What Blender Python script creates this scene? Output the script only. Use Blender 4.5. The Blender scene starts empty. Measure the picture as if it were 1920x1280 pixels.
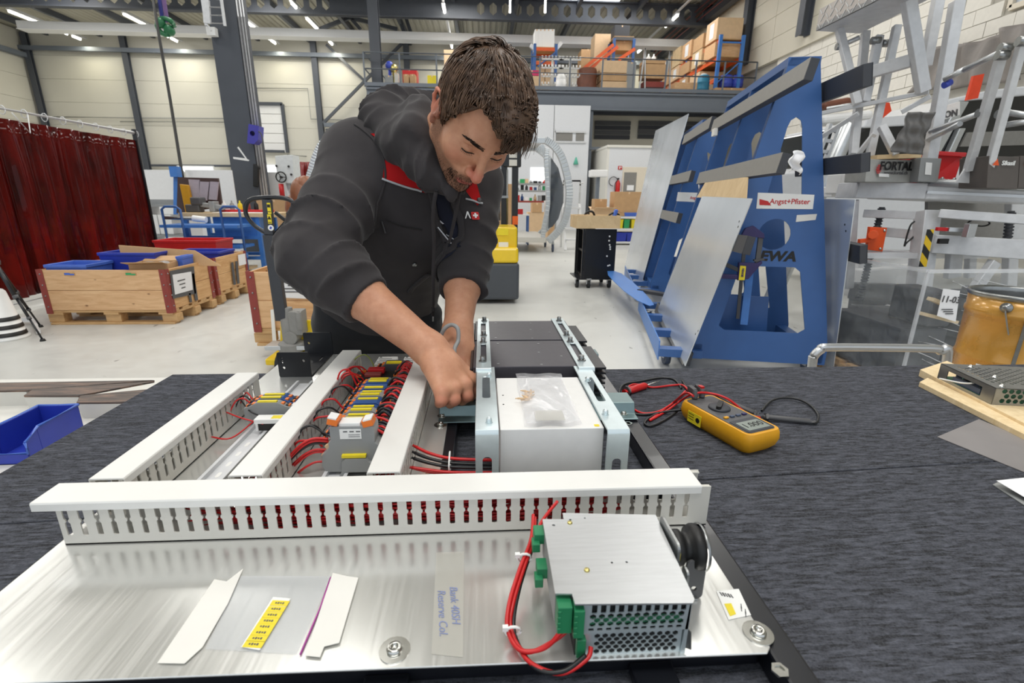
import bpy,bmesh,math,random
import numpy as np
from mathutils import Vector,Matrix,Euler
from mathutils.geometry import tessellate_polygon
random.seed(7)
SC = bpy.context.scene
COL = SC.collection
PI = math.pi
V = Vector

# ------------------------------------------------------------------ camera
CAM_H = 1.25
FPX,PITCH,YAW,ROLL = 907.0,math.radians(16.6),math.radians(3.5),math.radians(-0.52)
_cy,_sy = math.cos(YAW),math.sin(YAW)
_fwd = V((_sy*math.cos(PITCH),_cy*math.cos(PITCH),-math.sin(PITCH)))
_rt = V((_cy,-_sy,0));_dn = _fwd.cross(_rt)
_c,_s = math.cos(ROLL),math.sin(ROLL)
CR,CD,CF = (_c*_rt + _s*_dn),(-_s*_rt + _c*_dn),_fwd
cd = bpy.data.cameras.new('camera');cam = bpy.data.objects.new('camera',cd);COL.objects.link(cam)
cd.sensor_width = 36.0;cd.lens = 36.0*FPX/1920.0;cd.clip_start = 0.02;cd.clip_end = 200
cam.matrix_world = Matrix(((CR.x,-CD.x,-CF.x,0),(CR.y,-CD.y,-CF.y,0),(CR.z,-CD.z,-CF.z,CAM_H),(0,0,0,1)))
cd.dof.use_dof = True;cd.dof.focus_distance = 1.02;cd.dof.aperture_fstop = 9.0
SC.camera = cam

# ------------------------------------------------------------------ world, lamps, exposure
W = bpy.data.worlds.new('overcast_daylight');SC.world = W;W.use_nodes = True
W.node_tree.nodes['Background'].inputs[0].default_value = (0.86,0.93,1.0,1)
W.node_tree.nodes['Background'].inputs[1].default_value = 1.0  # sky fill comes in through the back of the hall, left unbuilt
SC.view_settings.view_transform = 'Standard';SC.view_settings.look = 'None'
SC.view_settings.gamma = 1.0;SC.view_settings.use_curve_mapping = False
SC.view_settings.exposure = 0.0
def area(name,loc,sx,sy,power,col=(1,1,1),rot=(0,0,0)):
    l = bpy.data.lights.new(name,'AREA');l.shape = 'RECTANGLE';l.size = sx;l.size_y = sy
    l.energy = power;l.color = col
    o = bpy.data.objects.new(name,l);o.location = loc;o.rotation_euler = rot;COL.objects.link(o)
    return o
# unseen fill panels standing in for skylights, far rows added to brighten the back
for k,(x,y,e) in enumerate(((-9,5,260),(-2.8,5,200),(3.4,5,230),(-14,13,700),(-7,13,620),(0,13,560),(6.5,13,480),(-17,21.5,900),(-9,21.5,900),(-1,21.5,800),(6.5,21.5,600),(-17,28,420),(-9,28,420),(-1,28,380),(6,28,320))):
    area('skylight_fill',(x,y,9.3),1.8,4.2 if y < 25 else 2.5,e*(.78 if y < 9 else .55 if y < 16 else .33),(1.0,0.985,0.95))
area('near_skylight_fill',(0.0,-1.0,9.3),6.0,2.4,430,(1.0,0.985,0.95))  # unseen overhead panel behind the camera, added to lift the foreground
# fluorescent rows far down the hall
for x in (-12.85,-9.85,-6.72,-4.86,-0.98,5.3):
    area('fluorescent_lamp',(x*1.63,29.6,8.85),0.22,1.6,48,(1.0,0.95,0.74))

# ------------------------------------------------------------------ picture-to-place helpers
def ray(px,py): return CR*((px-960)/FPX) + CD*((py-640)/FPX) + CF
CO = V((0,0,CAM_H))
def oz(px,py,z):
    d = ray(px,py);return CO + d*((z-CAM_H)/d.z)
def oy(px,py,y):
    d = ray(px,py);return CO + d*(y/d.y)
def ox(px,py,x):
    d = ray(px,py);return CO + d*(x/d.x)

# ------------------------------------------------------------------ mesh builder
def frame_from(d,up=V((0,0,1))):
    d = V(d).normalized()
    if abs(d.dot(up)) > 0.99: up = V((0,1,0)) if abs(d.y) < .9 else V((1,0,0))
    x = d.cross(up).normalized();y = x.cross(d).normalized()
    return x,y,d
def smooth_path(pts,n=6):
    pts = [V(p) for p in pts]
    if len(pts) < 3: return pts
    out = []
    for i in range(len(pts)-1):
        p0 = pts[max(i-1,0)];p1 = pts[i];p2 = pts[i+1];p3 = pts[min(i+2,len(pts)-1)]
        for k in range(n):
            t = k/n
            out.append(0.5*((2*p1)+(p2-p0)*t+(2*p0-5*p1+4*p2-p3)*t*t+(3*p1-p0-3*p2+p3)*t**3))
    out.append(pts[-1]);return out
HX = [(3,2,1,0),(4,5,6,7),(0,1,5,4),(1,2,6,5),(2,3,7,6),(3,0,4,7)]
HY_ = [(0,1,2,3),(7,6,5,4)]+[(i,4+i,4+(i+1) % 4,(i+1) % 4) for i in range(4)]
class MB:
    def __init__(s): s.v = [];s.f = [];s.m = [];s.sm = []
    def add(s,vs,fs,m=0,smooth=False):
        b = len(s.v);s.v += [tuple(v) for v in vs]
        for f in fs: s.f.append([b+i for i in f]);s.m.append(m);s.sm.append(smooth)
        return s
    def box(s,c,size,rz=0,m=0,R=None):
        c = V(c);h = V(size)/2
        if R is None: R = Matrix.Rotation(rz,3,'Z')
        vs = [c + R @ V((sx*h.x,sy*h.y,sz*h.z)) for sx in (-1,1) for sy in (-1,1) for sz in (-1,1)]
        return s.add(vs,[(0,1,3,2),(4,6,7,5),(0,4,5,1),(2,3,7,6),(0,2,6,4),(1,5,7,3)],m)
    def bb(s,a,b,m=0):
        a = V(a);b = V(b);return s.box((a+b)/2,(abs(b.x-a.x),abs(b.y-a.y),abs(b.z-a.z)),m=m)
    def hexa(s,p,m=0):   # 8 corners: bottom 4 ccw, top 4 ccw
        return s.add(p,[(3,2,1,0),(4,5,6,7),(0,1,5,4),(1,2,6,5),(2,3,7,6),(3,0,4,7)],m)
    def sq(s,q,d): return s.hexa([q[0],q[1],q[1]+d,q[0]+d,q[3],q[2],q[2]+d,q[3]+d])
    def bar(s,p0,p1,w,h=None,up=(0,0,1),m=0):
        p0 = V(p0);p1 = V(p1);h = h or w
        x,y,d = frame_from(p1-p0,V(up));x = x*w/2;y = y*h/2
        vs = [p0-x-y,p0+x-y,p0+x+y,p0-x+y,p1-x-y,p1+x-y,p1+x+y,p1-x+y]
        return s.add(vs,[(0,1,2,3),(7,6,5,4),(0,4,5,1),(1,5,6,2),(2,6,7,3),(3,7,4,0)],m)
    def cyl(s,p0,p1,r0,r1=None,n=14,m=0,caps=True,smooth=True):
        p0 = V(p0);p1 = V(p1);r1 = r0 if r1 is None else r1
        x,y,d = frame_from(p1-p0)
        vs = []
        for p,r in ((p0,r0),(p1,r1)):
            vs += [p + (x*math.cos(2*PI*i/n)+y*math.sin(2*PI*i/n))*r for i in range(n)]
        s.add(vs,[(i,(i+1) % n,n+(i+1) % n,n+i) for i in range(n)],m,smooth)
        if caps:
            b = len(s.v)-2*n
            s.f.append([b+i for i in range(n)][::-1]);s.m.append(m);s.sm.append(False)
            s.f.append([b+n+i for i in range(n)]);s.m.append(m);s.sm.append(False)
        return s
    def tube(s,pts,r,n=6,m=0,sub=0,taper=None):
        pts = smooth_path(pts,sub) if sub else [V(p) for p in pts]
        N = len(pts);vs = [];X = None
        for i,p in enumerate(pts):
            d = (pts[min(i+1,N-1)]-pts[max(i-1,0)])
            if d.length < 1e-9: d = V((0,0,1))
            d.normalize()
            if X is None: X,Yv,_ = frame_from(d)
            else:
                X = (X - d*X.dot(d))
                X = X.normalized() if X.length > 1e-6 else frame_from(d)[0]
                Yv = d.cross(X)
            rr = r if taper is None else r*taper(i/(N-1))
            vs += [p + (X*math.cos(2*PI*k/n)+Yv*math.sin(2*PI*k/n))*rr for k in range(n)]
        fs = [(i*n+k,i*n+(k+1) % n,(i+1)*n+(k+1) % n,(i+1)*n+k) for i in range(N-1) for k in range(n)]
        s.add(vs,fs,m,True)
        b = len(s.v)-N*n
        s.f.append([b+k for k in range(n)][::-1]);s.m.append(m);s.sm.append(False)
        s.f.append([b+(N-1)*n+k for k in range(n)]);s.m.append(m);s.sm.append(False)
        return s
    def lathe(s,c,prof,n=24,m=0,R=None,smooth=True,caps=True):
        c = V(c);vs = []
        for r,z in prof:
            for i in range(n):
                p = V((r*math.cos(2*PI*i/n),r*math.sin(2*PI*i/n),z))
                vs.append(c + (R @ p if R else p))
        k = len(prof)
        s.add(vs,[(j*n+i,j*n+(i+1) % n,(j+1)*n+(i+1) % n,(j+1)*n+i) for j in range(k-1) for i in range(n)],m,smooth)
        if caps:
            b = len(s.v)-k*n
            s.f.append([b+i for i in range(n)][::-1]);s.m.append(m);s.sm.append(False)
            s.f.append([b+(k-1)*n+i for i in range(n)]);s.m.append(m);s.sm.append(False)
        return s
    def sphere(s,c,r,n=12,m=0,sc=(1,1,1)):
        c = V(c);vs = [];k = max(4,n//2)
        for j in range(1,k):
            t = PI*j/k
            vs += [c + V((r*sc[0]*math.sin(t)*math.cos(2*PI*i/n),r*sc[1]*math.sin(t)*math.sin(2*PI*i/n),-r*sc[2]*math.cos(t))) for i in range(n)]
        fs = [(j*n+i,j*n+(i+1) % n,(j+1)*n+(i+1) % n,(j+1)*n+i) for j in range(k-2) for i in range(n)]
        a = len(vs);vs += [c+V((0,0,-r*sc[2])),c+V((0,0,r*sc[2]))]
        fs += [(a,(i+1) % n,i) for i in range(n)] + [(a+1,(k-2)*n+i,(k-2)*n+(i+1) % n) for i in range(n)]
        return s.add(vs,fs,m,True)
    def plate(s,O,ux,uy,outer,depth,holes=(),m=0,mside=None):
        """flat plate with holes: polygon in (ux,uy) at O, thickened along depth vector"""
        O = V(O);ux = V(ux);uy = V(uy);dp = V(depth);mside = m if mside is None else mside
        polys = [list(outer)] + [list(h) for h in holes]
        if len(polys) == 1 and len(outer) <= 4:
            tris = [tuple(range(len(outer)))]
        else:
            tris = tessellate_polygon([[V((a,b,0)) for a,b in p] for p in polys])
        flat = [q for p in polys for q in p];n = len(flat)
        pts = [O+ux*a+uy*b for a,b in flat]
        nrm = ux.cross(uy)
        def area2(t):
            return sum(flat[t[i]][0]*flat[t[(i+1) % len(t)]][1]-flat[t[(i+1) % len(t)]][0]*flat[t[i]][1] for i in range(len(t)))
        fs = []
        flip = nrm.dot(dp) > 0
        for t in tris:
            t = tuple(t)
            if area2(t) < 0: t = t[::-1]
            if flip: fs.append(t[::-1]);fs.append(tuple(n+i for i in t))
            else: fs.append(t);fs.append(tuple(n+i for i in t[::-1]))
        s.add(pts+[p+dp for p in pts],fs,m)
        b0 = len(s.v)-2*n;k = 0
        for p in polys:
            L = len(p);A = sum(p[i][0]*p[(i+1) % L][1]-p[(i+1) % L][0]*p[i][1] for i in range(L))
            outerp = (k == 0)
            for i in range(L):
                a,b = b0+k+i,b0+k+(i+1) % L
                q = [a,b,b+n,a+n]
                ccw = (A > 0) == outerp
                if ccw != flip: q = q[::-1]
                s.f.append(q);s.m.append(mside);s.sm.append(False)
            k += L
        return s
    def grid(s,fn,nu,nv,m=0,smooth=True,closed_u=False):
        vs = [fn(i/(nu if closed_u else nu-1),j/(nv-1)) for j in range(nv) for i in range(nu)]
        lim = nu if closed_u else nu-1
        return s.add(vs,[(j*nu+i,j*nu+(i+1) % nu,(j+1)*nu+(i+1) % nu,(j+1)*nu+i) for j in range(nv-1) for i in range(lim)],m,smooth)
    def data(s,name):
        me = bpy.data.meshes.new(name);me.from_pydata(s.v,[],s.f)
        me.polygons.foreach_set('material_index',s.m);me.polygons.foreach_set('use_smooth',s.sm)
        me.update();return me

def rrect(x0,y0,x1,y1,r,n=4):
    out = []
    for cx,cy_,a in ((x1-r,y0+r,-PI/2),(x1-r,y1-r,0),(x0+r,y1-r,PI/2),(x0+r,y0+r,PI)):
        out += [(cx+r*math.cos(a+PI/2*i/n),cy_+r*math.sin(a+PI/2*i/n)) for i in range(n+1)]
    return out
def circ(cx,cy_,r,n=20): return [(cx+r*math.cos(2*PI*i/n),cy_+r*math.sin(2*PI*i/n)) for i in range(n)]

def ordn(n): return ('first','second','third','fourth','fifth','sixth','seventh','eighth','ninth','tenth','eleventh','twelfth','thirteenth','fourteenth','fifteenth','sixteenth','seventeenth','eighteenth','nineteenth','twentieth')[n-1] if n <= 20 else ('twenty-' if n < 30 else 'thirty-' if n < 40 else 'forty-')+('zero','first','second','third','fourth','fifth','sixth','seventh','eighth','ninth')[n % 10] if n % 10 else {30: 'thirtieth',40: 'fortieth'}[n]
def tag(o,label=None,cat=None,group=None,kind=None):
    if label: o['label'] = label
    if cat: o['category'] = cat
    if group: o['group'] = group
    if kind: o['kind'] = kind
    return o
ROOTS = {}
def thing(name,label,cat,loc=(0,0,0),group=None,rz=0,R=None):
    o = bpy.data.objects.new(name,None);COL.objects.link(o);o.empty_display_size = .05
    o.location = loc
    if R is not None: o.rotation_euler = R.to_euler()
    else: o.rotation_euler = (0,0,rz)
    ROOTS[o.name] = Matrix.Translation(V(loc)) @ (R.to_4x4() if R is not None else Matrix.Rotation(rz,4,'Z'))
    return tag(o,label,cat,group)
def obj(name,mb,mats,parent=None,bevel=0,seg=2,local=False,label=None,cat=None,group=None,kind=None,wn=True):
    me = mb.data(name) if isinstance(mb,MB) else mb
    if mats is not None:
        me.materials.clear()
        for m in (mats if isinstance(mats,(list,tuple)) else [mats]): me.materials.append(m)
    o = bpy.data.objects.new(name,me);COL.objects.link(o)
    if parent is not None:
        o.parent = parent
        if parent.name in ROOTS and not local:
            o.matrix_parent_inverse = ROOTS[parent.name].inverted()
    if bevel:
        b = o.modifiers.new('bevel','BEVEL');b.width = bevel;b.segments = seg;b.limit_method = 'ANGLE';b.angle_limit = math.radians(40)
        b.harden_normals = False
    return tag(o,label,cat,group,kind)
def copy_tree(o,parent=None):
    c = o.copy();COL.objects.link(c)
    if parent is not None: c.parent = parent
    for ch in [x for x in COL.objects if x.parent == o]: copy_tree(ch,c)
    return c
def text_mesh(body,size,O,ux,uy,bold=0.0,align='CENTER',depth=0.0006,shear=0,sx=1.0):
    """lettering as real thin geometry; O = centre, ux/uy = writing and up directions"""
    cu = bpy.data.curves.new('lettering','FONT');cu.body = body;cu.size = size;cu.align_x = align;cu.align_y = 'CENTER'
    cu.extrude = depth;cu.offset = bold;cu.shear = shear;cu.resolution_u = 3
    t = bpy.data.objects.new('lettering',cu);COL.objects.link(t)
    dg = bpy.context.evaluated_depsgraph_get();me = bpy.data.meshes.new_from_object(t.evaluated_get(dg))
    COL.objects.unlink(t);bpy.data.objects.remove(t);bpy.data.curves.remove(cu)
    ux = V(ux).normalized();uy = V(uy).normalized();n = ux.cross(uy)
    me.transform(Matrix(((ux.x*sx,uy.x,n.x,O[0]),(ux.y*sx,uy.y,n.y,O[1]),(ux.z*sx,uy.z,n.z,O[2]),(0,0,0,1))))
    return me

# ------------------------------------------------------------------ materials
def lin(c):
    c = c/255.0;return c/12.92 if c <= 0.04045 else ((c+0.055)/1.055)**2.4
def rgb(r,g=None,b=None):
    if g is None: r,g,b = r
    return (lin(r),lin(g),lin(b),1)
class NT:
    def __init__(s,name):
        s.mat = bpy.data.materials.new(name);s.mat.use_nodes = True;s.t = s.mat.node_tree;s.n = s.t.nodes
        s.b = s.n['Principled BSDF']
    def new(s,typ,**kw):
        n = s.n.new(typ)
        for k,v in kw.items():
            if k.startswith('_'): setattr(n,k[1:],v)
            else: n.inputs[k].default_value = v
        return n
    def link(s,a,b): s.t.links.new(a,b);return s
    def coord(s,scale=(1,1,1),gen='Object'):
        tc = s.new('ShaderNodeTexCoord');mp = s.new('ShaderNodeMapping');mp.inputs['Scale'].default_value = scale
        s.link(tc.outputs[gen],mp.inputs['Vector']);return mp.outputs['Vector']
    def noise(s,vec,scale,detail=4,rough=.55,dist=0):
        n = s.new('ShaderNodeTexNoise');n.inputs['Scale'].default_value = scale;n.inputs['Detail'].default_value = detail
        n.inputs['Roughness'].default_value = rough;n.inputs['Distortion'].default_value = dist
        s.link(vec,n.inputs['Vector']);return n.outputs['Fac']
    def ramp(s,fac,stops,interp='LINEAR'):
        r = s.new('ShaderNodeValToRGB');cr = r.color_ramp;cr.interpolation = interp
        while len(cr.elements) < len(stops): cr.elements.new(.5)
        for e,(p,c) in zip(cr.elements,stops):
            e.position = p;e.color = c if len(c) == 4 else (*c,1)
        s.link(fac,r.inputs['Fac']);return r.outputs['Color']
    def mix(s,fac,a,b,mode='MIX'):
        m = s.new('ShaderNodeMix');m.data_type = 'RGBA';m.blend_type = mode
        for sock,v in ((m.inputs[0],fac),(m.inputs[6],a),(m.inputs[7],b)):
            if hasattr(v,'is_linked'): s.link(v,sock)
            else: sock.default_value = v
        return m.outputs[2]
    def bump(s,h,strength,dist=.01):
        b = s.new('ShaderNodeBump');b.inputs['Strength'].default_value = strength;b.inputs['Distance'].default_value = dist
        s.link(h,b.inputs['Height']);s.link(b.outputs['Normal'],s.b.inputs['Normal']);return b
    def set(s,**kw):
        for k,v in kw.items():
            i = s.b.inputs[k.replace('_',' ')]
            if hasattr(v,'is_linked'): s.link(v,i)
            else: i.default_value = v
        return s
def mat(name,c,rough=.5,metal=0,var=.06,scale=20,bump=0,spec=.5,coat=0,stretch=(1,1,1),bscale=None,gen='Object',bdist=.004):
    """plain surface with a little procedural unevenness"""
    t = NT(name);col = rgb(c);vec = t.coord(stretch,gen)
    f = t.noise(vec,scale,4)
    lo = tuple(max(0,x*(1-var)) for x in col[:3]);hi = tuple(min(1,x*(1+var)) for x in col[:3])
    t.set(Base_Color=t.ramp(f,[(.3,lo),(.7,hi)]),Metallic=metal,Specular_IOR_Level=spec,Coat_Weight=coat)
    r = t.new('ShaderNodeMapRange');r.inputs['To Min'].default_value = max(.02,rough-.05);r.inputs['To Max'].default_value = min(1,rough+.05)
    t.link(f,r.inputs['Value']);t.link(r.outputs['Result'],t.b.inputs['Roughness'])
    if bump: t.bump(t.noise(vec,bscale or scale*4,5),bump,bdist)
    return t.mat
M = {}
M['white_wall'] = mat('white_wall_panel',(226,224,216),.6,var=.015,scale=.8)
M['far_panel'] = mat('cream_sandwich_panel',(204,201,190),.45,var=.02,scale=.6)
M['dark_steel'] = mat('dark_grey_painted_steel',(72,76,84),.5,var=.06,scale=3)
M['mid_steel'] = mat('grey_blue_painted_steel',(104,111,121),.5,var=.04,scale=3)
M['roof_sheet'] = mat('beige_roof_sheet',(168,164,150),.6,var=.04,scale=2)
M['white_paint'] = mat('white_paint',(232,232,232),.4,var=.02)
M['black_paint'] = mat('black_powder_coat',(24,25,29),.35,var=.1,scale=60)
M['unit_top'] = mat('anodised_dark_grey',(74,71,77),.42,.3,var=.04,scale=60)
M['black_gloss'] = mat('gloss_black_steel',(20,22,28),.30,var=.1,scale=30,coat=.08)
M['alu'] = mat('brushed_aluminium',(196,198,200),.38,.85,var=.05,scale=30,stretch=(1,12,12))
M['alu_dull'] = mat('dull_aluminium',(212,213,215),.5,.22,var=.07,scale=18)
M['zinc'] = mat('zinc_plated_steel',(214,226,229),.33,.6,var=.08,scale=24)
M['zinc_dark'] = mat('zinc_steel_dark',(120,140,142),.35,.7,var=.08,scale=24)
M['steel'] = mat('bare_steel',(150,152,152),.32,.9,var=.1,scale=40)
M['chrome'] = mat('bright_screw_steel',(205,205,200),.2,1,var=.05,scale=50)
M['duct'] = mat('light_grey_pvc',(208,205,197),.42,var=.015,scale=30)
M['duct_cover'] = mat('pale_grey_pvc_cover',(230,229,225),.36,var=.012,scale=30)
M['grey_plastic'] = mat('grey_plastic',(148,150,150),.5,var=.03)
M['lid_grey'] = mat('warm_grey_enclosure',(234,233,231),.5,.15,var=.02,scale=60)
M['red'] = mat('red_plastic',(196,30,32),.4,var=.06)
M['wire_red'] = mat('red_wire',(200,28,30),.38,var=.05)
M['wire_black'] = mat('black_wire',(26,27,29),.4,var=.05)
M['wire_green'] = mat('green_yellow_wire',(140,150,60),.45,var=.2)
M['blue_clamp'] = mat('blue_terminal',(46,82,140),.5,var=.08)
M['orange'] = mat('orange_plastic',(232,120,40),.5,var=.05)
M['yellow'] = mat('yellow_label',(236,214,40),.5,var=.04)
M['fluke'] = mat('amber_yellow_rubber',(222,158,22),.48,var=.05,scale=40,bump=.05)
M['dk_grey'] = mat('dark_grey_plastic',(82,82,84),.5,var=.06)
M['lcd'] = mat('grey_green_display',(138,146,138),.25,var=.02)
M['black'] = mat('black_plastic',(18,18,19),.5,var=.05)
M['white'] = mat('white_label',(238,238,236),.5,var=.01)
M['paper'] = mat('white_paper',(238,238,240),.7,var=.01)
M['pcb'] = mat('green_circuit_board',(44,112,78),.5,var=.3,scale=120)
M['green_conn'] = mat('green_connector',(38,128,84),.45,var=.05)
M['rack_blue'] = mat('blue_rack_paint',(58,98,158),.38,var=.05,scale=6)
M['rail_grey'] = mat('dark_rubber_rail',(58,60,66),.55,var=.06,scale=30)
M['rail_face'] = mat('grey_rail_face',(134,132,128),.55,var=.06,scale=30)
M['bin_blue'] = mat('blue_bin_plastic',(38,58,168),.38,var=.06)
M['bin_lblue'] = mat('light_blue_bin_plastic',(72,108,200),.4,var=.05)
M['bench_blue'] = mat('blue_bench_paint',(66,124,200),.4,var=.06)
M['cardboard'] = mat('brown_cardboard',(196,158,116),.75,var=.06,scale=8)
M['card_light'] = mat('light_cardboard',(222,190,152),.75,var=.05,scale=8)
M['red_brown'] = mat('oxide_red_steel',(142,58,50),.5,var=.08)
M['orange_beam'] = mat('orange_rack_beam',(222,96,44),.45,var=.06)
M['forklift'] = mat('forklift_yellow',(232,196,20),.32,var=.03,coat=.2)
M['fork_grey'] = mat('forklift_grey',(72,76,82),.4,var=.04)
M['ochre'] = mat('ochre_lacquered_tin',(196,146,66),.28,.25,var=.03,coat=.4)
M['tarp'] = mat('grey_tarpaulin',(136,130,126),.6,var=.08,scale=2,bump=.25,bscale=3,bdist=.08)
M['glass_dark'] = mat('dark_window_glass',(22,25,28),.08,var=.1,coat=.5)
M['car_white'] = mat('white_car_paint',(222,224,228),.25,var=.02,coat=.4)
M['brick'] = mat('white_painted_block',(226,222,213),.7,var=.03,scale=12,bump=.12)
M['mortar'] = mat('block_joint',(176,172,162),.85,var=.05,scale=20)
M['cladding'] = mat('cream_cladding',(212,206,190),.6,var=.02,scale=2)
M['silver'] = mat('silver_cabin_frame',(200,204,206),.3,.6,var=.04)
M['door_beige'] = mat('beige_door',(224,214,196),.5,var=.02)
M['terracotta'] = mat('brown_cover_film',(142,92,66),.4,var=.12,scale=6,bump=.3,bscale=6,bdist=.05)
M['brown_tarp'] = mat('brown_cover',(116,70,52),.55,var=.15,scale=5,bump=.4,bscale=8,bdist=.05)
M['teal'] = mat('teal_barrel',(44,120,150),.4,var=.06)
M['barrel_blue'] = mat('blue_barrel',(64,82,186),.4,var=.06)
M['pink'] = mat('pink_case',(204,40,100),.4,var=.05)
M['green'] = mat('green_plastic',(48,160,96),.45,var=.06)
M['purple'] = mat('dark_purple_plastic',(46,38,92),.4,var=.08)
M['sling_blue'] = mat('blue_sling',(50,56,130),.7,var=.1)
M['sling_violet'] = mat('violet_sling',(120,92,140),.7,var=.1)
M['hook_green'] = mat('green_hook_steel',(40,112,72),.4,var=.1)
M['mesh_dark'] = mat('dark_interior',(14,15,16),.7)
M['sheet_alu'] = mat('grey_composite_sheet',(216,222,229),.24,.5,var=.05,scale=1.5)
M['tape'] = mat('paper_tape',(232,230,224),.7,var=.02)
M['blue_flag'] = mat('blue_plastic_sheet',(62,58,160),.4,var=.06)
M['screw_gold'] = mat('yellow_zinc_screw',(214,200,130),.3,.9)
M['tyre'] = mat('dark_rubber',(36,38,42),.7,var=.1)
M['wheel_blue'] = mat('blue_grey_wheel',(70,82,104),.5,var=.06)

def emit(name,c,s):
    t = NT(name);t.set(Base_Color=(*c,1),Emission_Color=(*c,1),Emission_Strength=s);return t.mat
M['tube_light'] = emit('lit_fluorescent_tube',(1,.97,.86),9)
M['sky_pane'] = emit('bright_roof_pane',(.93,.97,1),3.0)
M['lit_window'] = emit('daylit_window',(.95,.98,1),1.6)

def m_floor():
    t = NT('sealed_concrete_floor');v = t.coord((1,1,1))
    big = t.noise(v,.55,6,.6);fine = t.noise(v,9,8,.7);st = t.noise(v,2.3,5,.65,.6)
    base = t.ramp(big,[(.3,rgb(188,188,184)),(.7,rgb(210,210,205))])
    base = t.mix(t.ramp(fine,[(.35,(0,0,0)),(.75,(.35,)*3)]),base,rgb(220,219,213))
    spots = t.ramp(st,[(.66,(0,0,0)),(.76,(.55,)*3)])
    base = t.mix(spots,base,rgb(138,136,132))
    v2 = t.coord((2.2,.7,1));sc = t.noise(v2,5.5,3,.5)
    base = t.mix(t.ramp(sc,[(.70,(0,0,0)),(.74,(.8,)*3)]),base,rgb(112,110,108))
    t.set(Base_Color=base,Roughness=t.ramp(fine,[(.3,(.28,)*3),(.8,(.5,)*3)]))
    t.bump(fine,.05,.003);return t.mat
M['floor'] = m_floor()
def m_carpet():
    t = NT('streaked_charcoal_carpet')
    v = t.coord((1,4.2,4));a = t.noise(v,46,5,.7,.3)
    v3 = t.coord((1,9,8));d = t.noise(v3,26,4,.6,.4)
    v2 = t.coord((1,1,1));f = t.noise(v2,420,3,.8)
    base = t.ramp(a,[(.34,rgb(34,34,37)),(.5,rgb(68,70,77)),(.68,rgb(94,97,107))])
    base = t.mix(t.ramp(d,[(.54,(0,0,0)),(.60,(.9,)*3)]),base,rgb(28,28,27))
    base = t.mix(t.ramp(f,[(.3,(0,0,0)),(.8,(.45,)*3)]),base,rgb(122,124,132))
    t.set(Base_Color=base,Roughness=.95,Specular_IOR_Level=.1)
    add = t.new('ShaderNodeMath',_operation='ADD');t.link(a,add.inputs[0]);t.link(f,add.inputs[1])
    t.bump(add.outputs[0],.7,.003);return t.mat
M['carpet'] = m_carpet()
def m_plank():
    t = NT('rustic_dark_laminate');v = t.coord((1,14,14));a = t.noise(v,7,7,.7,.6)
    t.set(Base_Color=t.ramp(a,[(.3,rgb(44,40,38)),(.5,rgb(88,76,70)),(.72,rgb(150,118,98))]),Roughness=.6)
    t.bump(a,.2,.002);return t.mat
M['plank'] = m_plank()
def m_pine(name,a,b,knots=True,st=(1.2,9,9),sc=3.0):
    t = NT(name);v = t.coord(st);g = t.noise(v,sc,7,.6,1.2)
    base = t.ramp(g,[(.3,rgb(a)),(.7,rgb(b))])
    if knots:
        v2 = t.coord((1,1,1.6));vo = t.new('ShaderNodeTexVoronoi');vo.inputs['Scale'].default_value = 5.0
        t.link(v2,vo.inputs['Vector'])
        base = t.mix(t.ramp(vo.outputs['Distance'],[(.035,(.85,)*3),(.10,(0,0,0))]),base,rgb(112,66,36))
    t.set(Base_Color=base,Roughness=.6);t.bump(g,.1,.003);return t.mat
M['pine'] = m_pine('pine_board',(206,158,112),(232,192,146))
M['pine_y'] = m_pine('pine_board_side',(200,150,98),(226,184,132),st=(9,1.2,9))
M['pallet'] = m_pine('pallet_wood',(186,146,98),(214,176,126),False)
M['lath'] = m_pine('pale_wood_lath',(222,196,150),(240,218,178),False,(9,9,1.2),6)
M['ply'] = m_pine('plywood',(206,176,132),(226,200,158),False,(3,3,3),2)
def m_curtain():
    t = NT('dark_red_welding_film');v = t.coord((2.0,2.0,.5));g = t.noise(v,2.6,5,.6,.8)
    t.set(Base_Color=t.ramp(g,[(.3,rgb(66,22,20)),(.7,rgb(126,27,23))]),Roughness=.2,Coat_Weight=.3)
    t.b.inputs['Transmission Weight'].default_value = .55;t.b.inputs['IOR'].default_value = 1.05
    t.bump(t.noise(t.coord((6,6,.8)),3,4),.5,.05);return t.mat
M['curtain'] = m_curtain()
def m_clear(name,rough=.12,alpha=.28,tint=(235,240,245),bump=.5,bs=18,bd=.01):
    t = NT(name);t.set(Base_Color=rgb(tint),Roughness=rough,Alpha=alpha,Specular_IOR_Level=.8,Coat_Weight=.4)
    t.bump(t.noise(t.coord((1,1,1)),bs,5,.6,.6),bump,bd);return t.mat
M['bag'] = m_clear('clear_plastic_bag',.1,.30,(242,242,246),.8,26,.012)
M['bag_flat'] = m_clear('flat_clear_bag',.16,.22,(225,228,232),.15,12,.004)
M['tape_clear'] = m_clear('yellowed_clear_tape',.35,.42,(206,204,196),.05)
M['stretch'] = m_clear('stretch_film',.10,.17,(226,232,236),1,9,.05)
M['bright_film'] = m_clear('bright_film_fold',.12,.42,(244,246,250),.3)
M['pane'] = m_clear('clear_window_pane',.04,.22,(200,215,220),0)
M['tint_pane'] = m_clear('smoked_cabin_pane',.06,.72,(60,66,72),0)
def m_alu_plate():
    t = NT('satin_aluminium_plate');v = t.coord((60,1,1));g = t.noise(v,4,5,.7);b = t.noise(t.coord((1,1,1)),5,4)
    t.set(Base_Color=t.ramp(b,[(.3,rgb(222,222,219)),(.7,rgb(232,232,228))]),Metallic=.7,Roughness=t.ramp(g,[(.3,(.17,)*3),(.7,(.26,)*3)]))
    return t.mat
M['plate'] = m_alu_plate()
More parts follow.
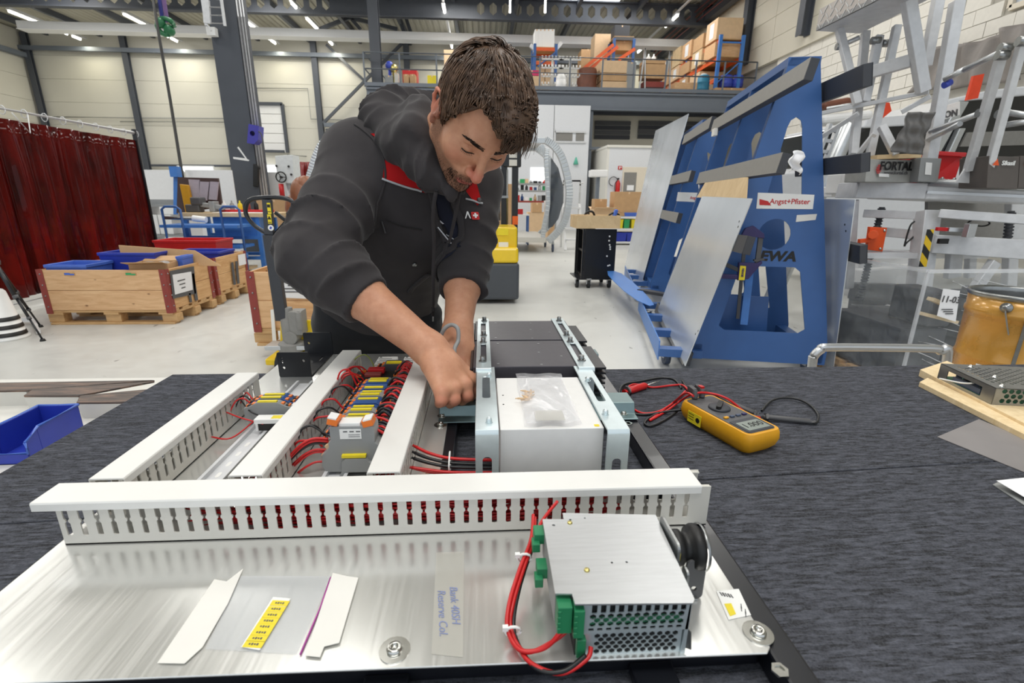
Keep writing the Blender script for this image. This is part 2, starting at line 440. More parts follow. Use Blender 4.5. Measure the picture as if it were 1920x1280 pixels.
def m_checker():
    t = NT('tread_plate');v = t.coord((1,1,1));vo = t.new('ShaderNodeTexVoronoi');vo.inputs['Scale'].default_value = 40;t.link(v,vo.inputs['Vector'])
    t.set(Base_Color=rgb(178,172,168),Metallic=.7,Roughness=.4);t.bump(vo.outputs['Distance'],.1,.002);return t.mat
M['tread'] = m_checker()
def m_stripe():
    t = NT('yellow_black_hazard_stripe');v = t.coord((1,1,1));sp = t.new('ShaderNodeSeparateXYZ');t.link(v,sp.inputs[0])
    a = t.new('ShaderNodeMath',_operation='ADD');t.link(sp.outputs[0],a.inputs[0]);t.link(sp.outputs[2],a.inputs[1])
    b = t.new('ShaderNodeMath',_operation='MULTIPLY');b.inputs[1].default_value = 8.5;t.link(a.outputs[0],b.inputs[0])
    f = t.new('ShaderNodeMath',_operation='FRACT');t.link(b.outputs[0],f.inputs[0])
    t.set(Base_Color=t.ramp(f.outputs[0],[(0,rgb(24,24,24)),(.5,rgb(230,190,30))],'CONSTANT'),Roughness=.5);return t.mat
M['hazard'] = m_stripe()
# ================================================================== THE HALL
FY,RX,LX,CZ,BY = 31.0,10.6,-24.6,9.6,-6.0
st = dict(kind='structure')
fl = MB();fl.bb((LX-.3,BY,-.2),(RX+.3,FY+.3,0));obj('floor',fl,M['floor'],**st)
# far wall: sandwich panels between columns
w = MB();w.bb((LX-.3,FY,0),(RX+.3,FY+.3,CZ+.2));wall_far = obj('wall_far',w,M['mortar'],**st)
cols = [-24.25,-19.25,-14.2,-9.25,-4.2,.8,5.8,RX]
pan = {}
for i in range(len(cols)-1):
    for k in range(8):
        z0 = 1.15*k+.35;z1 = min(z0+1.14,CZ)
        b = MB();b.bb((cols[i]+.01,FY-.07,z0),(cols[i+1]-.01,FY,z1));obj('panel',b,M['far_panel'],wall_far)
for x in cols[:-1]:
    b = MB()
    for dx,dy,sx,sy in ((0,-.16,.30,.03),(0,-.34,.30,.03),(0,-.25,.03,.18)):
        b.box((x+dx+.03,FY-.07+dy+.02,4.8),(sx,sy,9.2))
    obj('steel_column',b,M['dark_steel'],wall_far)
b = MB();b.bb((LX,FY-.5,8.55),(RX,FY-.3,8.75));obj('eaves_rail',b,M['mid_steel'],wall_far)
A = oy(612,84,30.6);B = oy(683,151,30.6);C2 = oy(757,78,30.55);D2 = oy(606,231,30.55)
b = MB();b.bar(A,A+(B-A)*1.5,.14,.14);obj('cross_brace',b,M['dark_steel'],wall_far)
b = MB();b.bar(C2,D2,.14,.14);obj('cross_brace',b,M['dark_steel'],wall_far)
b = MB();b.bar(oy(608,234,30.5),oy(700,236,30.5),.2,.2);obj('tie_bar',b,M['mid_steel'],wall_far)
b = MB();b.bar(oy(612,242,30.5),oy(632,262,30.5),.12,.12);obj('cross_brace',b,M['dark_steel'],wall_far)
def conduit(pts,r=.025):
    b = MB();b.tube([oy(x,y,30.85) for x,y in pts],r,6);obj('conduit',b,M['grey_plastic'],wall_far)
conduit(((100,219),(262,221),(430,222)));conduit(((225,228),(430,229)),.02)
conduit(((462,165),(577,166),(583,223),(690,226)));conduit(((538,290),(575,293)))
b = MB();b.bar(oy(284,310,30.7),oy(432,311,30.7),.1,.12);obj('dark_rail',b,M['dark_steel'],wall_far)
# sectional door in the far wall
dr = MB()
p,q = oy(460,194,30.8),oy(529,195,30.8);q2 = oy(538,286,30.8)
dr.bar(p,q,.16,.16);dr.bar(q,V((q.x,30.8,q2.z)),.16,.16);dr.bar(V((p.x,30.8,p.z)),V((p.x,30.8,q2.z)),.16,.16)
door = obj('door_1',dr,M['dark_steel'],**st)
zz = [q2.z+(p.z-q2.z)*k/5 for k in range(6)]
for k in range(5):
    b = MB();b.bb((p.x+.08,30.82,zz[k]+.012),(q.x-.08,30.92,zz[k+1]-.012));obj('door_panel',b,M['white_paint'],door)
b = MB();b.bar(oy(487,283,30.6),oy(533,284,30.6),.14,.14);obj('door_rail',b,M['dark_steel'],door)
# low daylit windows under the panels
for k,(x0,y0,x1,y1) in enumerate(((332,311,402,323),(478,308,520,324))):
    a,c = oy(x0,y0,30.5),oy(x1,y1,30.5)
    b = MB();b.bar(V((a.x,30.5,a.z)),V((c.x,30.5,a.z)),.06);b.bar(V((a.x,30.5,c.z)),V((c.x,30.5,c.z)),.06)
    b.bar(V((a.x,30.5,a.z)),V((a.x,30.5,c.z)),.06);b.bar(V((c.x,30.5,a.z)),V((c.x,30.5,c.z)),.06)
    wnd = obj('window_%d' % (k+1),b,M['white_paint'],**st)
    b = MB();b.bb((a.x,30.53,c.z),(c.x,30.56,a.z));obj('window_pane',b,M['lit_window'],wnd)
# left wall
w = MB();w.bb((LX-.3,BY,0),(LX,FY,CZ+.2));wl = obj('wall_left',w,M['mortar'],**st)
for j in range(6):
    for k in range(8):
        y0 = FY-.1-5.0*(j+1)
        b = MB();b.bb((LX,y0+.01,1.15*k+.35),(LX+.07,y0+4.99,min(1.15*k+1.49,CZ)));obj('panel',b,M['far_panel'],wl)
b = MB();b.bar(V((LX+.2,8,8.3)),V((LX+.2,FY-.3,8.3)),.35,.22);obj('crane_rail',b,M['mid_steel'],wl)
# right wall: painted blocks below, cladding above
LED = 6.05
w = MB();w.bb((RX,BY,0),(RX+.3,FY,CZ+.2));wr = obj('wall_right',w,M['mortar'],**st)
for k in range(5):
    for j in range(7):
        z0 = LED+.02+.72*k;y0 = 4+3.8*j
        b = MB();b.bb((RX-.12,y0+.008,z0+.006),(RX,y0+3.792,z0+.714));obj('cladding_panel',b,M['cladding'],wr)
blk = MB();blk.box((0,0,0),(.06,.585,.285));bme = blk.data('block');bme.materials.append(M['brick'])
cnt = 0
wy0,wz0,wy1,wz1 = 8.75,4.95,10.55,6.0
for r_ in range(12):
    for k in range(20):
        y = 7.1+.6*k+(.3 if r_ % 2 else 0);z = LED-.15-.3*r_
        if y > 19 or (wy0-.3 < y < wy1+.3 and z > wz0-.14): continue
        o = bpy.data.objects.new('block',bme);COL.objects.link(o);o.parent = wr;o.location = (RX-.02-random.random()*.006,y,z);cnt += 1
b = MB()
for a,c in (((wy0,wz0),(wy1,wz0)),((wy0,wz1),(wy1,wz1)),((wy0,wz0),(wy0,wz1)),((wy1,wz0),(wy1,wz1))):
    b.bar(V((RX-.04,a[0],a[1])),V((RX-.04,c[0],c[1])),.1,.1)
wn = obj('window_3',b,M['door_beige'],**st)
for k in range(4):
    for j in range(2):
        b = MB();b.bb((RX-.02,wy0+.06+.43*k,wz0+.06+.48*j),(RX,wy0+.06+.43*k+.40,wz0+.06+.48*j+.45));obj('window_pane',b,mat('bluish_glass_block',(190,198,208),.2),wn)
for (y,z1,z0) in ((20.9,9.5,6.35),(17.15,9.5,6.3),(13.2,9.5,6.6)):
    b = MB();b.box((RX-.28,y,(z1+z0)/2),(.3,.03,z1-z0));b.box((RX-.42,y,(z1+z0)/2),(.03,.3,z1-z0));b.box((RX-.14,y,(z1+z0)/2),(.03,.3,z1-z0))
    obj('steel_column',b,M['dark_steel'],wr)
b = MB();b.bb((RX-.16,7,LED-.02),(RX,29,LED+.03));obj('ledge',b,M['cladding'],wr)
b = MB();b.bar(V((RX-.4,6,9.1)),V((RX-.4,30.6,9.1)),.3,.4);obj('edge_beam',b,M['dark_steel'],wr)
for dz in (0,.18,.36):
    b = MB();b.tube([V((RX-.9-.35*dz,8,8.9+dz)),V((RX-.9-.35*dz,30,8.9+dz))],.035,6);obj('red_pipe',b,M['red_brown'],wr)
# roof: trapezoidal sheet, purlins
prof = [];x = LX
while x < RX:
    prof += [(x,0),(x+.14,0),(x+.18,.05),(x+.26,.05)];x += .30
c = MB();n = len(prof)
c.add([V((a,BY,CZ+h)) for a,h in prof]+[V((a,FY,CZ+h)) for a,h in prof],[(i,i+1,n+i+1,n+i) for i in range(n-1)])
c.bb((LX,BY,CZ+.08),(RX,FY,CZ+.2))
ceil = obj('ceiling',c,M['roof_sheet'],**st)
for k in range(13):
    x = -23.2+2.75*k
    b = MB();b.box((x,18,CZ-.14),(.16,26,.26));obj('purlin',b,M['dark_steel'],ceil)
# castellated roof beam across the hall
by = 24.5;zb = oy(480,25,by).z;hb = .78
def cast_beam(name,x0,x1,holes,lab):
    b = MB()
    b.bb((x0,by-.15,zb),(x1,by+.15,zb+.05));b.bb((x0,by-.15,zb+hb),(x1,by+.15,zb+hb+.05))
    hs = []
    for hx in holes:
        hs.append([(hx+.2*math.cos(PI/3*i+PI/6)*.9,hb/2+.05+.25*math.sin(PI/3*i+PI/6)) for i in range(6)])
    b.plate(V((0,by-.02,zb)),V((1,0,0)),V((0,0,1)),[(x0,.04),(x1,.04),(x1,hb+.02),(x0,hb+.02)],V((0,.04,0)),hs)
    return tag(obj(name,b,M['dark_steel'],kind='structure'),lab,'roof beam')
xs = oy(630,25,by).x;xe = oy(880,25,by).x
cast_beam('castellated_beam',LX,xs,[xs-.4-.545*k for k in range(int((xs-LX)/.545)-1)],'long dark roof beam with hexagonal holes left of the grey post')
b = MB();b.bb((xs,by-.15,zb),(xe,by+.15,zb+.05));b.bb((xs,by-.15,zb+hb),(xe,by+.15,zb+hb+.05));b.bb((xs,by-.03,zb),(xe,by+.03,zb+hb))
tag(obj('solid_beam',b,M['dark_steel'],kind='structure'),'solid dark roof beam section above the grey post','roof beam')
cast_beam('castellated_beam',xe,RX-.2,[xe+.5+.545*k for k in range(int((RX-.7-xe)/.545))],'dark roof beam with hexagonal holes ending at the right wall')
b = MB()
for p,q in (((600,55),(655,33)),((655,33),(745,55)),((660,37),(676,55)),((745,-15),(770,60)),((737,-12),(757,60))):
    b.bar(oy(*p,27.5),oy(*q,27.5),.16,.16)
obj('roof_bracing',b,M['dark_steel'],ceil)
# white overhead girder
gy = 26.0;g0,g1 = oy(62,57,gy),oy(62,42,gy)
b = MB();b.bb((oy(40,50,gy).x,gy-.25,g0.z),(RX-.5,gy+.25,g1.z));b.bb((oy(40,50,gy).x,gy-.32,g0.z-.03),(RX-.5,gy+.32,g0.z))
t = obj('overhead_girder',b,M['white_paint'],kind='structure',bevel=.01);tag(t,'long white overhead crane girder spanning under the roof','crane girder')
# big column left of the man
CY = 11.0
ca,cb_ = oy(401,100,CY),oy(452,100,CY)
cx = (ca.x+cb_.x)/2;cw = cb_.x-ca.x
t = thing('steel_column','big dark grey steel column marked with a painted seven','column',(cx,CY,0));t['kind'] = 'structure'
b = MB();b.bb((cx-cw/2,CY,0),(cx+cw/2,CY+.035,CZ-.3));b.bb((cx-cw/2,CY+.5,0),(cx+cw/2,CY+.535,CZ-.3));b.bb((cx-.02+cw*.38,CY+.03,0),(cx+cw*.5,CY+.5,CZ-.3));obj('shaft',b,M['dark_steel'],t)
zsv = oy(425,288,CY).z
b = MB();b.plate(V((cx-.02,CY-.004,zsv)),V((1,0,0)),V((0,0,1)),[(-.05,.12),(-.02,.14),(.12,-.1),(.16,-.12),(.14,-.14),(-.16,-.1),(-.16,-.06),(.08,-.085)],V((0,.003,0)))
obj('painted_numeral',b,M['white'],t)
b = MB()
for dx in (.02,.08,.13): b.tube([V((cx+cw/2+dx,CY+.05,0)),V((cx+cw/2+dx,CY+.05,CZ-.5))],.022,6)
obj('conduit',b,M['alu_dull'],t)
b = MB();b.box(oy(398,60,CY-.1),(.16,.12,.14));obj('junction_box',b,M['white'],t)
# caged access ladder
ly = CY-.35;lt,lb = oy(404,4,ly),oy(404,46,ly);lw = .17
t = thing('access_ladder','short galvanised ladder hanging on the big grey column','ladder',(lb.x,ly,lb.z))
for s in (-1,1):
    b = MB();b.bar(V((lb.x+s*lw,ly,lb.z-.02)),V((lb.x+s*lw,ly,lt.z+.8)),.045,.03);obj('stile',b,M['alu_dull'],t)
for k in range(8):
    b = MB();b.tube([V((lb.x-lw,ly,lb.z+.02+k*.13)),V((lb.x+lw,ly,lb.z+.02+k*.13))],.013,6);obj('rung',b,M['alu_dull'],t)
b = MB();b.bar(oy(386,0,ly),oy(389,44,ly),.12,.05);b.bar(oy(388,44,ly),oy(396,58,ly),.02);obj('cage_strip',b,M['alu_dull'],t)
# post standing on the gallery
PY = 20.4;pa = oy(706.5,150,PY)
b = MB();b.box((pa.x,PY,(CZ+3)/2),(.36,.03,CZ-3.2));b.box((pa.x,PY+.3,(CZ+3)/2),(.36,.03,CZ-3.2));b.box((pa.x+.05,PY+.15,(CZ+3)/2),(.04,.3,CZ-3.2))
tag(obj('gallery_post',b,M['dark_steel'],kind='structure'),'dark grey steel post rising through the gallery to the roof','column')
# fluorescent rows
rows = [(-21.0,'nearest the left wall',((15,21),(65,42),(104,56),(128,64),(137,68),(146,70))),
        (0,'second from the left wall',((232,27),(268,48),(299,60),(316,69),(320,72),(330,75))),
        (0,'just right of the big grey column',((449,33),(475,53),(492,65),(506,73),(507,76),(516,78))),
        (0,'over the crossed wall braces',((544,6),(548,11),(575,35),(594,55),(606,67),(617,75),(618,78),(624,81))),
        (0,'above the man',((835,12),(836,35),(844,73),(845,82),(845,84),(846,88))),
        (0,'nearest the right wall',((1272,29),(1248,50),(1204,91),(1195,98)))]
LZ = 8.95
for (_,nm,pts) in rows:
    L = [oz(x,y,LZ) for x,y in pts];xr = sum(p.x for p in L)/len(L)
    for k in range(len(L)//2):
        y0,y1 = L[2*k].y,min(max(L[2*k+1].y,L[2*k].y+.5),FY-.8)
        if y0 > FY-1.2: y0 = FY-1.9
        lab = 'lit fluorescent tube %s from the front, roof row %s' % ('one two three four five'.split()[k],nm)
        t = thing('fluorescent_light',lab,'lamp',(xr,(y0+y1)/2,LZ),'fluorescent lights in rows under the roof')
        b = MB();b.bb((xr-.07,y0-.05,LZ+.05),(xr+.07,y1+.05,LZ+.11));obj('housing',b,M['white_paint'],t)
        b = MB();b.cyl((xr,y0,LZ),(xr,y1,LZ),.05,n=10);obj('tube',b,M['tube_light'],t)
    b = MB();b.bar(V((xr,min(10 if k != 3 else 9,12),LZ+.16)),V((xr,FY-.6,LZ+.16)),.09,.06)
    tag(obj('light_track',b,M['alu_dull'],kind='structure'),'thin pale light track in the roof row '+nm,'light track')
for px in (957,1023):
    b = MB();b.bar(oy(px,-14,16),oy(px-1,24,16),.05,.05);tag(obj('hanging_tube',b,M['tube_light']),'short lit tube hanging above the gallery, %s one of two' % ('left' if px < 1000 else 'right'),'lamp','short hanging tubes')
a,c = oz(1052,4,CZ-.05),oz(1160,4,CZ-.05)
b = MB();b.bb((a.x,a.y-3.6,CZ-.06),(c.x,a.y,CZ-.03));tag(obj('roof_window',b,M['sky_pane'],kind='structure'),'bright roof skylight at the top edge','skylight')

# ================================================================== GALLERY
MY = 20.0;MZ = oy(1000,168,MY).z;MB_Z = oy(1000,205,MY).z;mx0 = oy(687,165,MY).x
g = MB();g.bb((mx0,MY,MZ-.1),(RX-.1,FY-.4,MZ));gal = obj('gallery_deck',g,M['mid_steel'],kind='structure');tag(gal,'grey steel gallery deck at the back of the hall','gallery')
b = MB();b.bb((mx0,MY-.12,MZ-.12),(RX-.1,MY+.12,MZ-.06));b.bb((mx0,MY-.12,MB_Z),(RX-.1,MY+.12,MB_Z+.05));b.bb((mx0,MY-.02,MB_Z),(RX-.1,MY+.02,MZ-.08));obj('edge_beam',b,M['mid_steel'],gal)
b = MB();b.bb((mx0-.02,MY-.16,MZ-.02),(RX-.1,MY-.13,MZ+.1));obj('toe_board',b,M['mid_steel'],gal)
for k in range(5):
    b = MB();b.bb((mx0+.05,MY+1.5+2*k,MB_Z+.1),(RX-.1,MY+1.7+2*k,MZ-.1));obj('joist',b,M['dark_steel'],gal)
for px in (693,1104.5):
    x = oy(px,205,MY).x
    b = MB();b.box((x,MY,MB_Z/2),(.34,.03,MB_Z));b.box((x,MY+.3,MB_Z/2),(.34,.03,MB_Z));b.box((x+.04,MY+.15,MB_Z/2),(.05,.3,MB_Z));obj('gallery_leg',b,M['mid_steel'],gal)
b = MB();b.bar(V((oy(1104,205,MY).x,MY,3.1)),V((oy(1130,205,MY).x,MY,3.1)),.1);obj('bracket',b,M['mid_steel'],gal)
RZ = MZ+1.08
rt = thing('guard_rail','grey tubular guard rail along the gallery edge','railing',(mx0,MY,MZ))
for px in (686,752,820,890,944,1011,1067,1127,1185,1245,1300,1353,1412):
    x = oy(px,160,MY).x
    b = MB();b.bar(V((x,MY-.1,MZ-.05)),V((x,MY-.1,RZ)),.055,.03);obj('rail_post',b,M['mid_steel'],rt)
for z in (RZ,MZ+.55):
    b = MB();b.tube([V((mx0,MY-.1,z)),V((oy(1412,160,MY).x,MY-.1,z))],.026,6);obj('rail',b,M['mid_steel'],rt)
for z in (RZ,MZ+.55):
    b = MB();b.tube([V((mx0,MY-.1,z)),V((mx0,MY+4,z))],.026,6);obj('rail',b,M['mid_steel'],rt)
# ================================================================== WORKTABLE AND CARPET
ZT,ZP = .83,.86
TX0,TX1,TY0,TY1 = -.757,1.62,.02,1.152
t = thing('worktable','long worktable in the foreground under dark carpet tiles','table',(.4,.6,0))
b = MB();b.bb((TX0+.003,TY0,ZT-.045),(TX1,TY1-.004,ZT-.008));obj('tabletop',b,M['ply'],t,.002)
for x in (TX0+.06,TX1-.08):
    for y in (.08,TY1-.08):
        b = MB();b.box((x,y,(ZT-.045)/2),(.05,.05,ZT-.045));obj('leg',b,M['dark_steel'],t)
for y in (.08,TY1-.08):
    b = MB();b.bb((TX0+.08,y-.02,ZT-.11),(TX1-.1,y+.02,ZT-.046));obj('apron',b,M['dark_steel'],t)
def seam_y(x): return .645+(x-.35)*.062
def carpet(name,yb,yf,lab):
    b = MB();n = 24;xs = [TX0+(TX1-TX0)*i/n for i in range(n+1)]
    top = [V((x,yb(x),ZT)) for x in xs];bot = [V((x,yf(x),ZT)) for x in xs]
    dz = V((0,0,-.008))
    vs = bot+top+[p+dz for p in bot]+[p+dz for p in top];k = n+1
    fs = [(i,i+1,k+i+1,k+i) for i in range(n)]+[(3*k+i,3*k+i+1,2*k+i+1,2*k+i) for i in range(n)]
    fs += [(2*k+i,2*k+i+1,i+1,i) for i in range(n)]+[(k+i,k+i+1,3*k+i+1,3*k+i) for i in range(n)]
    fs += [(0,k,3*k,2*k),(n,2*k+n,3*k+n,k+n)]
    b.add(vs,fs)
    return tag(obj(name,b,M['carpet'],bevel=.002),lab,'carpet')
carpet('carpet_mat',lambda x: TY1,lambda x: seam_y(x)+.0012,'dark streaked carpet piece on the worktable, behind the seam')
carpet('carpet_mat',lambda x: seam_y(x)-.0012,lambda x: TY0,'dark streaked carpet piece on the worktable, in front of the seam')

# ================================================================== CONTROL PANEL
t = thing('control_panel','aluminium mounting plate on a black steel frame lying on carpet','control panel',(-.12,.75,ZT))
b = MB()
b.bb((.256,.24,ZT),(.284,1.11,ZP-.002));obj('frame_rail',b,M['black_gloss'],t,.003)
b = MB();b.bb((-.50,.335,ZT),(.256,.36,ZP-.002));obj('frame_rail',b,M['black_gloss'],t,.003)
b = MB();b.bb((-.50,.36,ZT),(-.475,1.10,ZP-.002));obj('frame_rail',b,M['black_gloss'],t,.003)
b = MB();b.bb((-.075,.36,ZT),(-.048,1.10,ZP-.002));obj('frame_rail',b,M['black_gloss'],t,.003)
b = MB();b.bb((-.50,1.10,ZT),(.284,1.125,ZP-.002));obj('frame_rail',b,M['black_gloss'],t,.003)
for px in (1222,730):
    p = oz(px,1262,ZT+.004);b = MB();b.bb((p.x-.02,.26,ZT),(p.x+.02,.335,ZT+.012));obj('frame_foot',b,M['black_gloss'],t,.002)
b = MB()
rr = [(-.495,.328)] + [(.252,.322),(.258,.328),(.259,.332)] + [(.259,.545),(-.066,.545),(-.066,1.205),(-.495,1.205)]
b.plate(V((0,0,ZP-.0022)),V((1,0,0)),V((0,1,0)),rr,V((0,0,.0022)));obj('mounting_plate',b,M['plate'],t,.0006,1)
def bolt(px,py,z,r,parent,name='screw',washer=1.9,h=.004,m='chrome'):
    p = oz(px,py,z);b = MB()
    if washer: b.cyl(p,p+V((0,0,.0012)),r*washer,n=20)
    b.lathe(p+V((0,0,.001)),[(r,0),(r,h*.5),(r*.8,h),(r*.45,h),(r*.4,h*.55),(.0001,h*.5)],18)
    return obj(name,b,M[m],parent)
bolt(740,1219,ZP,.0072,t);bolt(1421,1187,ZP,.0072,t)
bolt(826,797,ZP,.006,t);bolt(812,889,ZP,.006,t)
for px,py in ((1462,1257),(1178,794),(1126,700)):
    p = oz(px,py,ZP-.002);b = MB();b.lathe(p,[(.0075,0),(.0075,.0015),(.0045,.0015),(.004,-.004)],6,smooth=False);obj('hex_insert',b,M['chrome'],t)
# crossbars carrying the enclosures
def crossbar(y0,y1,x0,x1):
    b = MB();z = ZP
    pr = [(y0,z),(y0,z+.003),(y0+.022,z+.003),(y0+.03,z+.022),(y1,z+.022),(y1,z+.019),(y0+.034,z+.019),(y0+.026,z)]
    n = len(pr);b.add([V((x0,a,h)) for a,h in pr]+[V((x1,a,h)) for a,h in pr],[(i,n+i,n+(i+1) % n,(i+1) % n) for i in range(n)]+[tuple(range(n)),tuple(range(2*n-1,n-1,-1))])
    o = obj('crossbar',b,M['zinc_dark'],t,.002)
    return o
crossbar(.795,.875,-.083,.283);b = MB();b.bb((-.048,.575,ZT),(.256,.605,ZP-.004));obj('frame_rail',b,M['black_gloss'],t);crossbar(1.09,1.16,-.06,.283)
for px,py in ((829,780),(1169,775)): bolt(px,py,ZP+.003,.005,t,washer=1.7)
# DIN rails
for x in (-.385,-.214):
    b = MB();y0,y1 = .55,1.0
    pr = [(-.0175,ZP+.0075),(-.0175,ZP+.0065),(-.0135,ZP+.0065),(-.0135,ZP),(.0135,ZP),(.0135,ZP+.0065),(.0175,ZP+.0065),(.0175,ZP+.0075),(.0125,ZP+.0075),(.0125,ZP+.001),(-.0125,ZP+.001),(-.0125,ZP+.0075)]
    n = len(pr);b.add([V((x+a,y0,h)) for a,h in pr]+[V((x+a,y1,h)) for a,h in pr],[(i,(i+1) % n,n+(i+1) % n,n+i) for i in range(n)])
    obj('din_rail',b,M['alu_dull'],t)
    for k in range(6):
        b = MB();b.plate(V((x,y0+.03+.03*k,ZP+.0011)),V((1,0,0)),V((0,1,0)),rrect(-.003,-.007,.003,.007,.003),V((0,0,.0001)));obj('rail_slot',b,M['duct_cover'],t)

# ------------------------------------------------------------------ slotted cable ducts
def slot_pts(x,z0,z1,w):
    m = (z0+z1)/2+.002;h = w/2
    return [(x-h,z0+.001),(x-h*.5,z0),(x+h*.5,z0),(x+h,z0+.001),(x+h,m-.003),(x+h*.45,m-.0012),(x+h*.45,m+.0012),(x+h,m+.003),(x+h,z1),(x-h,z1),(x-h,m+.003),(x-h*.45,m+.0012),(x-h*.45,m-.0012),(x-h,m-.003)]
def duct(lab,O,d,L,wd=.038,H=.055,cover=(0,0),pitch=.0168,c_w=.042):
    O = V(O);d = V(d).normalized();n = V((-d.y,d.x,0));up = V((0,0,1))
    t = thing('cable_duct',lab,'cable duct',O,'slotted cable ducts on the mounting plate')
    b = MB();b.plate(O-n*wd/2,d,n,[(0,0),(L,0),(L,wd),(0,wd)],up*.0018);obj('base',b,M['duct'],t)
    k = int((L-.008)/pitch)
    sl = [slot_pts(.009+pitch*i,.0125,H-.008,.0062) for i in range(k)]
    for s in (-1,1):
        b = MB();b.plate(O+n*(s*(wd/2-.0008)-.0008),d,up,[(0,0),(L,0),(L,H),(0,H)],n*.0016,sl)
        obj('slotted_wall',b,M['duct'],t)
    c0,c1 = cover
    pr = [(-c_w/2,H-.0085),(-c_w/2,H+.0005),(-c_w/2+.0012,H+.0025),(c_w/2-.0012,H+.0025),(c_w/2,H+.0005),(c_w/2,H-.0085),(c_w/2-.0014,H-.0085),(c_w/2-.0014,H-.0002),(-c_w/2+.0014,H-.0002),(-c_w/2+.0014,H-.0085)]
    b = MB();m_ = len(pr)
    A = O+d*c0;B = O+d*(L+c1)
    b.add([A+n*a+up*h for a,h in pr]+[B+n*a+up*h for a,h in pr],[(i,m_+i,m_+(i+1) % m_,(i+1) % m_) for i in range(m_)]+[tuple(range(m_)),tuple(range(2*m_-1,m_-1,-1))])
    obj('cover',b,M['duct_cover'],t,.0005,1)
    for s in (-1,1):
        b = MB();b.bar(O+n*s*(wd/2-.0035)+up*(H-.0016)+d*.0005,O+n*s*(wd/2-.0035)+up*(H-.0016)+d*(L-.0005),.004,.002);obj('lip',b,M['duct'],t)
    return t
duct('long pale grey cable duct across the front of the plate',(-.485,.5175,ZP),(1,0,0),.760,cover=(-.024,-.012))
duct('pale grey cable duct along the left edge of the plate',(-.461,.545,ZP),(0,1,0),.372)
duct('pale grey cable duct between the two rows of terminals',(-.2965,.545,ZP),(0,1,0),.512)
duct('pale grey cable duct under the working hand',(-.1275,.545,ZP),(0,1,0),.44)
# wires lying in the front duct
def wires_in(lab,x0,x1,yc,n,cols):
    b = MB()
    for k in range(n):
        p = [];zz = .006+.036*random.random();yy = yc+random.uniform(-.012,.012)
        a = x0+random.random()*.25*(x1-x0);e = x1-random.random()*.3*(x1-x0)
        for i in range(9): p.append((a+(e-a)*i/8,yy+random.uniform(-.004,.004),ZP+zz+random.uniform(-.006,.008)))
        b.tube(p,.0014,5,m=0 if random.random() < cols else 1,sub=3)
    return tag(obj('wire_loom',b,[M['wire_red'],M['wire_black']],kind='stuff'),lab,'wires')
wires_in('red and black wires packed inside the long front duct',-.36,.18,.5175,46,.62)
b = MB()
for xc,y0,y1 in ((-.2965,.56,1.0),(-.1275,.56,.95)):
    for k in range(16):
        p = [];xx = xc+random.uniform(-.012,.012);zz = .006+.034*random.random()
        for i in range(8): p.append((xx+random.uniform(-.003,.003),y0+(y1-y0)*i/7,ZP+zz+random.uniform(-.005,.005)))
        b.tube(p,.0013,5,m=k % 2,sub=2)
tag(obj('wire_loom',b,[M['wire_red'],M['wire_black']],kind='stuff'),'wires packed inside the two ducts beside the terminals','wires')

# ------------------------------------------------------------------ terminals
def terminal(lab,x,y,w,dep,h,col,nsub=4,group=None,label_strip=True):
    t = thing('terminal_block',lab,'terminal block',(x,y,ZP+.0075),group)
    z0 = ZP+.0075
    b = MB();pr = [(-w/2,0),(w/2,0),(w/2,h*.72),(w*.36,h*.82),(w*.22,h),(-w*.22,h),(-w*.36,h*.82),(-w/2,h*.72)]
    b.plate(V((x,y,z0)),V((1,0,0)),V((0,0,1)),pr,V((0,dep,0)))
    obj('body',b,M[col],t,.0006,1)
    b = MB()
    for s in (-1,1):
        for k in range(2):
            b.box((x+s*w*(.30+.12*k),y+dep*.5,z0+h*(.86-.09*k)+.0012),(w*.07,dep*.6,.003))
    tag(obj('push_button',b,M['orange'],t),kind='stuff')
    b = MB()
    for s in (-1,1): b.box((x+s*w*.40,y+dep*.5,z0+h*.80),(w*.05,dep*.7,.0035))
    tag(obj('wire_entry',b,M['black'],t),kind='stuff')
    if label_strip:
        b = MB();b.box((x,y+dep*.3,z0+h+.0012),(w*.40,dep*.42,.0026));obj('marker',b,M['yellow'],t)
    return t
ys = .672
cy_ = ['grey_plastic','blue_clamp','blue_clamp','blue_clamp','grey_plastic']
for i in range(15):
    nm = ('%s terminal block, %s from the tall relay in the right-hand row' % ('grey' if cy_[i % 5][0] == 'g' else 'blue',['first','second','third','fourth','fifth','sixth','seventh','eighth','ninth','tenth','eleventh','twelfth','thirteenth','fourteenth','fifteenth'][i]))
    terminal(nm,-.206,ys+.0165*i,.086,.0152,.036+.002*(i % 2),cy_[i % 5],group='terminal blocks in the right-hand row',label_strip=(i % 5 != 2))
# left short row
terminal('grey end terminal facing the camera in the left row',-.378,.800,.082,.014,.036,'grey_plastic',group='terminal blocks in the left row')
terminal('blue terminal block in the middle of the left row',-.378,.8155,.086,.014,.037,'blue_clamp',group='terminal blocks in the left row')
terminal('blue terminal block at the back of the left row',-.378,.831,.086,.014,.036,'blue_clamp',group='terminal blocks in the left row')
b = MB();b.bar(V((-.378-.02,.792,ZP+.048)),V((-.378+.02,.792,ZP+.048)),.005,.004)
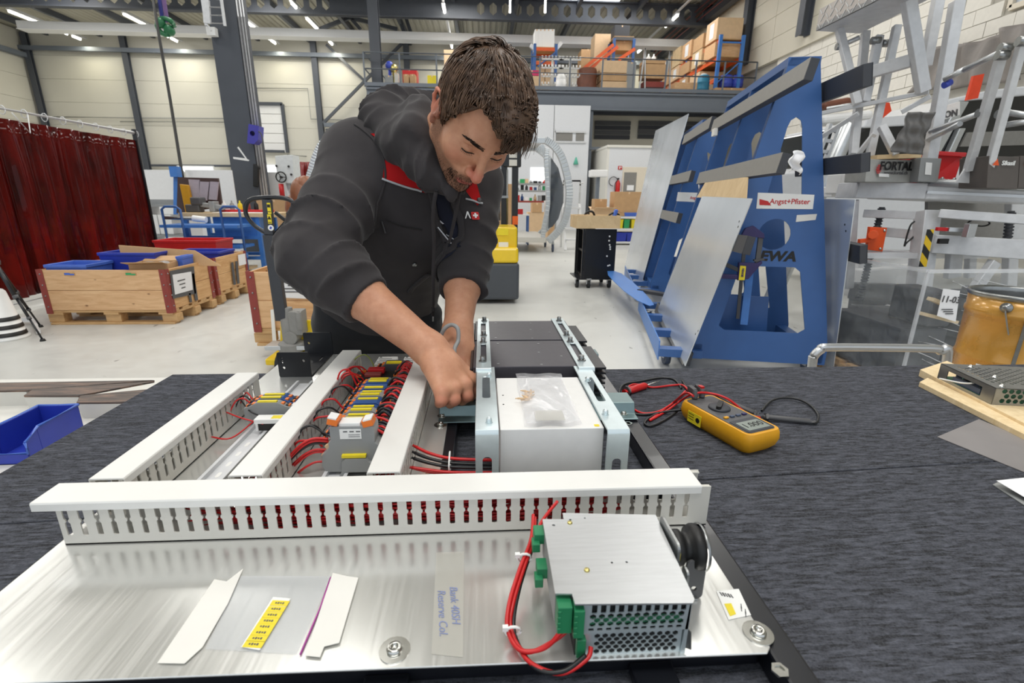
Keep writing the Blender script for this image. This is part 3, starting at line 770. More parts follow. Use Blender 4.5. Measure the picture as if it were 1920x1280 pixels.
# two white plug modules in front of the left row
for k,(px,py,lab) in enumerate(((514,790,'small white plug module with black base, nearer one'),(528,772,'small white plug module with black base, farther one'))):
    p = oz(px,py,ZP+.02);t = thing('plug_module',lab,'module',(p.x,p.y,ZP),'white plug modules on the left rail')
    b = MB();b.box((p.x,p.y,ZP+.014),(.052,.018,.013));obj('base',b,M['black'],t,.001)
    b = MB();b.box((p.x,p.y,ZP+.0245),(.058,.020,.008));b.box((p.x-.025,p.y,ZP+.015),(.004,.021,.015));b.box((p.x+.025,p.y,ZP+.030),(.008,.012,.012));obj('cap',b,M['white'],t,.0008)
    b = MB();b.box((p.x+.006,p.y-.0005,ZP+.0288),(.016,.012,.0006));obj('marker',b,M['yellow'],t)
# tall relay facing the camera
rx,ry = -.1875,.632
t = thing('relay_module','tall grey relay module with orange levers and yellow marker','relay',(rx,ry,ZP))
b = MB();z0 = ZP+.006
pr = [(-.042,0),(.042,0),(.046,.012),(.043,.026),(.036,.033),(.036,.042),(.031,.046),(.031,.068),(.029,.072),(-.030,.072),(-.031,.068),(-.031,.050),(-.035,.046),(-.034,.040),(-.040,.032),(-.045,.028),(-.047,.010)]
b.plate(V((rx,ry,z0)),V((1,0,0)),V((0,0,1)),pr,V((0,.03,0)));obj('body',b,M['grey_plastic'],t,.001)
b = MB();pr = [(-.024,-.004),(-.020,.004),(-.019,.018),(-.013,.024),(.016,.024),(.020,.018),(.024,.016),(.028,.012),(.027,-.004),(.022,-.006),(.020,.002),(-.016,.002),(-.018,-.006)]
b.plate(V((rx+.002,ry-.006,z0)),V((1,0,0)),V((0,0,1)),pr,V((0,.006,0)));obj('end_clamp',b,M['grey_plastic'],t,.0006,1)
b = MB();b.box((rx+.001,ry-.003,z0+.0275),(.034,.006,.004));obj('marker',b,M['yellow'],t)
b = MB();b.box((rx-.003,ry+.012,z0+.0735),(.03,.02,.006));obj('top_cover',b,M['white'],t,.001)
for s,dz in ((-1,.004),(1,.001)):
    b = MB();b.box((rx+s*.024-.001,ry+.008,z0+.076+dz),(.015,.022,.010),R=Matrix.Rotation(-.25*s,3,'Y'));lv = obj('lever',b,M['orange'],t,.001)
    b = MB();b.box((rx+s*.024-.001,ry+.006,z0+.0818+dz),(.012,.018,.002),R=Matrix.Rotation(-.25*s,3,'Y'));obj('lever_top',b,M['white'],lv)
b = MB();b.box((rx-.002,ry-.0003,z0+.0605),(.030,.0008,.015));lb = obj('label',b,M['white'],t)
b = MB()
for k in range(3): b.box((rx-.009+.009*k,ry-.0008,z0+.0645),(.006,.0004,.0016))
for k in range(2): b.box((rx+.003,ry-.0008,z0+.0595-.003*k),(.016,.0004,.0007))
obj('print',b,M['dk_grey'],lb)
b = MB()
for s in (-1,1): b.box((rx+s*.037,ry+.012,z0+.038),(.009,.012,.006),R=Matrix.Rotation(.5*s,3,'Y'))
for s in (-1,1): b.box((rx+s*.044,ry+.012,z0+.024),(.007,.012,.006),R=Matrix.Rotation(.6*s,3,'Y'))
tag(obj('clamp_end',b,M['card_light'],t),kind='stuff')
# black contactor with red cap and two grey relays at the back of the row
t = thing('contactor','black contactor block with red cap at the back of the row','contactor',(-.205,.945,ZP))
b = MB();b.bb((-.262,.925,ZP+.006),(-.150,.965,ZP+.040));obj('body',b,M['black'],t,.001)
b = MB();b.bb((-.238,.948,ZP+.04),(-.205,.964,ZP+.050));obj('cap',b,M['red'],t,.001)
b = MB();b.bb((-.240,.928,ZP+.04),(-.208,.945,ZP+.046));obj('brown_cover',b,M['red_brown'],t,.001)
b = MB()
for x,y in ((-.178,.933),(-.178,.953),(-.160,.933),(-.160,.953),(-.252,.93),(-.248,.958)): b.box((x,y,ZP+.042),(.010,.006,.004))
tag(obj('push_button',b,M['orange'],t),kind='stuff')
b = MB();b.box((-.169,.943,ZP+.042),(.004,.03,.005));obj('bridge',b,M['red'],t)
terminal('grey and blue terminal block behind the black contactor',-.192,.985,.078,.03,.040,'dk_grey')
for k,(px,lab) in enumerate(((722,'pale grey printed relay box at the back, left one'),(772,'pale grey printed relay box at the back, right one'))):
    p = oz(px,680,ZP+.035);t = thing('relay_box',lab,'relay',(p.x,p.y,ZP),'pale relay boxes at the back of the plate')
    b = MB();b.box((p.x,p.y,ZP+.018),(.044,.085,.036));obj('body',b,M['duct_cover'],t,.002)
    b = MB()
    for j in range(6): b.box((p.x-.004,p.y-.03+.011*j,ZP+.0363),(.022+.008*(j % 2),.002,.0005))
    b.box((p.x-.016,p.y+.036,ZP+.0363),(.005,.005,.0005));obj('print',b,M['dk_grey'],t)
# ------------------------------------------------------------------ wires
def wire(lab,pts,r,m,group,sub=6):
    b = MB();b.tube(pts,r,6,sub=sub);return tag(obj('wire',b,M[m]),lab,'wire',group)
GR = 'wires arching from the terminals into the right-hand duct'
for i in range(44):
    y = .66+.0074*i+random.uniform(-.002,.002);red = (i % 3 != 1) if i > 30 else (i % 3 == 0)
    z = ZP+.042;dx = random.uniform(-.006,.006);h = random.uniform(.012,.028)
    wire('short %s wire arching into the right duct, %s from the tall relay' % ('red' if red else 'black',ordn(i+1)),[(-.178+dx,y,z-.006),(-.175+dx,y-.002,z+.006),(-.163+dx,y-.004,z+h*.8),(-.149,y-.008,z+.004+h*.4),(-.126,y-.012,z-.010)],.0023,'wire_red' if red else 'wire_black',GR)
GL = 'wires arching from the left-hand duct to the terminals'
for i in range(16):
    y = .66+.0205*i+random.uniform(-.004,.004)
    if .79 < y < .83 or .70 < y < .74: continue
    red = i % 2 == 0 or y > .88
    h = random.uniform(.006,.02) if y < .88 else random.uniform(.012,.034)
    dy = random.uniform(-.03,.0)
    wire('short %s wire arching from the middle duct to the terminals, %s from the relay' % ('red' if red else 'black',ordn(i+1)),[(-.282,y+dy,ZP+.034),(-.272,y+dy*.7,ZP+.036+h),(-.256,y+dy*.3,ZP+.036+h*1.1),(-.246,y,ZP+.042),(-.240,y+.002,ZP+.033)],.0017,'wire_red' if red else 'wire_black',GL)
for k,(dz,m) in enumerate(((.052,'wire_red'),(.048,'wire_red'),(.044,'wire_black'),(.034,'wire_red'),(.030,'wire_red'),(.014,'wire_red'))):
    wire('%s wire from the middle duct into the tall relay, %s from the top' % ('red' if m[5] == 'r' else 'black',ordn(k+1)),[(-.283,ry+.002+.003*k,ZP+dz-.024),(-.262,ry+.006,ZP+dz-.004),(-.246,ry+.012,ZP+dz+.002),(-.226,ry+.014,ZP+dz)],.0019,m,'wires into the tall relay')
wire('thin black wire leaving the relay toward the middle duct',[(-.283,ry+.05,ZP+.045),(-.262,ry+.045,ZP+.058),(-.240,ry+.03,ZP+.056),(-.222,ry+.016,ZP+.054)],.0014,'wire_black',None)
wire('green and yellow earth wire arching behind the contactor',[(-.282,.99,ZP+.042),(-.272,1.0,ZP+.058),(-.252,1.0,ZP+.064),(-.235,.985,ZP+.05),(-.230,.975,ZP+.036)],.0013,'wire_green',None)
G1 = 'thin wires at the left terminal row'
for k in range(3):
    wire('thin %s wire from the left duct to the left terminals' % ('front red','black','rear red')[k],[(-.444,.80+.02*k,ZP+.025),(-.436,.812+.018*k,ZP+.042),(-.424,.815+.01*k,ZP+.046),(-.414,.816+.006*k,ZP+.036)],.0013,('wire_red','wire_black','wire_red')[k],G1)
p = oz(505,782,ZP+.02);wire('long thin black wire to the nearer plug module',[(-.444,.84,ZP+.038),(-.41,.80,ZP+.03),(p.x-.02,p.y+.004,ZP+.022)],.0013,'wire_black',None)
wire('long thin red wire to the farther plug module',[(-.444,.79,ZP+.032),(-.41,.77,ZP+.03),(-.372,.765,ZP+.02)],.0012,'wire_red',None)
wire('thin red wire lying low beside the plug modules',[(-.444,.735,ZP+.014),(-.41,.732,ZP+.012),(p.x-.026,p.y-.002,ZP+.014)],.0013,'wire_red',None)

# ------------------------------------------------------------------ silver enclosure under two straps
def strap(parent,x0,x1,y0,y1,zt,zb,slots,fslot=None,name='strap',m='zinc',rear=True):
    b = MB();w_ = x1-x0
    b.plate(V((x0,0,zt)),V((1,0,0)),V((0,1,0)),[(0,y0+.003),(w_,y0+.003),(w_,y1-.003),(0,y1-.003)],V((0,0,.0026)),[rrect(w_*.30,a,w_*.70,c,w_*.13) for a,c in slots])
    for y,s in ((y0,1),(y1,-1)):
        if s < 0 and not rear: continue
        pr = [(y,zt-.003),(y+s*.001,zt-.0004),(y+s*.003,zt+.0026),(y+s*.0035,zt),(y+s*.0026,zt-.003)]
        b.add([V((x0,a,h)) for a,h in pr]+[V((x1,a,h)) for a,h in pr],[(i,(i+1) % 5,5+(i+1) % 5,5+i) if s > 0 else (5+i,5+(i+1) % 5,(i+1) % 5,i) for i in range(5)]+[tuple(range(5))[::-1],tuple(range(5,10))])
        hs = [rrect(w_*.30,fslot[0]-zb,w_*.70,fslot[1]-zb,w_*.18)] if (fslot and s > 0) else []
        b.plate(V((x0,y if s > 0 else y-.0026,zb)),V((1,0,0)),V((0,0,1)),[(0,0),(w_,0),(w_,zt-zb-.003),(0,zt-zb-.003)],V((0,.0026,0)),hs)
    return obj(name,b,M[m],parent,.0004,1)
EZ = .944
t = thing('steel_enclosure','silver grey steel enclosure under two zinc straps','enclosure',(.093,.70,ZP))
b = MB();b.bb((.0215,.602,ZP+.003),(.1665,.800,EZ));obj('box',b,M['lid_grey'],t,.0012)
b = MB();b.bb((.154,.606,EZ),(.161,.612,EZ+.0006));obj('yellow_dot',b,M['yellow'],t)
b = MB()
for px,py in ((943,741),(944,758)):
    p = oz(px,py,EZ);b.cyl(p,p+V((0,0,.0004)),.0014,n=8)
obj('rivet_hole',b,M['black'],t)
strap(t,-.0125,.0195,.588,.862,EZ+.003,ZP+.003,[(.70,.792)],(ZP+.008,ZP+.050))
strap(t,.1665,.1975,.583,.862,EZ+.003,ZP+.003,[(.68,.785)],(ZP+.006,ZP+.046))
for px,py in ((917,706),(917,791),(1102,714),(1135,776)): bolt(px,py,EZ+.0056,.0042,t,'bolt',1.25,.006,'zinc')
# ------------------------------------------------------------------ two black power units under straps
UZ = .950
for (y0,y1,lab) in ((.842,1.010,'black finned power unit nearer the camera under slotted straps'),(1.0175,1.186,'black finned power unit farther back under slotted straps')):
    t = thing('power_unit',lab,'power unit',(.09,(y0+y1)/2,ZP),'black power units side by side')
    b = MB();b.bb((-.020,y0,ZP+.003),(.207,y1,UZ));obj('housing',b,M['unit_top'],t,.0015)
    for k in range(7):
        b = MB();b.bb((.207,y0+.012,UZ-.012-.010*k),(.232,y1-.02,UZ-.008-.010*k));obj('cooling_fin',b,M['black_paint'],t)
    b = MB();b.bb((-.026,y0+.003,ZP+.004),(-.0205,y1-.003,UZ-.004));obj('end_plate',b,M['black_gloss'],t,.001)
    b = MB()
    for fx,fy in ((.06,.10),(.60,.06),(.90,.35),(.62,.5),(.08,.88),(.66,.86)):
        b.cyl((.018+fx*.15,y0+fy*(y1-y0),UZ),(.018+fx*.15,y0+fy*(y1-y0),UZ+.0005),.0026,n=10)
    obj('screw',b,M['steel'],t)
t = thing('mounting_strap','left slotted zinc strap over the two black power units','strap',(0,1.0,UZ),'long straps over the black units')
strap(t,-.0145,.0135,.822,1.2,UZ+.001,ZP+.024,[(.858,.975),(1.045,1.15)],None)
for px,py in ((908,601),(907,628),(906,641),(905,677)):
    p = oz(px,py,UZ+.004);b = MB();b.cyl(p,p+V((0,0,.0015)),.0075,n=16);b.cyl(p+V((0,0,.0015)),p+V((0,0,.010)),.005,n=14);b.cyl(p+V((0,0,.0095)),p+V((0,0,.0102)),.003,n=6,m=1);obj('bolt',b,[M['steel'],M['black']],t)
t = thing('mounting_strap','right slotted zinc strap over the two black power units','strap',(.19,1.0,UZ),'long straps over the black units')
strap(t,.173,.203,.822,1.2,UZ+.001,ZP+.024,[(.858,.975),(1.045,1.15)],None)
for px,py in ((1048,601),(1062,628),(1069,640),(1090,675)):
    p = oz(px,py,UZ+.004);b = MB();b.cyl(p,p+V((0,0,.0015)),.0075,n=16);b.cyl(p+V((0,0,.0015)),p+V((0,0,.010)),.005,n=14);b.cyl(p+V((0,0,.0095)),p+V((0,0,.0102)),.003,n=6,m=1);obj('bolt',b,[M['steel'],M['black']],t)
# cables from the duct into the enclosure bay
GB = 'thick cables leaving the right duct toward the enclosure'
for k,(m,dz) in enumerate((('wire_red',.014),('wire_red',.008),('wire_black',.018),('wire_black',.022),('wire_red',.027))):
    wire('%s cable from the right duct to the left strap, %s from the front' % ('red' if m[5] == 'r' else 'black',ordn(k+1)),[(-.107,.620+.010*k,ZP+dz+.004),(-.08,.618+.006*k,ZP+dz),(-.045,.615+.004*k,ZP+dz-.003),(.02,.612+.003*k,ZP+dz-.003)],.0024,m,GB)
b = MB();p = oz(843,868,ZP+.016);b.tube([p+V((0,-.010,-.012)),p+V((0,-.012,.004)),p+V((0,.012,.012)),p+V((0,.014,-.008)),p+V((0,-.010,-.012))],.0014,5,sub=4);tag(obj('cable_tie',b,M['white']),'white cable tie around the cables beside the enclosure','cable tie')
# ------------------------------------------------------------------ crumpled bag with crimp sleeves on the enclosure
def bag_fn(c,uu,vv,w_,h_,amp,seed,base):
    rnd = np.random.RandomState(seed);ks = rnd.uniform(-9,9,(10,2));ph = rnd.uniform(0,6.28,10)
    def fn(u,v_):
        a = sum(math.sin(ks[i][0]*u+ks[i][1]*v_+ph[i]) for i in range(10))/10
        e = min(u,1-u,v_,1-v_);f = min(1,e*6)
        q = V(c)+V(uu)*((u-.5)*w_*(1+.04*math.sin(9*v_+seed)))+V(vv)*((v_-.5)*h_*(1+.03*math.sin(11*u)))
        return q+V((0,0,base+amp*(.15+f)*abs(a)*2.2))
    return fn
p0,p1 = oz(1022,706,EZ),oz(1022,800,EZ)
cx_,cy2,hh = (p0.x+p1.x)/2,(p0.y+p1.y)/2,p0.y-p1.y
t = thing('clear_bag','crumpled clear plastic bag lying on the silver enclosure','bag',(cx_,cy2,EZ))
b = MB();b.grid(bag_fn((cx_,cy2,EZ),(1,0,0),(0,1,0),.078,hh,.007,5,.006),34,34);obj('upper_film',b,M['bag'],t)
b = MB();b.grid(bag_fn((cx_,cy2,EZ),(1,0,0),(0,1,0),.080,hh,.001,8,.0008),20,20);obj('lower_film',b,M['bag'],t)
b = MB();q0,q1 = oz(1000,782,EZ),oz(1060,800,EZ);b.bb((q0.x,q1.y,EZ+.0102),(q1.x,q0.y,EZ+.0105));obj('tape',b,M['tape_clear'],t)
for k in range(14):
    a = random.uniform(0,PI);q = oz(987+random.uniform(-13,15),748+random.uniform(-9,10),EZ);d = V((math.cos(a),math.sin(a),random.uniform(-.1,.3)))*.006
    b = MB();b.cyl(q+V((0,0,.004+.0003*k))-d,q+V((0,0,.004+.0003*k))+d,.0016,n=8);b.cyl(q+V((0,0,.004+.0003*k))+d,q+V((0,0,.004+.0003*k))+d*1.6,.0009,n=6)
    tag(obj('crimp_sleeve',b,M['card_light']),'tiny beige crimp sleeve inside the crumpled clear bag','sleeve','crimp sleeves in the clear bag')
# ------------------------------------------------------------------ black U bracket at the back left of the plate
t = thing('u_bracket','black U-shaped steel bracket standing at the back of the plate','bracket',(-.42,1.13,ZP))
yb0,yb1,xb0,xb1 = 1.042,1.205,-.456,-.386
hol = [circ(.010,.046,.002,10),circ(.010,.040,.002,10),circ(.010,.034,.002,10),circ(.012,.022,.0032,12),circ(.056,.038,.0032,12)]
b = MB();b.plate(V((xb0,yb0,ZP)),V((1,0,0)),V((0,0,1)),rrect(0,0,xb1-xb0,.058,.004),V((0,.003,0)),hol);obj('front_wall',b,M['black_paint'],t)
b = MB();b.plate(V((xb0,yb1,ZP)),V((1,0,0)),V((0,0,1)),rrect(0,0,xb1-xb0,.058,.004),V((0,.003,0)),[circ(.012,.03,.0032,12)]);obj('rear_wall',b,M['black_paint'],t)
b = MB();b.plate(V((xb0,yb0+.003,ZP)),V((1,0,0)),V((0,1,0)),[(0,0),(xb1-xb0,0),(xb1-xb0,yb1-yb0-.003),(0,yb1-yb0-.003)],V((0,0,.003)),[circ(.05,.03,.005,12),rrect(.03,.05,.036,.085,.003),rrect(.05,.10,.056,.135,.003),circ(.02,.12,.004,12)]);obj('floor_plate',b,M['black_paint'],t)
# ------------------------------------------------------------------ power supply at the front right
zs = ZP+.062;y0,y1 = .326,.437
t = thing('power_supply','metal-cased power supply with honeycomb grille and green connectors','power supply',(.12,.38,ZP))
pb_,qb_ = (.060,.072),(.180,.172)
top = [(.0745,.322),(.1745,.318),(.1775,.322),(.1835,.436),(.0835,.444),(.0830,.4335),(.0605,.4345),(.0595,.334),(.0740,.333)]
b = MB();b.plate(V((0,0,zs)),V((1,0,0)),V((0,1,0)),top,V((0,0,.0018)),[circ(.071,.424,.0016,10),circ(.09,.432,.0012,10),circ(.118,.368,.0011,8),circ(.132,.368,.0011,8),circ(.106,.434,.001,8)]);obj('top_cover',b,M['alu'],t,.0005,1)
for x,y in ((.0885,.427),(.0925,.3595)):
    b = MB();b.lathe((x,y,zs+.0018),[(.0028,0),(.0024,.0012),(.0008,.0014)],12);obj('screw',b,M['screw_gold'],t)
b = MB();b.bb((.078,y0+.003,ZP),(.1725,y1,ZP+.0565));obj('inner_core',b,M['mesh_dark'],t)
b = MB();b.bb((.082,y0+.0027,ZP+.034),(.172,y0+.0032,ZP+.042));obj('circuit_board',b,M['pcb'],t)
def hexgrille(x0,x1,z0,z1,r,y,rows,cols_):
    hs = [];dx = (x1-x0)/cols_;dz = (z1-z0)/rows
    for j in range(rows):
        for i in range(cols_-(j % 2)):
            cx = x0+dx*(i+.5+(.5 if j % 2 else 0));cz = z0+dz*(j+.5)
            hs.append([(cx+r*math.cos(PI/3*k+PI/6),cz+r*math.sin(PI/3*k+PI/6)) for k in range(6)])
    return hs
hs = hexgrille(.088,.1735,ZP+.0345,ZP+.047,.0031,0,3,11)
hs += [rrect(.0905+.0078*i,ZP+.0485,.0953+.0078*i,ZP+.0585,.0008,2) for i in range(11)]
hs += [rrect(.0885+.0078*i,ZP+.0295,.0933+.0078*i,ZP+.0325,.0006,2) for i in range(11)]
b = MB();b.plate(V((0,y0,0)),V((1,0,0)),V((0,0,1)),[(.0835,ZP+.027),(.1775,ZP+.027),(.1775,zs),(.0835,zs)],V((0,.0012,0)),hs);obj('upper_grille',b,M['zinc'],t)
hs = hexgrille(.094,.171,ZP+.002,ZP+.0235,.0029,0,5,11)
b = MB();b.plate(V((0,y0+.002,0)),V((1,0,0)),V((0,0,1)),[(.079,ZP),(.1735,ZP),(.1735,ZP+.0262),(.079,ZP+.0262)],V((0,.0012,0)),hs);obj('lower_grille',b,M['zinc'],t)
b = MB();b.hexa([V(q) for q in ((.1735,y0,ZP),(.1775,y0,ZP),(.1835,y1,ZP),(.1795,y1,ZP),(.1765,y0,zs),(.1780,y0,zs),(.1840,y1,zs),(.1825,y1,zs))]);obj('side_wall',b,M['zinc'],t)
b = MB();b.bb((.0605,y0+.012,ZP+.028),(.079,y1-.01,zs));obj('left_wall',b,M['grey_plastic'],t)
for (x0,x1,ya,z0,z1) in ((.061,.0735,.324,.030,.058),(.0745,.0835,.3205,.028,.057)):
    b = MB();b.bb((x0,ya,ZP+z0),(x1,ya+.014,ZP+z1))
    for k in range(4): b.bb((x0-.0004,ya-.001,ZP+z0+.004+.006*k),(x0+.003,ya,ZP+z0+.007+.006*k))
    obj('connector',b,M['green_conn'],t,.0006,1)
b = MB();b.bb((.0785,y0-.004,ZP+.004),(.0865,y0+.003,ZP+.024));obj('connector',b,M['green_conn'],t,.0006,1)
for (ya,dz) in ((.425,.052),(.395,.036)):
    b = MB();b.box((.056,ya,ZP+dz),(.011,.016,.012));b.box((.052,ya-.008,ZP+dz-.006),(.008,.012,.010));obj('connector',b,M['green_conn'],t,.0006,1)
b = MB();b.plate(V((.1775,y0+.002,ZP+.004)),V((.7,-.7,0)),V((0,0,1)),[(0,0),(.006,.002),(.004,.02),(0,.022)],V((.0006,.0006,0)));obj('spring_clip',b,M['steel'],t)
GP = 'power supply wires looping over the plate'
def pw(lab,m,*pts): return wire(lab,[oz(x,y,ZP+z) for x,y,z in pts],.0021,m,GP,8)
pw('red wire from the front duct looping to the left green connector','wire_red',(1000,965,.045),(996,1010,.040),(975,1065,.034),(955,1130,.024),(952,1180,.014),(975,1218,.010),(1020,1215,.014),(1050,1185,.03),(1060,1158,.036))
pw('red wire from the front duct looping to the right green connector','wire_red',(1003,970,.043),(1000,1012,.038),(982,1065,.032),(962,1130,.022),(958,1178,.012),(985,1222,.008),(1040,1200,.016),(1080,1165,.03),(1096,1148,.040))
pw('red wire looping lowest to the bottom connector','wire_red',(1045,940,.052),(1012,985,.044),(986,1060,.028),(968,1125,.018),(964,1185,.008),(990,1238,.006),(1050,1262,.006),(1100,1235,.010),(1108,1212,.015))
pw('black wire running beside the red wires to the power supply','wire_black',(1006,975,.040),(1000,1020,.034),(980,1080,.026),(964,1150,.016),(968,1200,.008),(1005,1252,.005),(1055,1258,.008),(1098,1228,.012))
for (px,py,z,lab) in ((983,1046,.034,'upper'),(962,1183,.014,'lower')):
    p = oz(px,py,ZP+z);b = MB();b.tube([p+V((math.cos(a)*.007,-.001*math.sin(a),math.sin(a)*.006)) for a in [i*PI/5 for i in range(11)]],.0014,5);b.box(p+V((-.007,0,.004)),(.005,.004,.004));tag(obj('cable_tie',b,M['white']),'white cable tie around the red wires, %s one' % lab,'cable tie','cable ties on the red wires')
# round black gland on an angle bracket
t = thing('cable_gland','round black cable gland on a steel angle beside the power supply','gland',(.21,.40,ZP))
b = MB();b.plate(V((.184,.376,ZP)),V((0,1,0)),V((0,0,1)),rrect(0,0,.05,.072,.006),V((.003,0,0)),[circ(.025,.044,.013,20)]);obj('angle_bracket',b,M['steel'],t,.0006,1)
b = MB();b.plate(V((.191,.366,ZP)),V((0,1,0)),V((0,0,1)),rrect(0,0,.012,.05,.004),V((.0025,0,0)));b.bb((.186,.382,ZP+.0002),(.214,.40,ZP+.003));obj('bracket_foot',b,M['steel'],t,.0006,1)
RY = Matrix.Rotation(PI/2,3,'Y')
b = MB();b.lathe((.188,.404,ZP+.048),[(.010,0),(.018,.002),(.018,.010),(.015,.011),(.015,.018),(.021,.020),(.023,.024),(.023,.028),(.020,.031),(.008,.031)],26,R=RY);obj('gland_body',b,M['black'],t)
b = MB();b.lathe((.2185,.404,ZP+.048),[(.0235,0),(.0240,.002),(.0225,.0035)],26,R=RY,caps=False);obj('gland_rim',b,M['steel'],t)
b = MB();b.plate(V((.200,.386,ZP)),V((1,0,0)),V((0,0,1)),rrect(0,0,.020,.046,.005),V((0,.0025,0)),[circ(.010,.012,.0032,12)]);obj('gland_flange',b,M['dk_grey'],t)
b = MB();b.box((.189,.386,ZP+.054),(.003,.006,.008));obj('yellow_tag',b,M['yellow'],t)
# ------------------------------------------------------------------ flat things taped on the plate
def flat(px,z,th=.0004):
    q = [oz(x,y,z) for x,y in px];b = MB();n = len(q)
    b.add(q+[p+V((0,0,th)) for p in q],[tuple(range(n))[::-1] if True else 0,tuple(range(n,2*n))]+[(i,(i+1) % n,n+(i+1) % n,n+i) for i in range(n)])
    return b
t = thing('zip_bag','flat clear zip bag taped on the plate near the front','bag',tuple(oz(520,1160,ZP)))
obj('film',flat(((556,1226),(385,1216),(452,1080),(622,1080)),ZP+.0006),M['bag_flat'],t)
b = MB();b.tube([oz(x,y,ZP+.0014) for x,y in ((620,1082),(600,1140),(563,1226))],.0009,6);obj('zip_line',b,mat('violet_zip',(170,60,150),.4),t)
t = thing('label_strip','strip of yellow marker labels lying in the zip bag','labels',tuple(oz(500,1170,ZP)))
obj('backing',flat(((487,1219),(452,1213),(512,1119),(545,1122)),ZP+.0013),M['white'],t)
for k in range(8):
    f = (k+.5)/8
    c0 = oz(472+(528-472)*f,1213-(1213-1125)*f,ZP+.0019);b = MB();ang = math.atan2((oz(528,1125,ZP)-oz(472,1213,ZP)).y,(oz(528,1125,ZP)-oz(472,1213,ZP)).x)-PI/2
    b.box(c0,(.0175,.0064,.0004),rz=ang);lb = obj('label',b,M['yellow'],t)
    b = MB()
    for j in range(4): b.box(c0+Matrix.Rotation(ang,3,'Z') @ V((-.0036+.0024*j,0,.0003)),(.0016,.0022 if j % 2 else .0016,.0002),rz=ang)
    obj('print',b,M['dk_grey'],lb)
tag(obj('paper_tape',flat(((346,1244),(295,1243),(402,1086),(425,1090),(456,1066),(428,1130),(380,1213)),ZP+.0016),M['tape']),'white paper tape left of the zip bag','tape')
tag(obj('paper_tape',flat(((600,1232),(572,1229),(624,1074),(650,1080),(672,1083),(636,1205),(608,1212)),ZP+.0022),M['tape']),'white paper tape right of the zip bag','tape')
t = thing('handwritten_tape','yellowed tape strip with faint blue handwriting on the plate','tape',tuple(oz(842,1130,ZP)))
obj('strip',flat(((868,1232),(809,1226),(818,1036),(870,1034)),ZP+.0007),M['tape_clear'],t)
pen = mat('blue_pen_ink',(120,132,176),.6)
for s,px,py in (('Bank 40SH',852,1132),('Reserve Col.',829,1146)):
    p = oz(px,py,ZP+.0014);obj('handwriting',text_mesh(s,.0115,p,(.12,-1,0),(1,.12,0),depth=.0001,shear=.3,sx=.92),pen,t)
t = thing('type_label','printed white type label stuck on the right of the plate','label',tuple(oz(1380,1135,ZP)))
obj('sticker',flat(((1408,1153),(1366,1162),(1343,1108),(1385,1104)),ZP+.0004),M['white'],t)
obj('yellow_field',flat(((1380,1151),(1369,1155),(1358,1132),(1371,1131)),ZP+.0009),M['yellow'],t)
b = MB()
for k in range(5):
    p = oz(1352+5*k,1113+1*k,ZP+.001);b.box(p,(.0012+.0006*(k % 2),.005,.0003),rz=.1)
for k in range(4):
    p = oz(1390+4*k-4*(k % 2),1136+5*k,ZP+.001);b.box(p,(.006,.0008,.0003),rz=1.2)
obj('print',b,M['dk_grey'],t)

# ================================================================== ON THE CARPET, RIGHT
ax = V((.33,-.944,0)).normalized();pr_ = V((.944,.33,0)).normalized();mc = V((.452,.797,ZT))
RF = Matrix((( pr_.x,ax.x,0),(pr_.y,ax.y,0),(0,0,1)))   # local x = width, y = towards display end
t = thing('multimeter','amber yellow digital multimeter lying on the carpet','multimeter',mc)
def LF(x,y,z): return mc + pr_*x + ax*y + V((0,0,z))
def loft(rings,m=0):
    b = MB();n = len(rings[0]);vs = [p for r in rings for p in r]
    b.add(vs,[(j*n+i,j*n+(i+1) % n,(j+1)*n+(i+1) % n,(j+1)*n+i) for j in range(len(rings)-1) for i in range(n)],0,True)
    b.add(rings[0],[tuple(range(n))[::-1]]);b.add(rings[-1],[tuple(range(n))]);return b
def oval(w,l0,l1,z,r): return [LF(x,y,z) for x,y in rrect(-w/2,l0,w/2,l1,r,5)]
HL = .086
rings = [oval(.060,-HL+.010,HL-.012,.000,.012),oval(.078,-HL+.004,HL-.004,.010,.014),oval(.084,-HL,HL,.022,.016),oval(.082,-HL+.002,HL-.001,.034,.015),oval(.076,-HL+.005,HL-.004,.0395,.012)]
b = loft(rings);obj('holster',b,M['fluke'],t)
b = MB();b.add([LF(x,y,.0398) for x,y in rrect(-.032,-HL+.010,.032,HL-.010,.008)],[tuple(range(20))]);b.plate(LF(0,0,.038),pr_,ax,rrect(-.033,-HL+.010,.033,HL-.010,.008),V((0,0,.0024)));obj('face',b,M['dk_grey'],t)
b = MB();b.plate(LF(0,.052,.0402),pr_,ax,rrect(-.030,-.022,.030,.022,.003),V((0,0,.0012)));obj('display_bezel',b,M['rail_grey'],t)
b = MB();b.plate(LF(0,.055,.0412),pr_,ax,rrect(-.025,-.015,.025,.015,.002),V((0,0,.0008)));ds = obj('display',b,M['lcd'],t)
obj('digits',text_mesh('000.1',.020,LF(.0,.055,.0424),-pr_,-ax,depth=.0001),M['black'],ds)
b = MB();b.lathe(LF(0,-.022,.0404),[(.020,0),(.0195,.003),(.017,.0045),(.0001,.0045)],28);dl = obj('dial',b,M['rail_grey'],t)
b = MB();b.plate(LF(0,-.022,.0445),(pr_*.8-ax*.6),(pr_*.6+ax*.8),rrect(-.018,-.0045,.018,.0045,.004),V((0,0,.006)));obj('dial_grip',b,M['black'],dl,.0012)
for k,m in enumerate(('fluke','wheel_blue','wheel_blue','purple')):
    b = MB();b.box(LF(-.022+.0145*k,.016,.0418),(.009,.0055,.003),R=RF);obj('button',b,M[m],t,.0008)
b = MB();b.plate(LF(-.0425,-.055,.008),ax,V((0,0,1)),[(0,0),(.034,0),(.034,.022),(0,.022)],-pr_*.0008);sk = obj('warning_sticker',b,M['yellow'],t)
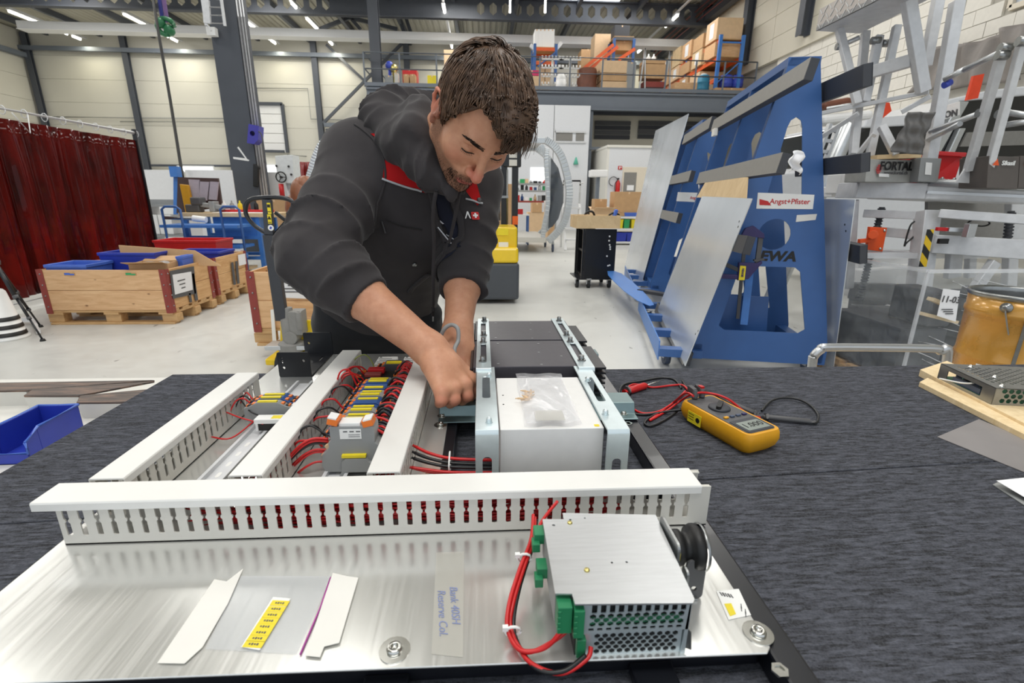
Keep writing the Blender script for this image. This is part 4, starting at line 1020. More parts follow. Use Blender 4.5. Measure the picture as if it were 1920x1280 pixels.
b = MB();b.plate(LF(-.0434,-.055,.008),ax,V((0,0,1)),circ(.026,.011,.005,14),-pr_*.0003)
for k in range(3): b.plate(LF(-.0434,-.055,.008),ax,V((0,0,1)),[(.002,.017-.005*k),(.016,.017-.005*k),(.016,.018-.005*k),(.002,.018-.005*k)],-pr_*.0003)
obj('print',b,M['black'],sk)
for k,(x,m) in enumerate(((-.006,'dk_grey'),(.012,'red'))):
    b = MB();b.cyl(LF(x-.006,-.074,.041),LF(x-.004,-.078,.058),.006,.005,n=12);b.bar(LF(x-.004,-.078,.055),LF(x-.004,-.094,.058),.010,.009);obj('plug',b,M['dk_grey'],t,.001)
    if m == 'red':
        b = MB();b.box(LF(x-.004,-.081,.0605),(.008,.010,.004),R=RF);obj('red_plug_mark',b,M['red'],t)
def lead(name,lab,m,pts,r=.0024):
    b = MB();b.tube([oz(x,y,ZT+z) for x,y,z in pts],r,7,sub=8);return tag(obj(name,b,M[m]),lab,'test lead')
lead('test_lead','red test lead looping left of the multimeter','wire_red',((1300,742,.058),(1285,737,.05),(1262,755,.004),(1240,772,.003),(1218,788,.003),(1250,770,.004),(1275,752,.012),(1300,738,.05),(1330,737,.05),(1365,748,.046),(1400,775,.02),(1425,783,.01)))
lead('test_lead','red test lead curling round the red probe','wire_red',((1292,733,.004),(1280,722,.004),(1262,722,.004),(1225,726,.004),(1205,722,.003),(1185,721,.01),(1174,733,.004),(1175,752,.003),(1190,768,.003),(1210,775,.003),(1238,770,.003),(1266,752,.004),(1285,733,.01)))
lead('test_lead','black test lead looping left of the multimeter','wire_black',((1279,712,.004),(1290,730,.004),(1300,735,.02)))
lead('test_lead','long black test lead curving behind the red probe','wire_black',((1278,728,.003),(1265,712,.003),(1240,708,.003),(1205,714,.003),(1172,720,.003),(1162,733,.003),(1166,755,.003),(1180,772,.003),(1205,777,.003),(1235,774,.004)))
lead('test_lead','black test lead curling under the multimeter top','wire_black',((1286,755,.02),(1268,772,.006),(1245,788,.003),(1222,798,.003),(1209,795,.003),(1215,785,.003),(1240,773,.005),(1278,768,.012)))
lead('test_lead','black test lead crossing behind the multimeter','wire_black',((1295,738,.05),(1310,732,.045),(1335,737,.04),(1360,752,.03),(1392,772,.012),(1412,784,.004)))
lead('test_lead','black test lead arching to the right behind the probes','wire_black',((1428,770,.004),(1445,752,.006),(1468,746,.006),(1495,748,.006),(1520,760,.004),(1534,778,.003),(1530,792,.004),(1520,792,.005)))
def probe(lab,m,a,c,tip,r,ring=None,metal=False):
    A,B,T = oz(*a[:2],ZT+a[2]),oz(*c[:2],ZT+c[2]),oz(*tip[:2],ZT+tip[2])
    t = thing('test_probe',lab,'test probe',A)
    b = MB();b.tube([A,A.lerp(B,.1),A.lerp(B,.5),A.lerp(B,.9),B],r,10,taper=lambda u: (.75,.95,1,.95,.6)[min(4,int(u*4.01))]);obj('handle',b,M[m],t)
    b = MB();b.cyl(B,T,r*.45 if not metal else .0012,.001,n=8);obj('tip',b,M['chrome' if metal else 'dk_grey'],t)
    if ring:
        b = MB();q = A.lerp(B,ring);b.tube([q,q+(B-A)*.06],r*1.5,10);obj('finger_guard',b,M['dk_grey'],t)
probe('red probe with bare metal tip lying left of the multimeter','red',(1170,735,.008),(1212,722,.008),(1246,711,.006),.0085,.08,True)
probe('grey probe behind the multimeter with a red tip cap','dk_grey',(1422,777,.008),(1360,752,.02),(1340,742,.026),.0055,.06)
probe('long grey probe lying right of the multimeter','dk_grey',(1528,791,.006),(1430,781,.008),(1408,778,.008),.0055,.9)
# second power supply on a wooden base, far right
t = thing('timber_plank','pale wooden board under the perforated metal supply','board',tuple(oz(1800,720,ZT)))
b = MB();P4 = [oz(1722,705,ZT),oz(2010,860,ZT),oz(2080,830,ZT),oz(1772,688,ZT)];b.add([*P4,*[p+V((0,0,.018)) for p in P4]],HX);obj('board',b,M['lath'],t,.001)
b = MB();P4 = [oz(1723,720,ZT+.006),oz(1990,855,ZT+.006),oz(2000,838,ZT+.006),oz(1738,712,ZT+.006)]
b.add([*[V((p.x,p.y,ZT)) for p in P4],*[p+V((0,0,.006)) for p in P4]],HX)
tag(obj('wooden_lath',b,M['lath'],bevel=.001),'thin pale wooden lath lying in front of the perforated supply','lath')
ZB = ZT+.0185;E0 = oz(1757,708,ZB);E1 = oz(1858,758,ZB);ux = (E1-E0).normalized();uy = V((-ux.y,ux.x,0));LN = (E1-E0).length
hz = .036;dpt = .30
t = thing('perforated_supply','perforated metal power supply at the right table edge','power supply',E0)
b = MB();b.plate(E0,ux,V((0,0,1)),rrect(0,0,LN,hz,.001,1),uy*.0015,[rrect(LN*.17,.006,LN*.80,hz*.74,.001,1)]);obj('end_wall',b,M['steel'],t)
hs = []
for j in range(14):
    for i in range(8): hs.append(circ(LN*.16+LN*.085*i+(LN*.04 if j % 2 else 0),.022+.0105*j,.0038,6))
b = MB();b.plate(E0+V((0,0,hz)),ux,uy,[(0,0),(LN,0),(LN,dpt),(0,dpt)],V((0,0,-.0012)),[[(x,y) for x,y in h] for h in hs]);obj('top_cover',b,M['steel'],t)
hs = []
for j in range(3):
    for i in range(22): hs.append([(q[0],q[1]) for q in circ(.018+.0125*i+(.006 if j % 2 else 0),.009+.0105*j,.0052,6)])
b = MB();b.plate(E0+ux*LN,uy,V((0,0,1)),[(0,0),(dpt,0),(dpt,hz),(0,hz)],-ux*.0012,hs);obj('side_wall',b,M['steel'],t)
b = MB();c_ = E0+ux*LN/2+uy*.15;b.add([c_+ux*a+uy*d+V((0,0,h)) for h in (.001,.006) for a,d in ((-LN/2+.004,-.146),(LN/2-.004,-.146),(LN/2-.004,.146),(-LN/2+.004,.146))],HX);obj('circuit_board',b,M['pcb'],t)
for k in range(4):
    b = MB();q = E0+ux*(LN*(.22+.16*k))+uy*.02+V((0,0,.006));b.cyl(q,q+V((0,0,.014)),.006,n=10);b.box(q+uy*.02+V((0,0,.008)),(.012,.012,.014));obj('component',b,M['black'] if k % 2 else M['wheel_blue'],t)
b = MB();b.box(E0+ux*LN*.5+uy*.008+V((0,0,.012)),(LN*.5,.008,.012),R=Matrix(((ux.x,uy.x,0),(ux.y,uy.y,0),(0,0,1))));obj('terminal_strip',b,M['wheel_blue'],t)
for a,d in ((.12,.05),(.55,.05),(.92,.02),(.12,.2)):
    q = E0+ux*LN*a+uy*d+V((0,0,hz));b = MB();b.lathe(q,[(.0055,0),(.0055,.001),(.0036,.0012),(.0034,.005),(.001,.006)],14);obj('screw',b,M['chrome'],t)
b = MB();b.tube([E0+ux*LN*.62+uy*.004+V((0,0,.024)),E0+ux*LN*.5-uy*.006+V((0,0,.017)),E0+ux*LN*.22-uy*.02+V((0,0,.010))],.0018,6,sub=5);obj('wire_end',b,M['white'],t)
# bare sheet, papers
q = [oz(x,y,ZT) for x,y in ((1757,820),(1835,787),(2060,880),(1990,915))]
b = MB();b.add([*[p+V((0,0,.0004)) for p in q],*[p+V((0,0,.0018)) for p in q]],HX)
tag(obj('metal_sheet',b,mat('dull_grey_sheet',(142,138,138),.5,.3,scale=6,var=.12)),'bare grey metal sheet under the lath at the right edge','sheet')
q = [oz(x,y,ZT+z) for x,y,z in ((1868,901,.012),(2010,985,.002),(2090,940,.002),(1970,890,.006))]
b = MB();b.add([*q,*[p+V((0,0,.0004)) for p in q]],HX)
tag(obj('paper_sheet',b,M['paper']),'white paper sheet curling at the right table edge','paper')
q = [oz(x,y,ZT+.0006) for x,y in ((1861,909),(2000,1000),(2040,970),(1880,900))]
b = MB();b.add([*q,*[p+V((0,0,.0012)) for p in q]],HX)
tag(obj('plastic_sheet',b,M['grey_plastic']),'grey plastic sheet under the white paper','sheet')
# ================================================================== THE MAN  (distance fields meshed with surface nets)
class Field:
    def __init__(s,xs,ys,zs):
        s.xs,s.ys,s.zs = [np.asarray(a,np.float32) for a in (xs,ys,zs)]
        s.F = np.full((len(xs),len(ys),len(zs)),.2,np.float32)
    def blk(s,lo,hi):
        sl = []
        for a,l,h in ((s.xs,lo[0],hi[0]),(s.ys,lo[1],hi[1]),(s.zs,lo[2],hi[2])):
            i,j = np.searchsorted(a,l),np.searchsorted(a,h);sl.append(slice(max(i-1,0),min(j+1,len(a))))
        return tuple(sl),s.xs[sl[0]][:,None,None],s.ys[sl[1]][None,:,None],s.zs[sl[2]][None,None,:]
    def op(s,fn,lo,hi,k=.01,mode='u'):
        sl,X,Y,Z = s.blk(lo,hi)
        if 0 in s.F[sl].shape: return s
        d = fn(X,Y,Z).astype(np.float32);F = s.F[sl]
        if mode == 'u':
            h = np.clip(.5+.5*(F-d)/k,0,1);s.F[sl] = d*h+F*(1-h)-k*h*(1-h)
        else:
            if mode == 's': d = -d
            h = np.clip(.5-.5*(F-d)/k,0,1);s.F[sl] = d*h+F*(1-h)+k*h*(1-h)
        return s
    def cap(s,a,b,ra,rb,k=.012,mode='u',warp=None):
        a = np.array(a,np.float32);b = np.array(b,np.float32);d = b-a;L2 = float(d@d)+1e-9;m = max(ra,rb)+.03+k
        def fn(X,Y,Z):
            t = np.clip(((X-a[0])*d[0]+(Y-a[1])*d[1]+(Z-a[2])*d[2])/L2,0,1)
            e = np.sqrt((X-a[0]-t*d[0])**2+(Y-a[1]-t*d[1])**2+(Z-a[2]-t*d[2])**2)-(ra+(rb-ra)*t)
            return e+warp(X,Y,Z,t) if warp else e
        return s.op(fn,np.minimum(a,b)-m,np.maximum(a,b)+m,k,mode)
    def ell(s,c,r,R=None,k=.012,mode='u',warp=None):
        c = np.array(c,np.float32);r = np.array(r,np.float32);R = np.eye(3) if R is None else np.array(R,float);m = float(max(r))+.03+k
        def fn(X,Y,Z):
            x,y,z = X-c[0],Y-c[1],Z-c[2]
            q = [R[0,i]*x+R[1,i]*y+R[2,i]*z for i in range(3)]
            k0 = np.sqrt(sum((q[i]/r[i])**2 for i in range(3)))+1e-6;k1 = np.sqrt(sum((q[i]/r[i]**2)**2 for i in range(3)))+1e-6
            e = k0*(k0-1)/k1
            return e+warp(X,Y,Z,None) if warp else e
        return s.op(fn,c-m,c+m,k,mode)
    def whole(s,fn,k=.004,mode='i'):
        return s.op(fn,(-9,-9,-9),(9,9,9),k,mode)
    def sample(s,P):
        P = np.asarray(P,np.float32);out = 0;ii = []
        for a,c in ((s.xs,P[:,0]),(s.ys,P[:,1]),(s.zs,P[:,2])):
            i = np.clip(np.searchsorted(a,c)-1,0,len(a)-2);ii.append((i,np.clip((c-a[i])/(a[i+1]-a[i]),0,1)))
        (i,u),(j,v),(k,w) = ii
        for a in (0,1):
            for b in (0,1):
                for c in (0,1):
                    out = out+s.F[i+a,j+b,k+c]*(u if a else 1-u)*(v if b else 1-v)*(w if c else 1-w)
        return out
    def grad(s,P,h=.004):
        P = np.asarray(P,np.float32);g = np.zeros_like(P)
        for k in range(3):
            e = np.zeros(3,np.float32);e[k] = h;g[:,k] = s.sample(P+e)-s.sample(P-e)
        return g/(np.linalg.norm(g,axis=1,keepdims=True)+1e-9)
    def snap(s,P,off=0,n=6):
        P = np.array(P,np.float32)
        for _ in range(n): P = P-s.grad(P)*(s.sample(P)-off)[:,None]
        return P
    def mesh(s):
        F = s.F;S = F < 0;nx,ny,nz = F.shape
        cnt = np.zeros((nx-1,ny-1,nz-1),np.int8)
        for a in (0,1):
            for b in (0,1):
                for c in (0,1): cnt += S[a:nx-1+a,b:ny-1+b,c:nz-1+c]
        act = (cnt > 0) & (cnt < 8);I,J,K = np.nonzero(act);n = len(I)
        idx = np.full(act.shape,-1,np.int32);idx[I,J,K] = np.arange(n)
        acc = np.zeros((n,3),np.float32);num = np.zeros(n,np.float32)
        for ax in range(3):
            for a in (0,1):
                for b in (0,1):
                    o0 = [0,0,0];o1 = [0,0,0];u,v = [q for q in range(3) if q != ax]
                    o0[u] = o1[u] = a;o0[v] = o1[v] = b;o1[ax] = 1
                    f0 = F[I+o0[0],J+o0[1],K+o0[2]];f1 = F[I+o1[0],J+o1[1],K+o1[2]]
                    m = (f0 < 0) != (f1 < 0);t = np.where(m,f0/np.where(m,f0-f1,1),0)
                    p = np.zeros((n,3),np.float32);p[:,u] = a;p[:,v] = b;p[:,ax] = t
                    acc[m] += p[m];num[m] += 1
        loc = acc/num[:,None]
        P = np.stack([s.xs[I]+(s.xs[I+1]-s.xs[I])*loc[:,0],s.ys[J]+(s.ys[J+1]-s.ys[J])*loc[:,1],s.zs[K]+(s.zs[K+1]-s.zs[K])*loc[:,2]],1)
        Q = []
        for ax in range(3):
            s0 = [slice(1,-1)]*3;s1 = [slice(1,-1)]*3;s0[ax] = slice(0,-1);s1[ax] = slice(1,None)
            A = S[tuple(s0)];B = S[tuple(s1)];e = np.nonzero(A != B)
            c = [e[0]+1,e[1]+1,e[2]+1];c[ax] = e[ax]
            u,v = [(1,2),(2,0),(0,1)][ax]
            def cell(du,dv):
                d = [c[0].copy(),c[1].copy(),c[2].copy()];d[u] = d[u]-du;d[v] = d[v]-dv;return idx[d[0],d[1],d[2]]
            q = np.stack([cell(1,1),cell(0,1),cell(0,0),cell(1,0)],1)
            inside = A[e];q[~inside] = q[~inside][:,::-1];Q.append(q)
        Q = np.concatenate(Q);Q = Q[(Q >= 0).all(1)]
        return P,Q
def np_mesh(name,P,Q,smooth=True):
    me = bpy.data.meshes.new(name);n,m = len(P),len(Q)
    me.vertices.add(n);me.vertices.foreach_set('co',P.astype(np.float32).ravel())
    me.loops.add(m*4);me.loops.foreach_set('vertex_index',Q.astype(np.int32).ravel())
    me.polygons.add(m);me.polygons.foreach_set('loop_start',np.arange(0,m*4,4,dtype=np.int32))
    me.polygons.foreach_set('use_smooth',np.full(m,smooth));me.update(calc_edges=True);me.validate();return me
def rel(P,Q,it=2,w=.5):
    """a little Laplacian relaxing so that cloth and skin read as smooth"""
    n = len(P)
    for _ in range(it):
        acc = np.zeros_like(P);num = np.zeros(n,np.float32)
        for a,b in ((0,1),(1,2),(2,3),(3,0)):
            for c,d in ((a,b),(b,a)):
                np.add.at(acc,Q[:,c],P[Q[:,d]]);np.add.at(num,Q[:,c],1)
        P = P+w*(acc/np.maximum(num,1)[:,None]-P)
    return P
def axis(lo,hi,fine,df,dc):
    out = [lo]
    while out[-1] < hi:
        x = out[-1];out.append(x+(df if any(a-.01 < x < b+.01 for a,b in fine) else dc))
    return np.array(out,np.float32)
def T(v): return tuple(float(q) for q in v)

# --- pose
HS = .938
Hc = np.array((-.0140,1.00,1.3855))
def rotv(w):
    w = np.array(w,float);t = np.linalg.norm(w)+1e-12;k = w/t;K = np.array([[0,-k[2],k[1]],[k[2],0,-k[0]],[-k[1],k[0],0]])
    return np.eye(3)+math.sin(t)*K+(1-math.cos(t))*K@K
HR = rotv((0,0,PI+.204)) @ rotv((-1.004,0,0)) @ rotv((0,-.334,0))      # local: x his right, y forward, z up
def HL_(x,y,z): return Hc+HR @ (np.array((x,y,z))*HS)
Rsh,Rel,Rwr = np.array(oy(672,305,1.20)),np.array(oy(592,484,.985)),np.array(oy(806,655,.872))
Lsh,Lel,Lwr = np.array(oy(884,343,1.27)),np.array(oy(872,490,1.17)),np.array(oy(858,622,1.0))
Pel = np.array((-.315,1.42,.93));Che = np.array(oy(775,390,1.24));Nk = np.array(oy(775,262,1.22))
shx = (Lsh-Rsh)/np.linalg.norm(Lsh-Rsh);tax = (Nk-Pel)/np.linalg.norm(Nk-Pel)
fro = np.cross(tax,shx);fro = -fro/np.linalg.norm(fro) if fro[1] > 0 else fro/np.linalg.norm(fro)
shx2 = np.cross(fro,tax);shx2 = shx2 if shx2@shx > 0 else -shx2
TR = np.stack([shx2,fro,tax],1)                                       # torso frame: x his left, y front, z up

# --- body (skin)
bf = Field(axis(-.62,.16,((-.13,.10),),.0024,.009),axis(.74,1.68,((.78,1.10),),.0024,.009),axis(-.02,1.56,((.855,1.0),(1.23,1.50)),.0024,.009))
E_ = lambda c,r,k=.012,mode='u',R=None: bf.ell(HL_(*c),np.array(r)*HS,HR if R is None else HR @ R,k,mode)
C_ = lambda a,b,ra,rb,k=.012,mode='u': bf.cap(HL_(*a),HL_(*b),ra*HS,rb*HS,k,mode)
E_((0,-.008,.045),(.073,.096,.083))
E_((0,.036,-.022),(.058,.058,.085),.03)
for s in (-1,1):
    C_((0,.064,-.090),(s*.052,.002,-.052),.020,.019,.025)
    E_((s*.043,.056,-.012),(.024,.026,.022),.025)
    C_((s*.052,.002,-.05),(s*.058,-.002,-.005),.016,.018,.02)
C_((-.036,.080,.038),(.036,.080,.038),.011,.011,.018)
for s in (-1,1):
    E_((s*.032,.102,.018),(.017,.017,.011),.014,'s')
    E_((s*.032,.0755,.0165),(.0138,.0135,.0118),.004)
    C_((s*.020,.0890,.0125),(s*.044,.0845,.0125),.0010,.0010,.0022,'s')
    C_((s*.019,.0880,.0240),(s*.045,.0815,.0255),.0016,.0014,.003,'s')
C_((0,.090,.030),(0,.1175,-.018),.0075,.0098,.012)
E_((0,.117,-.021),(.0105,.0100,.0095),.006)
for s in (-1,1):
    E_((s*.0125,.1030,-.0245),(.0082,.0105,.0080),.006)
    E_((s*.0068,.1085,-.0325),(.0036,.0055,.0032),.003,'s')
    C_((s*.020,.094,-.026),(s*.030,.082,-.052),.0022,.0018,.006,'s')
E_((0,.084,-.050),(.030,.020,.020),.015)
C_((-.0235,.0850,-.0600),(0,.0985,-.0565),.0030,.0052,.005);C_((0,.0985,-.0565),(.0235,.0850,-.0600),.0052,.0030,.005)
C_((-.020,.0850,-.0655),(.020,.0850,-.0655),.0040,.0040,.006);C_((-.010,.0945,-.0670),(.010,.0945,-.0670),.0055,.0055,.005)
C_((-.024,.0895,-.0615),(0,.1035,-.0612),.0012,.0014,.0028,'s');C_((0,.1035,-.0612),(.024,.0895,-.0615),.0014,.0012,.0028,'s')
E_((0,.096,-.078),(.016,.006,.004),.006,'s')
E_((0,.078,-.098),(.021,.018,.015),.014)
# ears
for s in (-1,1):
    RE = rotv((0,0,-s*.42)) @ rotv((.12,0,0))
    E_((s*.078,-.010,.004),(.0085,.018,.030),.004,'u',RE)
    E_((s*.0875,-.003,.004),(.0055,.0085,.015),.004,'s',RE)
    pts = [(s*.0795,.010,-.006),(s*.083,.013,.012),(s*.086,.004,.030),(s*.0885,-.012,.036),(s*.090,-.026,.026),(s*.088,-.028,.008),(s*.084,-.018,-.010),(s*.080,-.006,-.026)]
    for a,b in zip(pts[:-1],pts[1:]): C_(a,b,.0036,.0036,.004)
    E_((s*.080,-.002,-.026),(.005,.008,.009),.005)
# neck, trunk and legs
C_((0,-.020,-.03),(0,-.045,-.105),.056,.055,.02)
bf.cap(HL_(0,-.045,-.09),Nk+np.array((.015,.05,-.05)),.053,.055,.02)
bf.ell(Che,(.165,.10,.22),TR,.04);bf.ell(Pel+tax*.12,(.15,.105,.22),TR,.04);bf.ell(Pel,(.155,.11,.13),TR,.04)
hipR,hipL = Pel+np.array((-.085,.01,-.05)),Pel+np.array((.085,.01,-.05))
for h,dx in ((hipR,-.02),(hipL,.03)):
    kn = h+np.array((dx,.03,-.40));an = np.array((kn[0]+dx*.3,kn[1]+.06,.10))
    bf.cap(h,kn,.085,.055,.03);bf.cap(kn,an,.055,.04,.02);bf.cap(an,an+np.array((dx,-.15,-.06)),.04,.03,.02)
for sh,el,wr_,r in ((Rsh,Rel,Rwr,(.06,.047,.030)),(Lsh,Lel,Lwr,(.050,.041,.029))):
    bf.cap(sh,el,r[0],r[1],.03);md = el+(wr_-el)*.35
    bf.cap(el,md,r[1],r[1]*.98,.02);bf.cap(md,wr_,r[1]*.96,r[2],.025)
# hands: palm plus five bent fingers each
def PX(px,py,y): return np.array(oy(px,py,y))
def chain(pts,rs,k=.006):
    for i in range(len(pts)-1): bf.cap(pts[i],pts[i+1],rs[i],rs[i+1],k)
kR = [PX(888,712,.845),PX(872,722,.818),PX(850,731,.797),PX(829,737,.782)]          # index .. little knuckles
bf.cap(Rwr,(Rwr+kR[1])/2,.031,.028,.02)
for i,kn in enumerate(kR):
    root = Rwr+(kn-Rwr)*.30+np.array((0,(.012,.004,-.004,-.012)[i],-.003))
    chain([root,kn],[.020,.0135],.016)
    bf.ell(kn+np.array((0,0,.003)),(.0115,.0105,.0095),None,.008)
tips = [(PX(891,730,.842),PX(880,748,.850)),(PX(876,742,.808),PX(866,752,.824)),(PX(852,749,.785),PX(844,757,.804)),(PX(828,751,.772),PX(823,757,.792))]
for i,(m_,e_) in enumerate(tips): chain([kR[i],m_,e_],[.0125 if i else .0128,.0108,.0088 if i < 3 else .0078],.004)
chain([Rwr+np.array((.012,.028,-.006)),PX(862,722,.885),PX(884,742,.872),PX(888,757,.862)],[.019,.0155,.012,.009],.008)
kL = [PX(852,668,.955),PX(864,676,.945),PX(875,676,.952),PX(884,668,.965)]
bf.cap(Lwr,(Lwr+kL[1])/2,.030,.026,.02)
for i,kn in enumerate(kL):
    chain([Lwr+(kn-Lwr)*.3,kn],[.019,.0125],.014)
tl = [(PX(855,694,.925),PX(872,706,.905)),(PX(869,700,.918),PX(880,712,.902)),(PX(882,699,.925),PX(886,712,.908)),(PX(890,690,.94),PX(889,704,.925))]
for i,(m_,e_) in enumerate(tl): chain([kL[i],m_,e_],[.0118,.0100,.0082],.004)
chain([Lwr+np.array((-.020,-.006,-.01)),PX(843,664,.945),PX(850,688,.92),PX(864,702,.905)],[.017,.0145,.0115,.0085],.007)
P,Q = bf.mesh();P = rel(P,Q,1,.35)
loc = (P-Hc) @ HR / HS
x,y,z = loc[:,0],loc[:,1],loc[:,2];ax_ = np.abs(x)
near = (np.linalg.norm(loc,axis=1) < .16)
def sst(e0,e1,v): t = np.clip((v-e0)/(e1-e0),0,1);return t*t*(3-2*t)
beard = near*(1-sst(-.052,-.036,z))*sst(.0,.03,y+ax_*.1)*sst(-.135,-.110,z)
beard *= 1-((ax_ < .019)*(z < -.053)*(z > -.0715)*(y > .088))
goat = near*np.clip((1-sst(.016,.034,ax_))*sst(-.112,-.10,z)*(1-sst(-.046,-.034,z))*sst(.065,.08,y),0,1)
lips = near*(1-sst(.020,.025,ax_))*sst(-.0725,-.069,z)*(1-sst(-.0565,-.053,z))*sst(.090,.094,y)
side = near*sst(.052,.062,ax_)*sst(-.055,-.045,z)*(1-sst(.035,.05,z))*sst(-.012,.0,y)*(1-sst(.022,.034,y))
beard = np.clip(np.maximum(np.maximum(beard*.72,goat*.95),side*.75)*(1-lips),0,1)
knk = np.zeros(len(P))
for c in kR+kL+[m_ for m_,_ in tips]: knk = np.maximum(knk,1-sst(.006,.018,np.linalg.norm(P-c,axis=1)))
ear = near*sst(.074,.082,ax_)
blush = np.clip(.7*knk+.6*ear+near*(1-sst(.010,.03,np.linalg.norm(loc-np.array((0,.115,-.022)),axis=1)))*.8+near*(1-sst(.012,.03,np.linalg.norm(np.stack([ax_-.042,y-.07,z+.014],1),axis=1)))*.35+.5*lips,0,1)
me = np_mesh('person',P,Q)
for nm,arr in (('beard',beard),('blush',blush),('lips',lips)):
    a = me.attributes.new(nm,'FLOAT','POINT');a.data.foreach_set('value',arr.astype(np.float32))
def m_skin():
    t = NT('skin');v = t.coord((1,1,1))
    n1 = t.noise(v,60,5,.6);n2 = t.noise(v,700,3,.7)
    base = t.ramp(n1,[(.3,rgb(192,136,106)),(.7,rgb(207,153,122))])
    def att(n):
        a = t.new('ShaderNodeAttribute');a.attribute_name = n;return a.outputs['Fac']
    base = t.mix(att('blush'),base,rgb(204,118,98))
    base = t.mix(att('lips'),base,rgb(176,100,88))
    mm = t.new('ShaderNodeMath',_operation='MULTIPLY');t.link(att('beard'),mm.inputs[0])
    t.link(t.ramp(n2,[(.35,(.35,)*3),(.62,(1,1,1))]),mm.inputs[1])
    base = t.mix(mm.outputs[0],base,rgb(64,46,38))
    t.set(Base_Color=base,Roughness=.5,Subsurface_Weight=.12,Subsurface_Scale=.01,Specular_IOR_Level=.4)
    t.b.inputs['Subsurface Radius'].default_value = (1,.35,.2)
    t.bump(n2,.12,.0015);return t.mat
me.materials.append(m_skin())
man = bpy.data.objects.new('person',me);COL.objects.link(man)
tag(man,'man in dark hooded work jacket bending over the control panel, both hands inside it','person')

# --- clothes
def m_cloth(name,c,var=.12):
    t = NT(name);v = t.coord((1,1,1));n1 = t.noise(v,260,3,.7);n2 = t.noise(v,14,4)
    lo = tuple(x*(1-var) for x in rgb(c)[:3]);hi = tuple(x*(1+var) for x in rgb(c)[:3])
    t.set(Base_Color=t.ramp(n2,[(.3,lo),(.7,hi)]),Roughness=.92,Specular_IOR_Level=.15,Sheen_Weight=.12,Sheen_Roughness=.4)
    t.bump(n1,.12,.001);return t.mat
CJ = m_cloth('charcoal_jersey',(63,60,61));CR_ = m_cloth('red_cloth',(178,30,32));CP = m_cloth('black_work_trousers',(42,43,46));CT = m_cloth('navy_tee',(38,40,52))
def folds(a,b,pitch,amp,ph,skew=1.2,seed=1):
    a = np.array(a);b = np.array(b);d = (b-a)/np.linalg.norm(b-a);u = np.cross(d,(.3,1,.2));u /= np.linalg.norm(u);w = np.cross(d,u)
    def f(X,Y,Z,t):
        q = (X-a[0])*d[0]+(Y-a[1])*d[1]+(Z-a[2])*d[2];th = np.arctan2((X-a[0])*u[0]+(Y-a[1])*u[1]+(Z-a[2])*u[2],(X-a[0])*w[0]+(Y-a[1])*w[1]+(Z-a[2])*w[2])
        s_ = q/pitch*2*PI+ph+skew*np.sin(th+seed)+.8*np.sin(2*th+2.1*seed)+.5*np.sin(q*90+th)
        return -amp*(1-np.abs(np.sin(s_*.5)))**1.6*(.55+.45*np.sin(th*1.0+seed*2.3+q*25))*1.3
    return f
def both(a,b): return lambda X,Y,Z,t: a(X,Y,Z,t)+b(X,Y,Z,t)
def drape(amp,sc,seed):
    r = np.random.RandomState(seed);K = r.normal(0,1,(7,3))*sc;ph = r.uniform(0,6,7)
    def f(X,Y,Z,t):
        o = 0
        for i in range(7): o = o+np.abs(np.sin(K[i][0]*X+K[i][1]*Y+K[i][2]*Z+ph[i]))
        return amp*(o/7-.6)
    return f
def grid_f(lo,hi,h): return Field(*[np.arange(l,u,h,dtype=np.float32) for l,u in zip(lo,hi)])
jf = grid_f((-.52,.96-.12,.80),(.14,1.66,1.50),.0052)
def jacket_shape(f,o=0.0):
    f.ell(Che,(.180+o,.120+o,.21+o),TR,.05,warp=drape(.010,22,3))
    f.ell(Pel+tax*.16,(.172+o,.125+o,.20+o),TR,.05,warp=drape(.016,20,5));f.ell(Pel+tax*.03,(.172+o,.13+o,.10+o),TR,.04,warp=drape(.012,22,6))
    f.cap(Rsh,Lsh,.078+o,.074+o,.05)
    f.cap(Rsh+np.array((.02,0,.005)),Nk+np.array((0,.02,-.02)),.072+o,.070+o,.05)
    mid = Rsh+(Rel-Rsh)*.5
    f.cap(Rsh,mid,.077+o,.073+o,.03,warp=both(folds(Rsh,Rel,.10,.008,.5,2.2),drape(.007,48,21)))
    f.cap(mid,Rel,.073+o,.069+o,.02,warp=both(folds(Rsh,Rel,.062,.014,1.5,2.4),drape(.007,48,21)))
    cu = Rel+(Rwr-Rel)*.44
    f.cap(Rel,Rel+(cu-Rel)*.6,.070+o,.063+o,.02,warp=both(folds(Rel,cu,.052,.014,.2,2.6,2),drape(.007,48,21)))
    f.cap(Rel+(cu-Rel)*.5,cu,.064+o,.052+o,.015,warp=folds(Rel,cu,.075,.006,.9,1.6,3))
    mid = Lsh+(Lel-Lsh)*.5;cu2 = Lel+(Lwr-Lel)*.40
    f.cap(Lsh,mid,.072+o,.066+o,.03,warp=both(folds(Lsh,Lel,.08,.007,.5,2),drape(.007,48,21)))
    f.cap(mid,Lel,.066+o,.060+o,.02,warp=folds(Lsh,Lel,.055,.010,1.1,2.2))
    f.cap(Lel,cu2,.062+o,.054+o,.015,warp=folds(Lel,cu2,.045,.009,.2,1.8,4))
    return cu,cu2
cuR,cuL = jacket_shape(jf)
def halfspace(p,n):
    p = np.array(p);n = np.array(n)/np.linalg.norm(n)
    return lambda X,Y,Z: (X-p[0])*n[0]+(Y-p[1])*n[1]+(Z-p[2])*n[2]
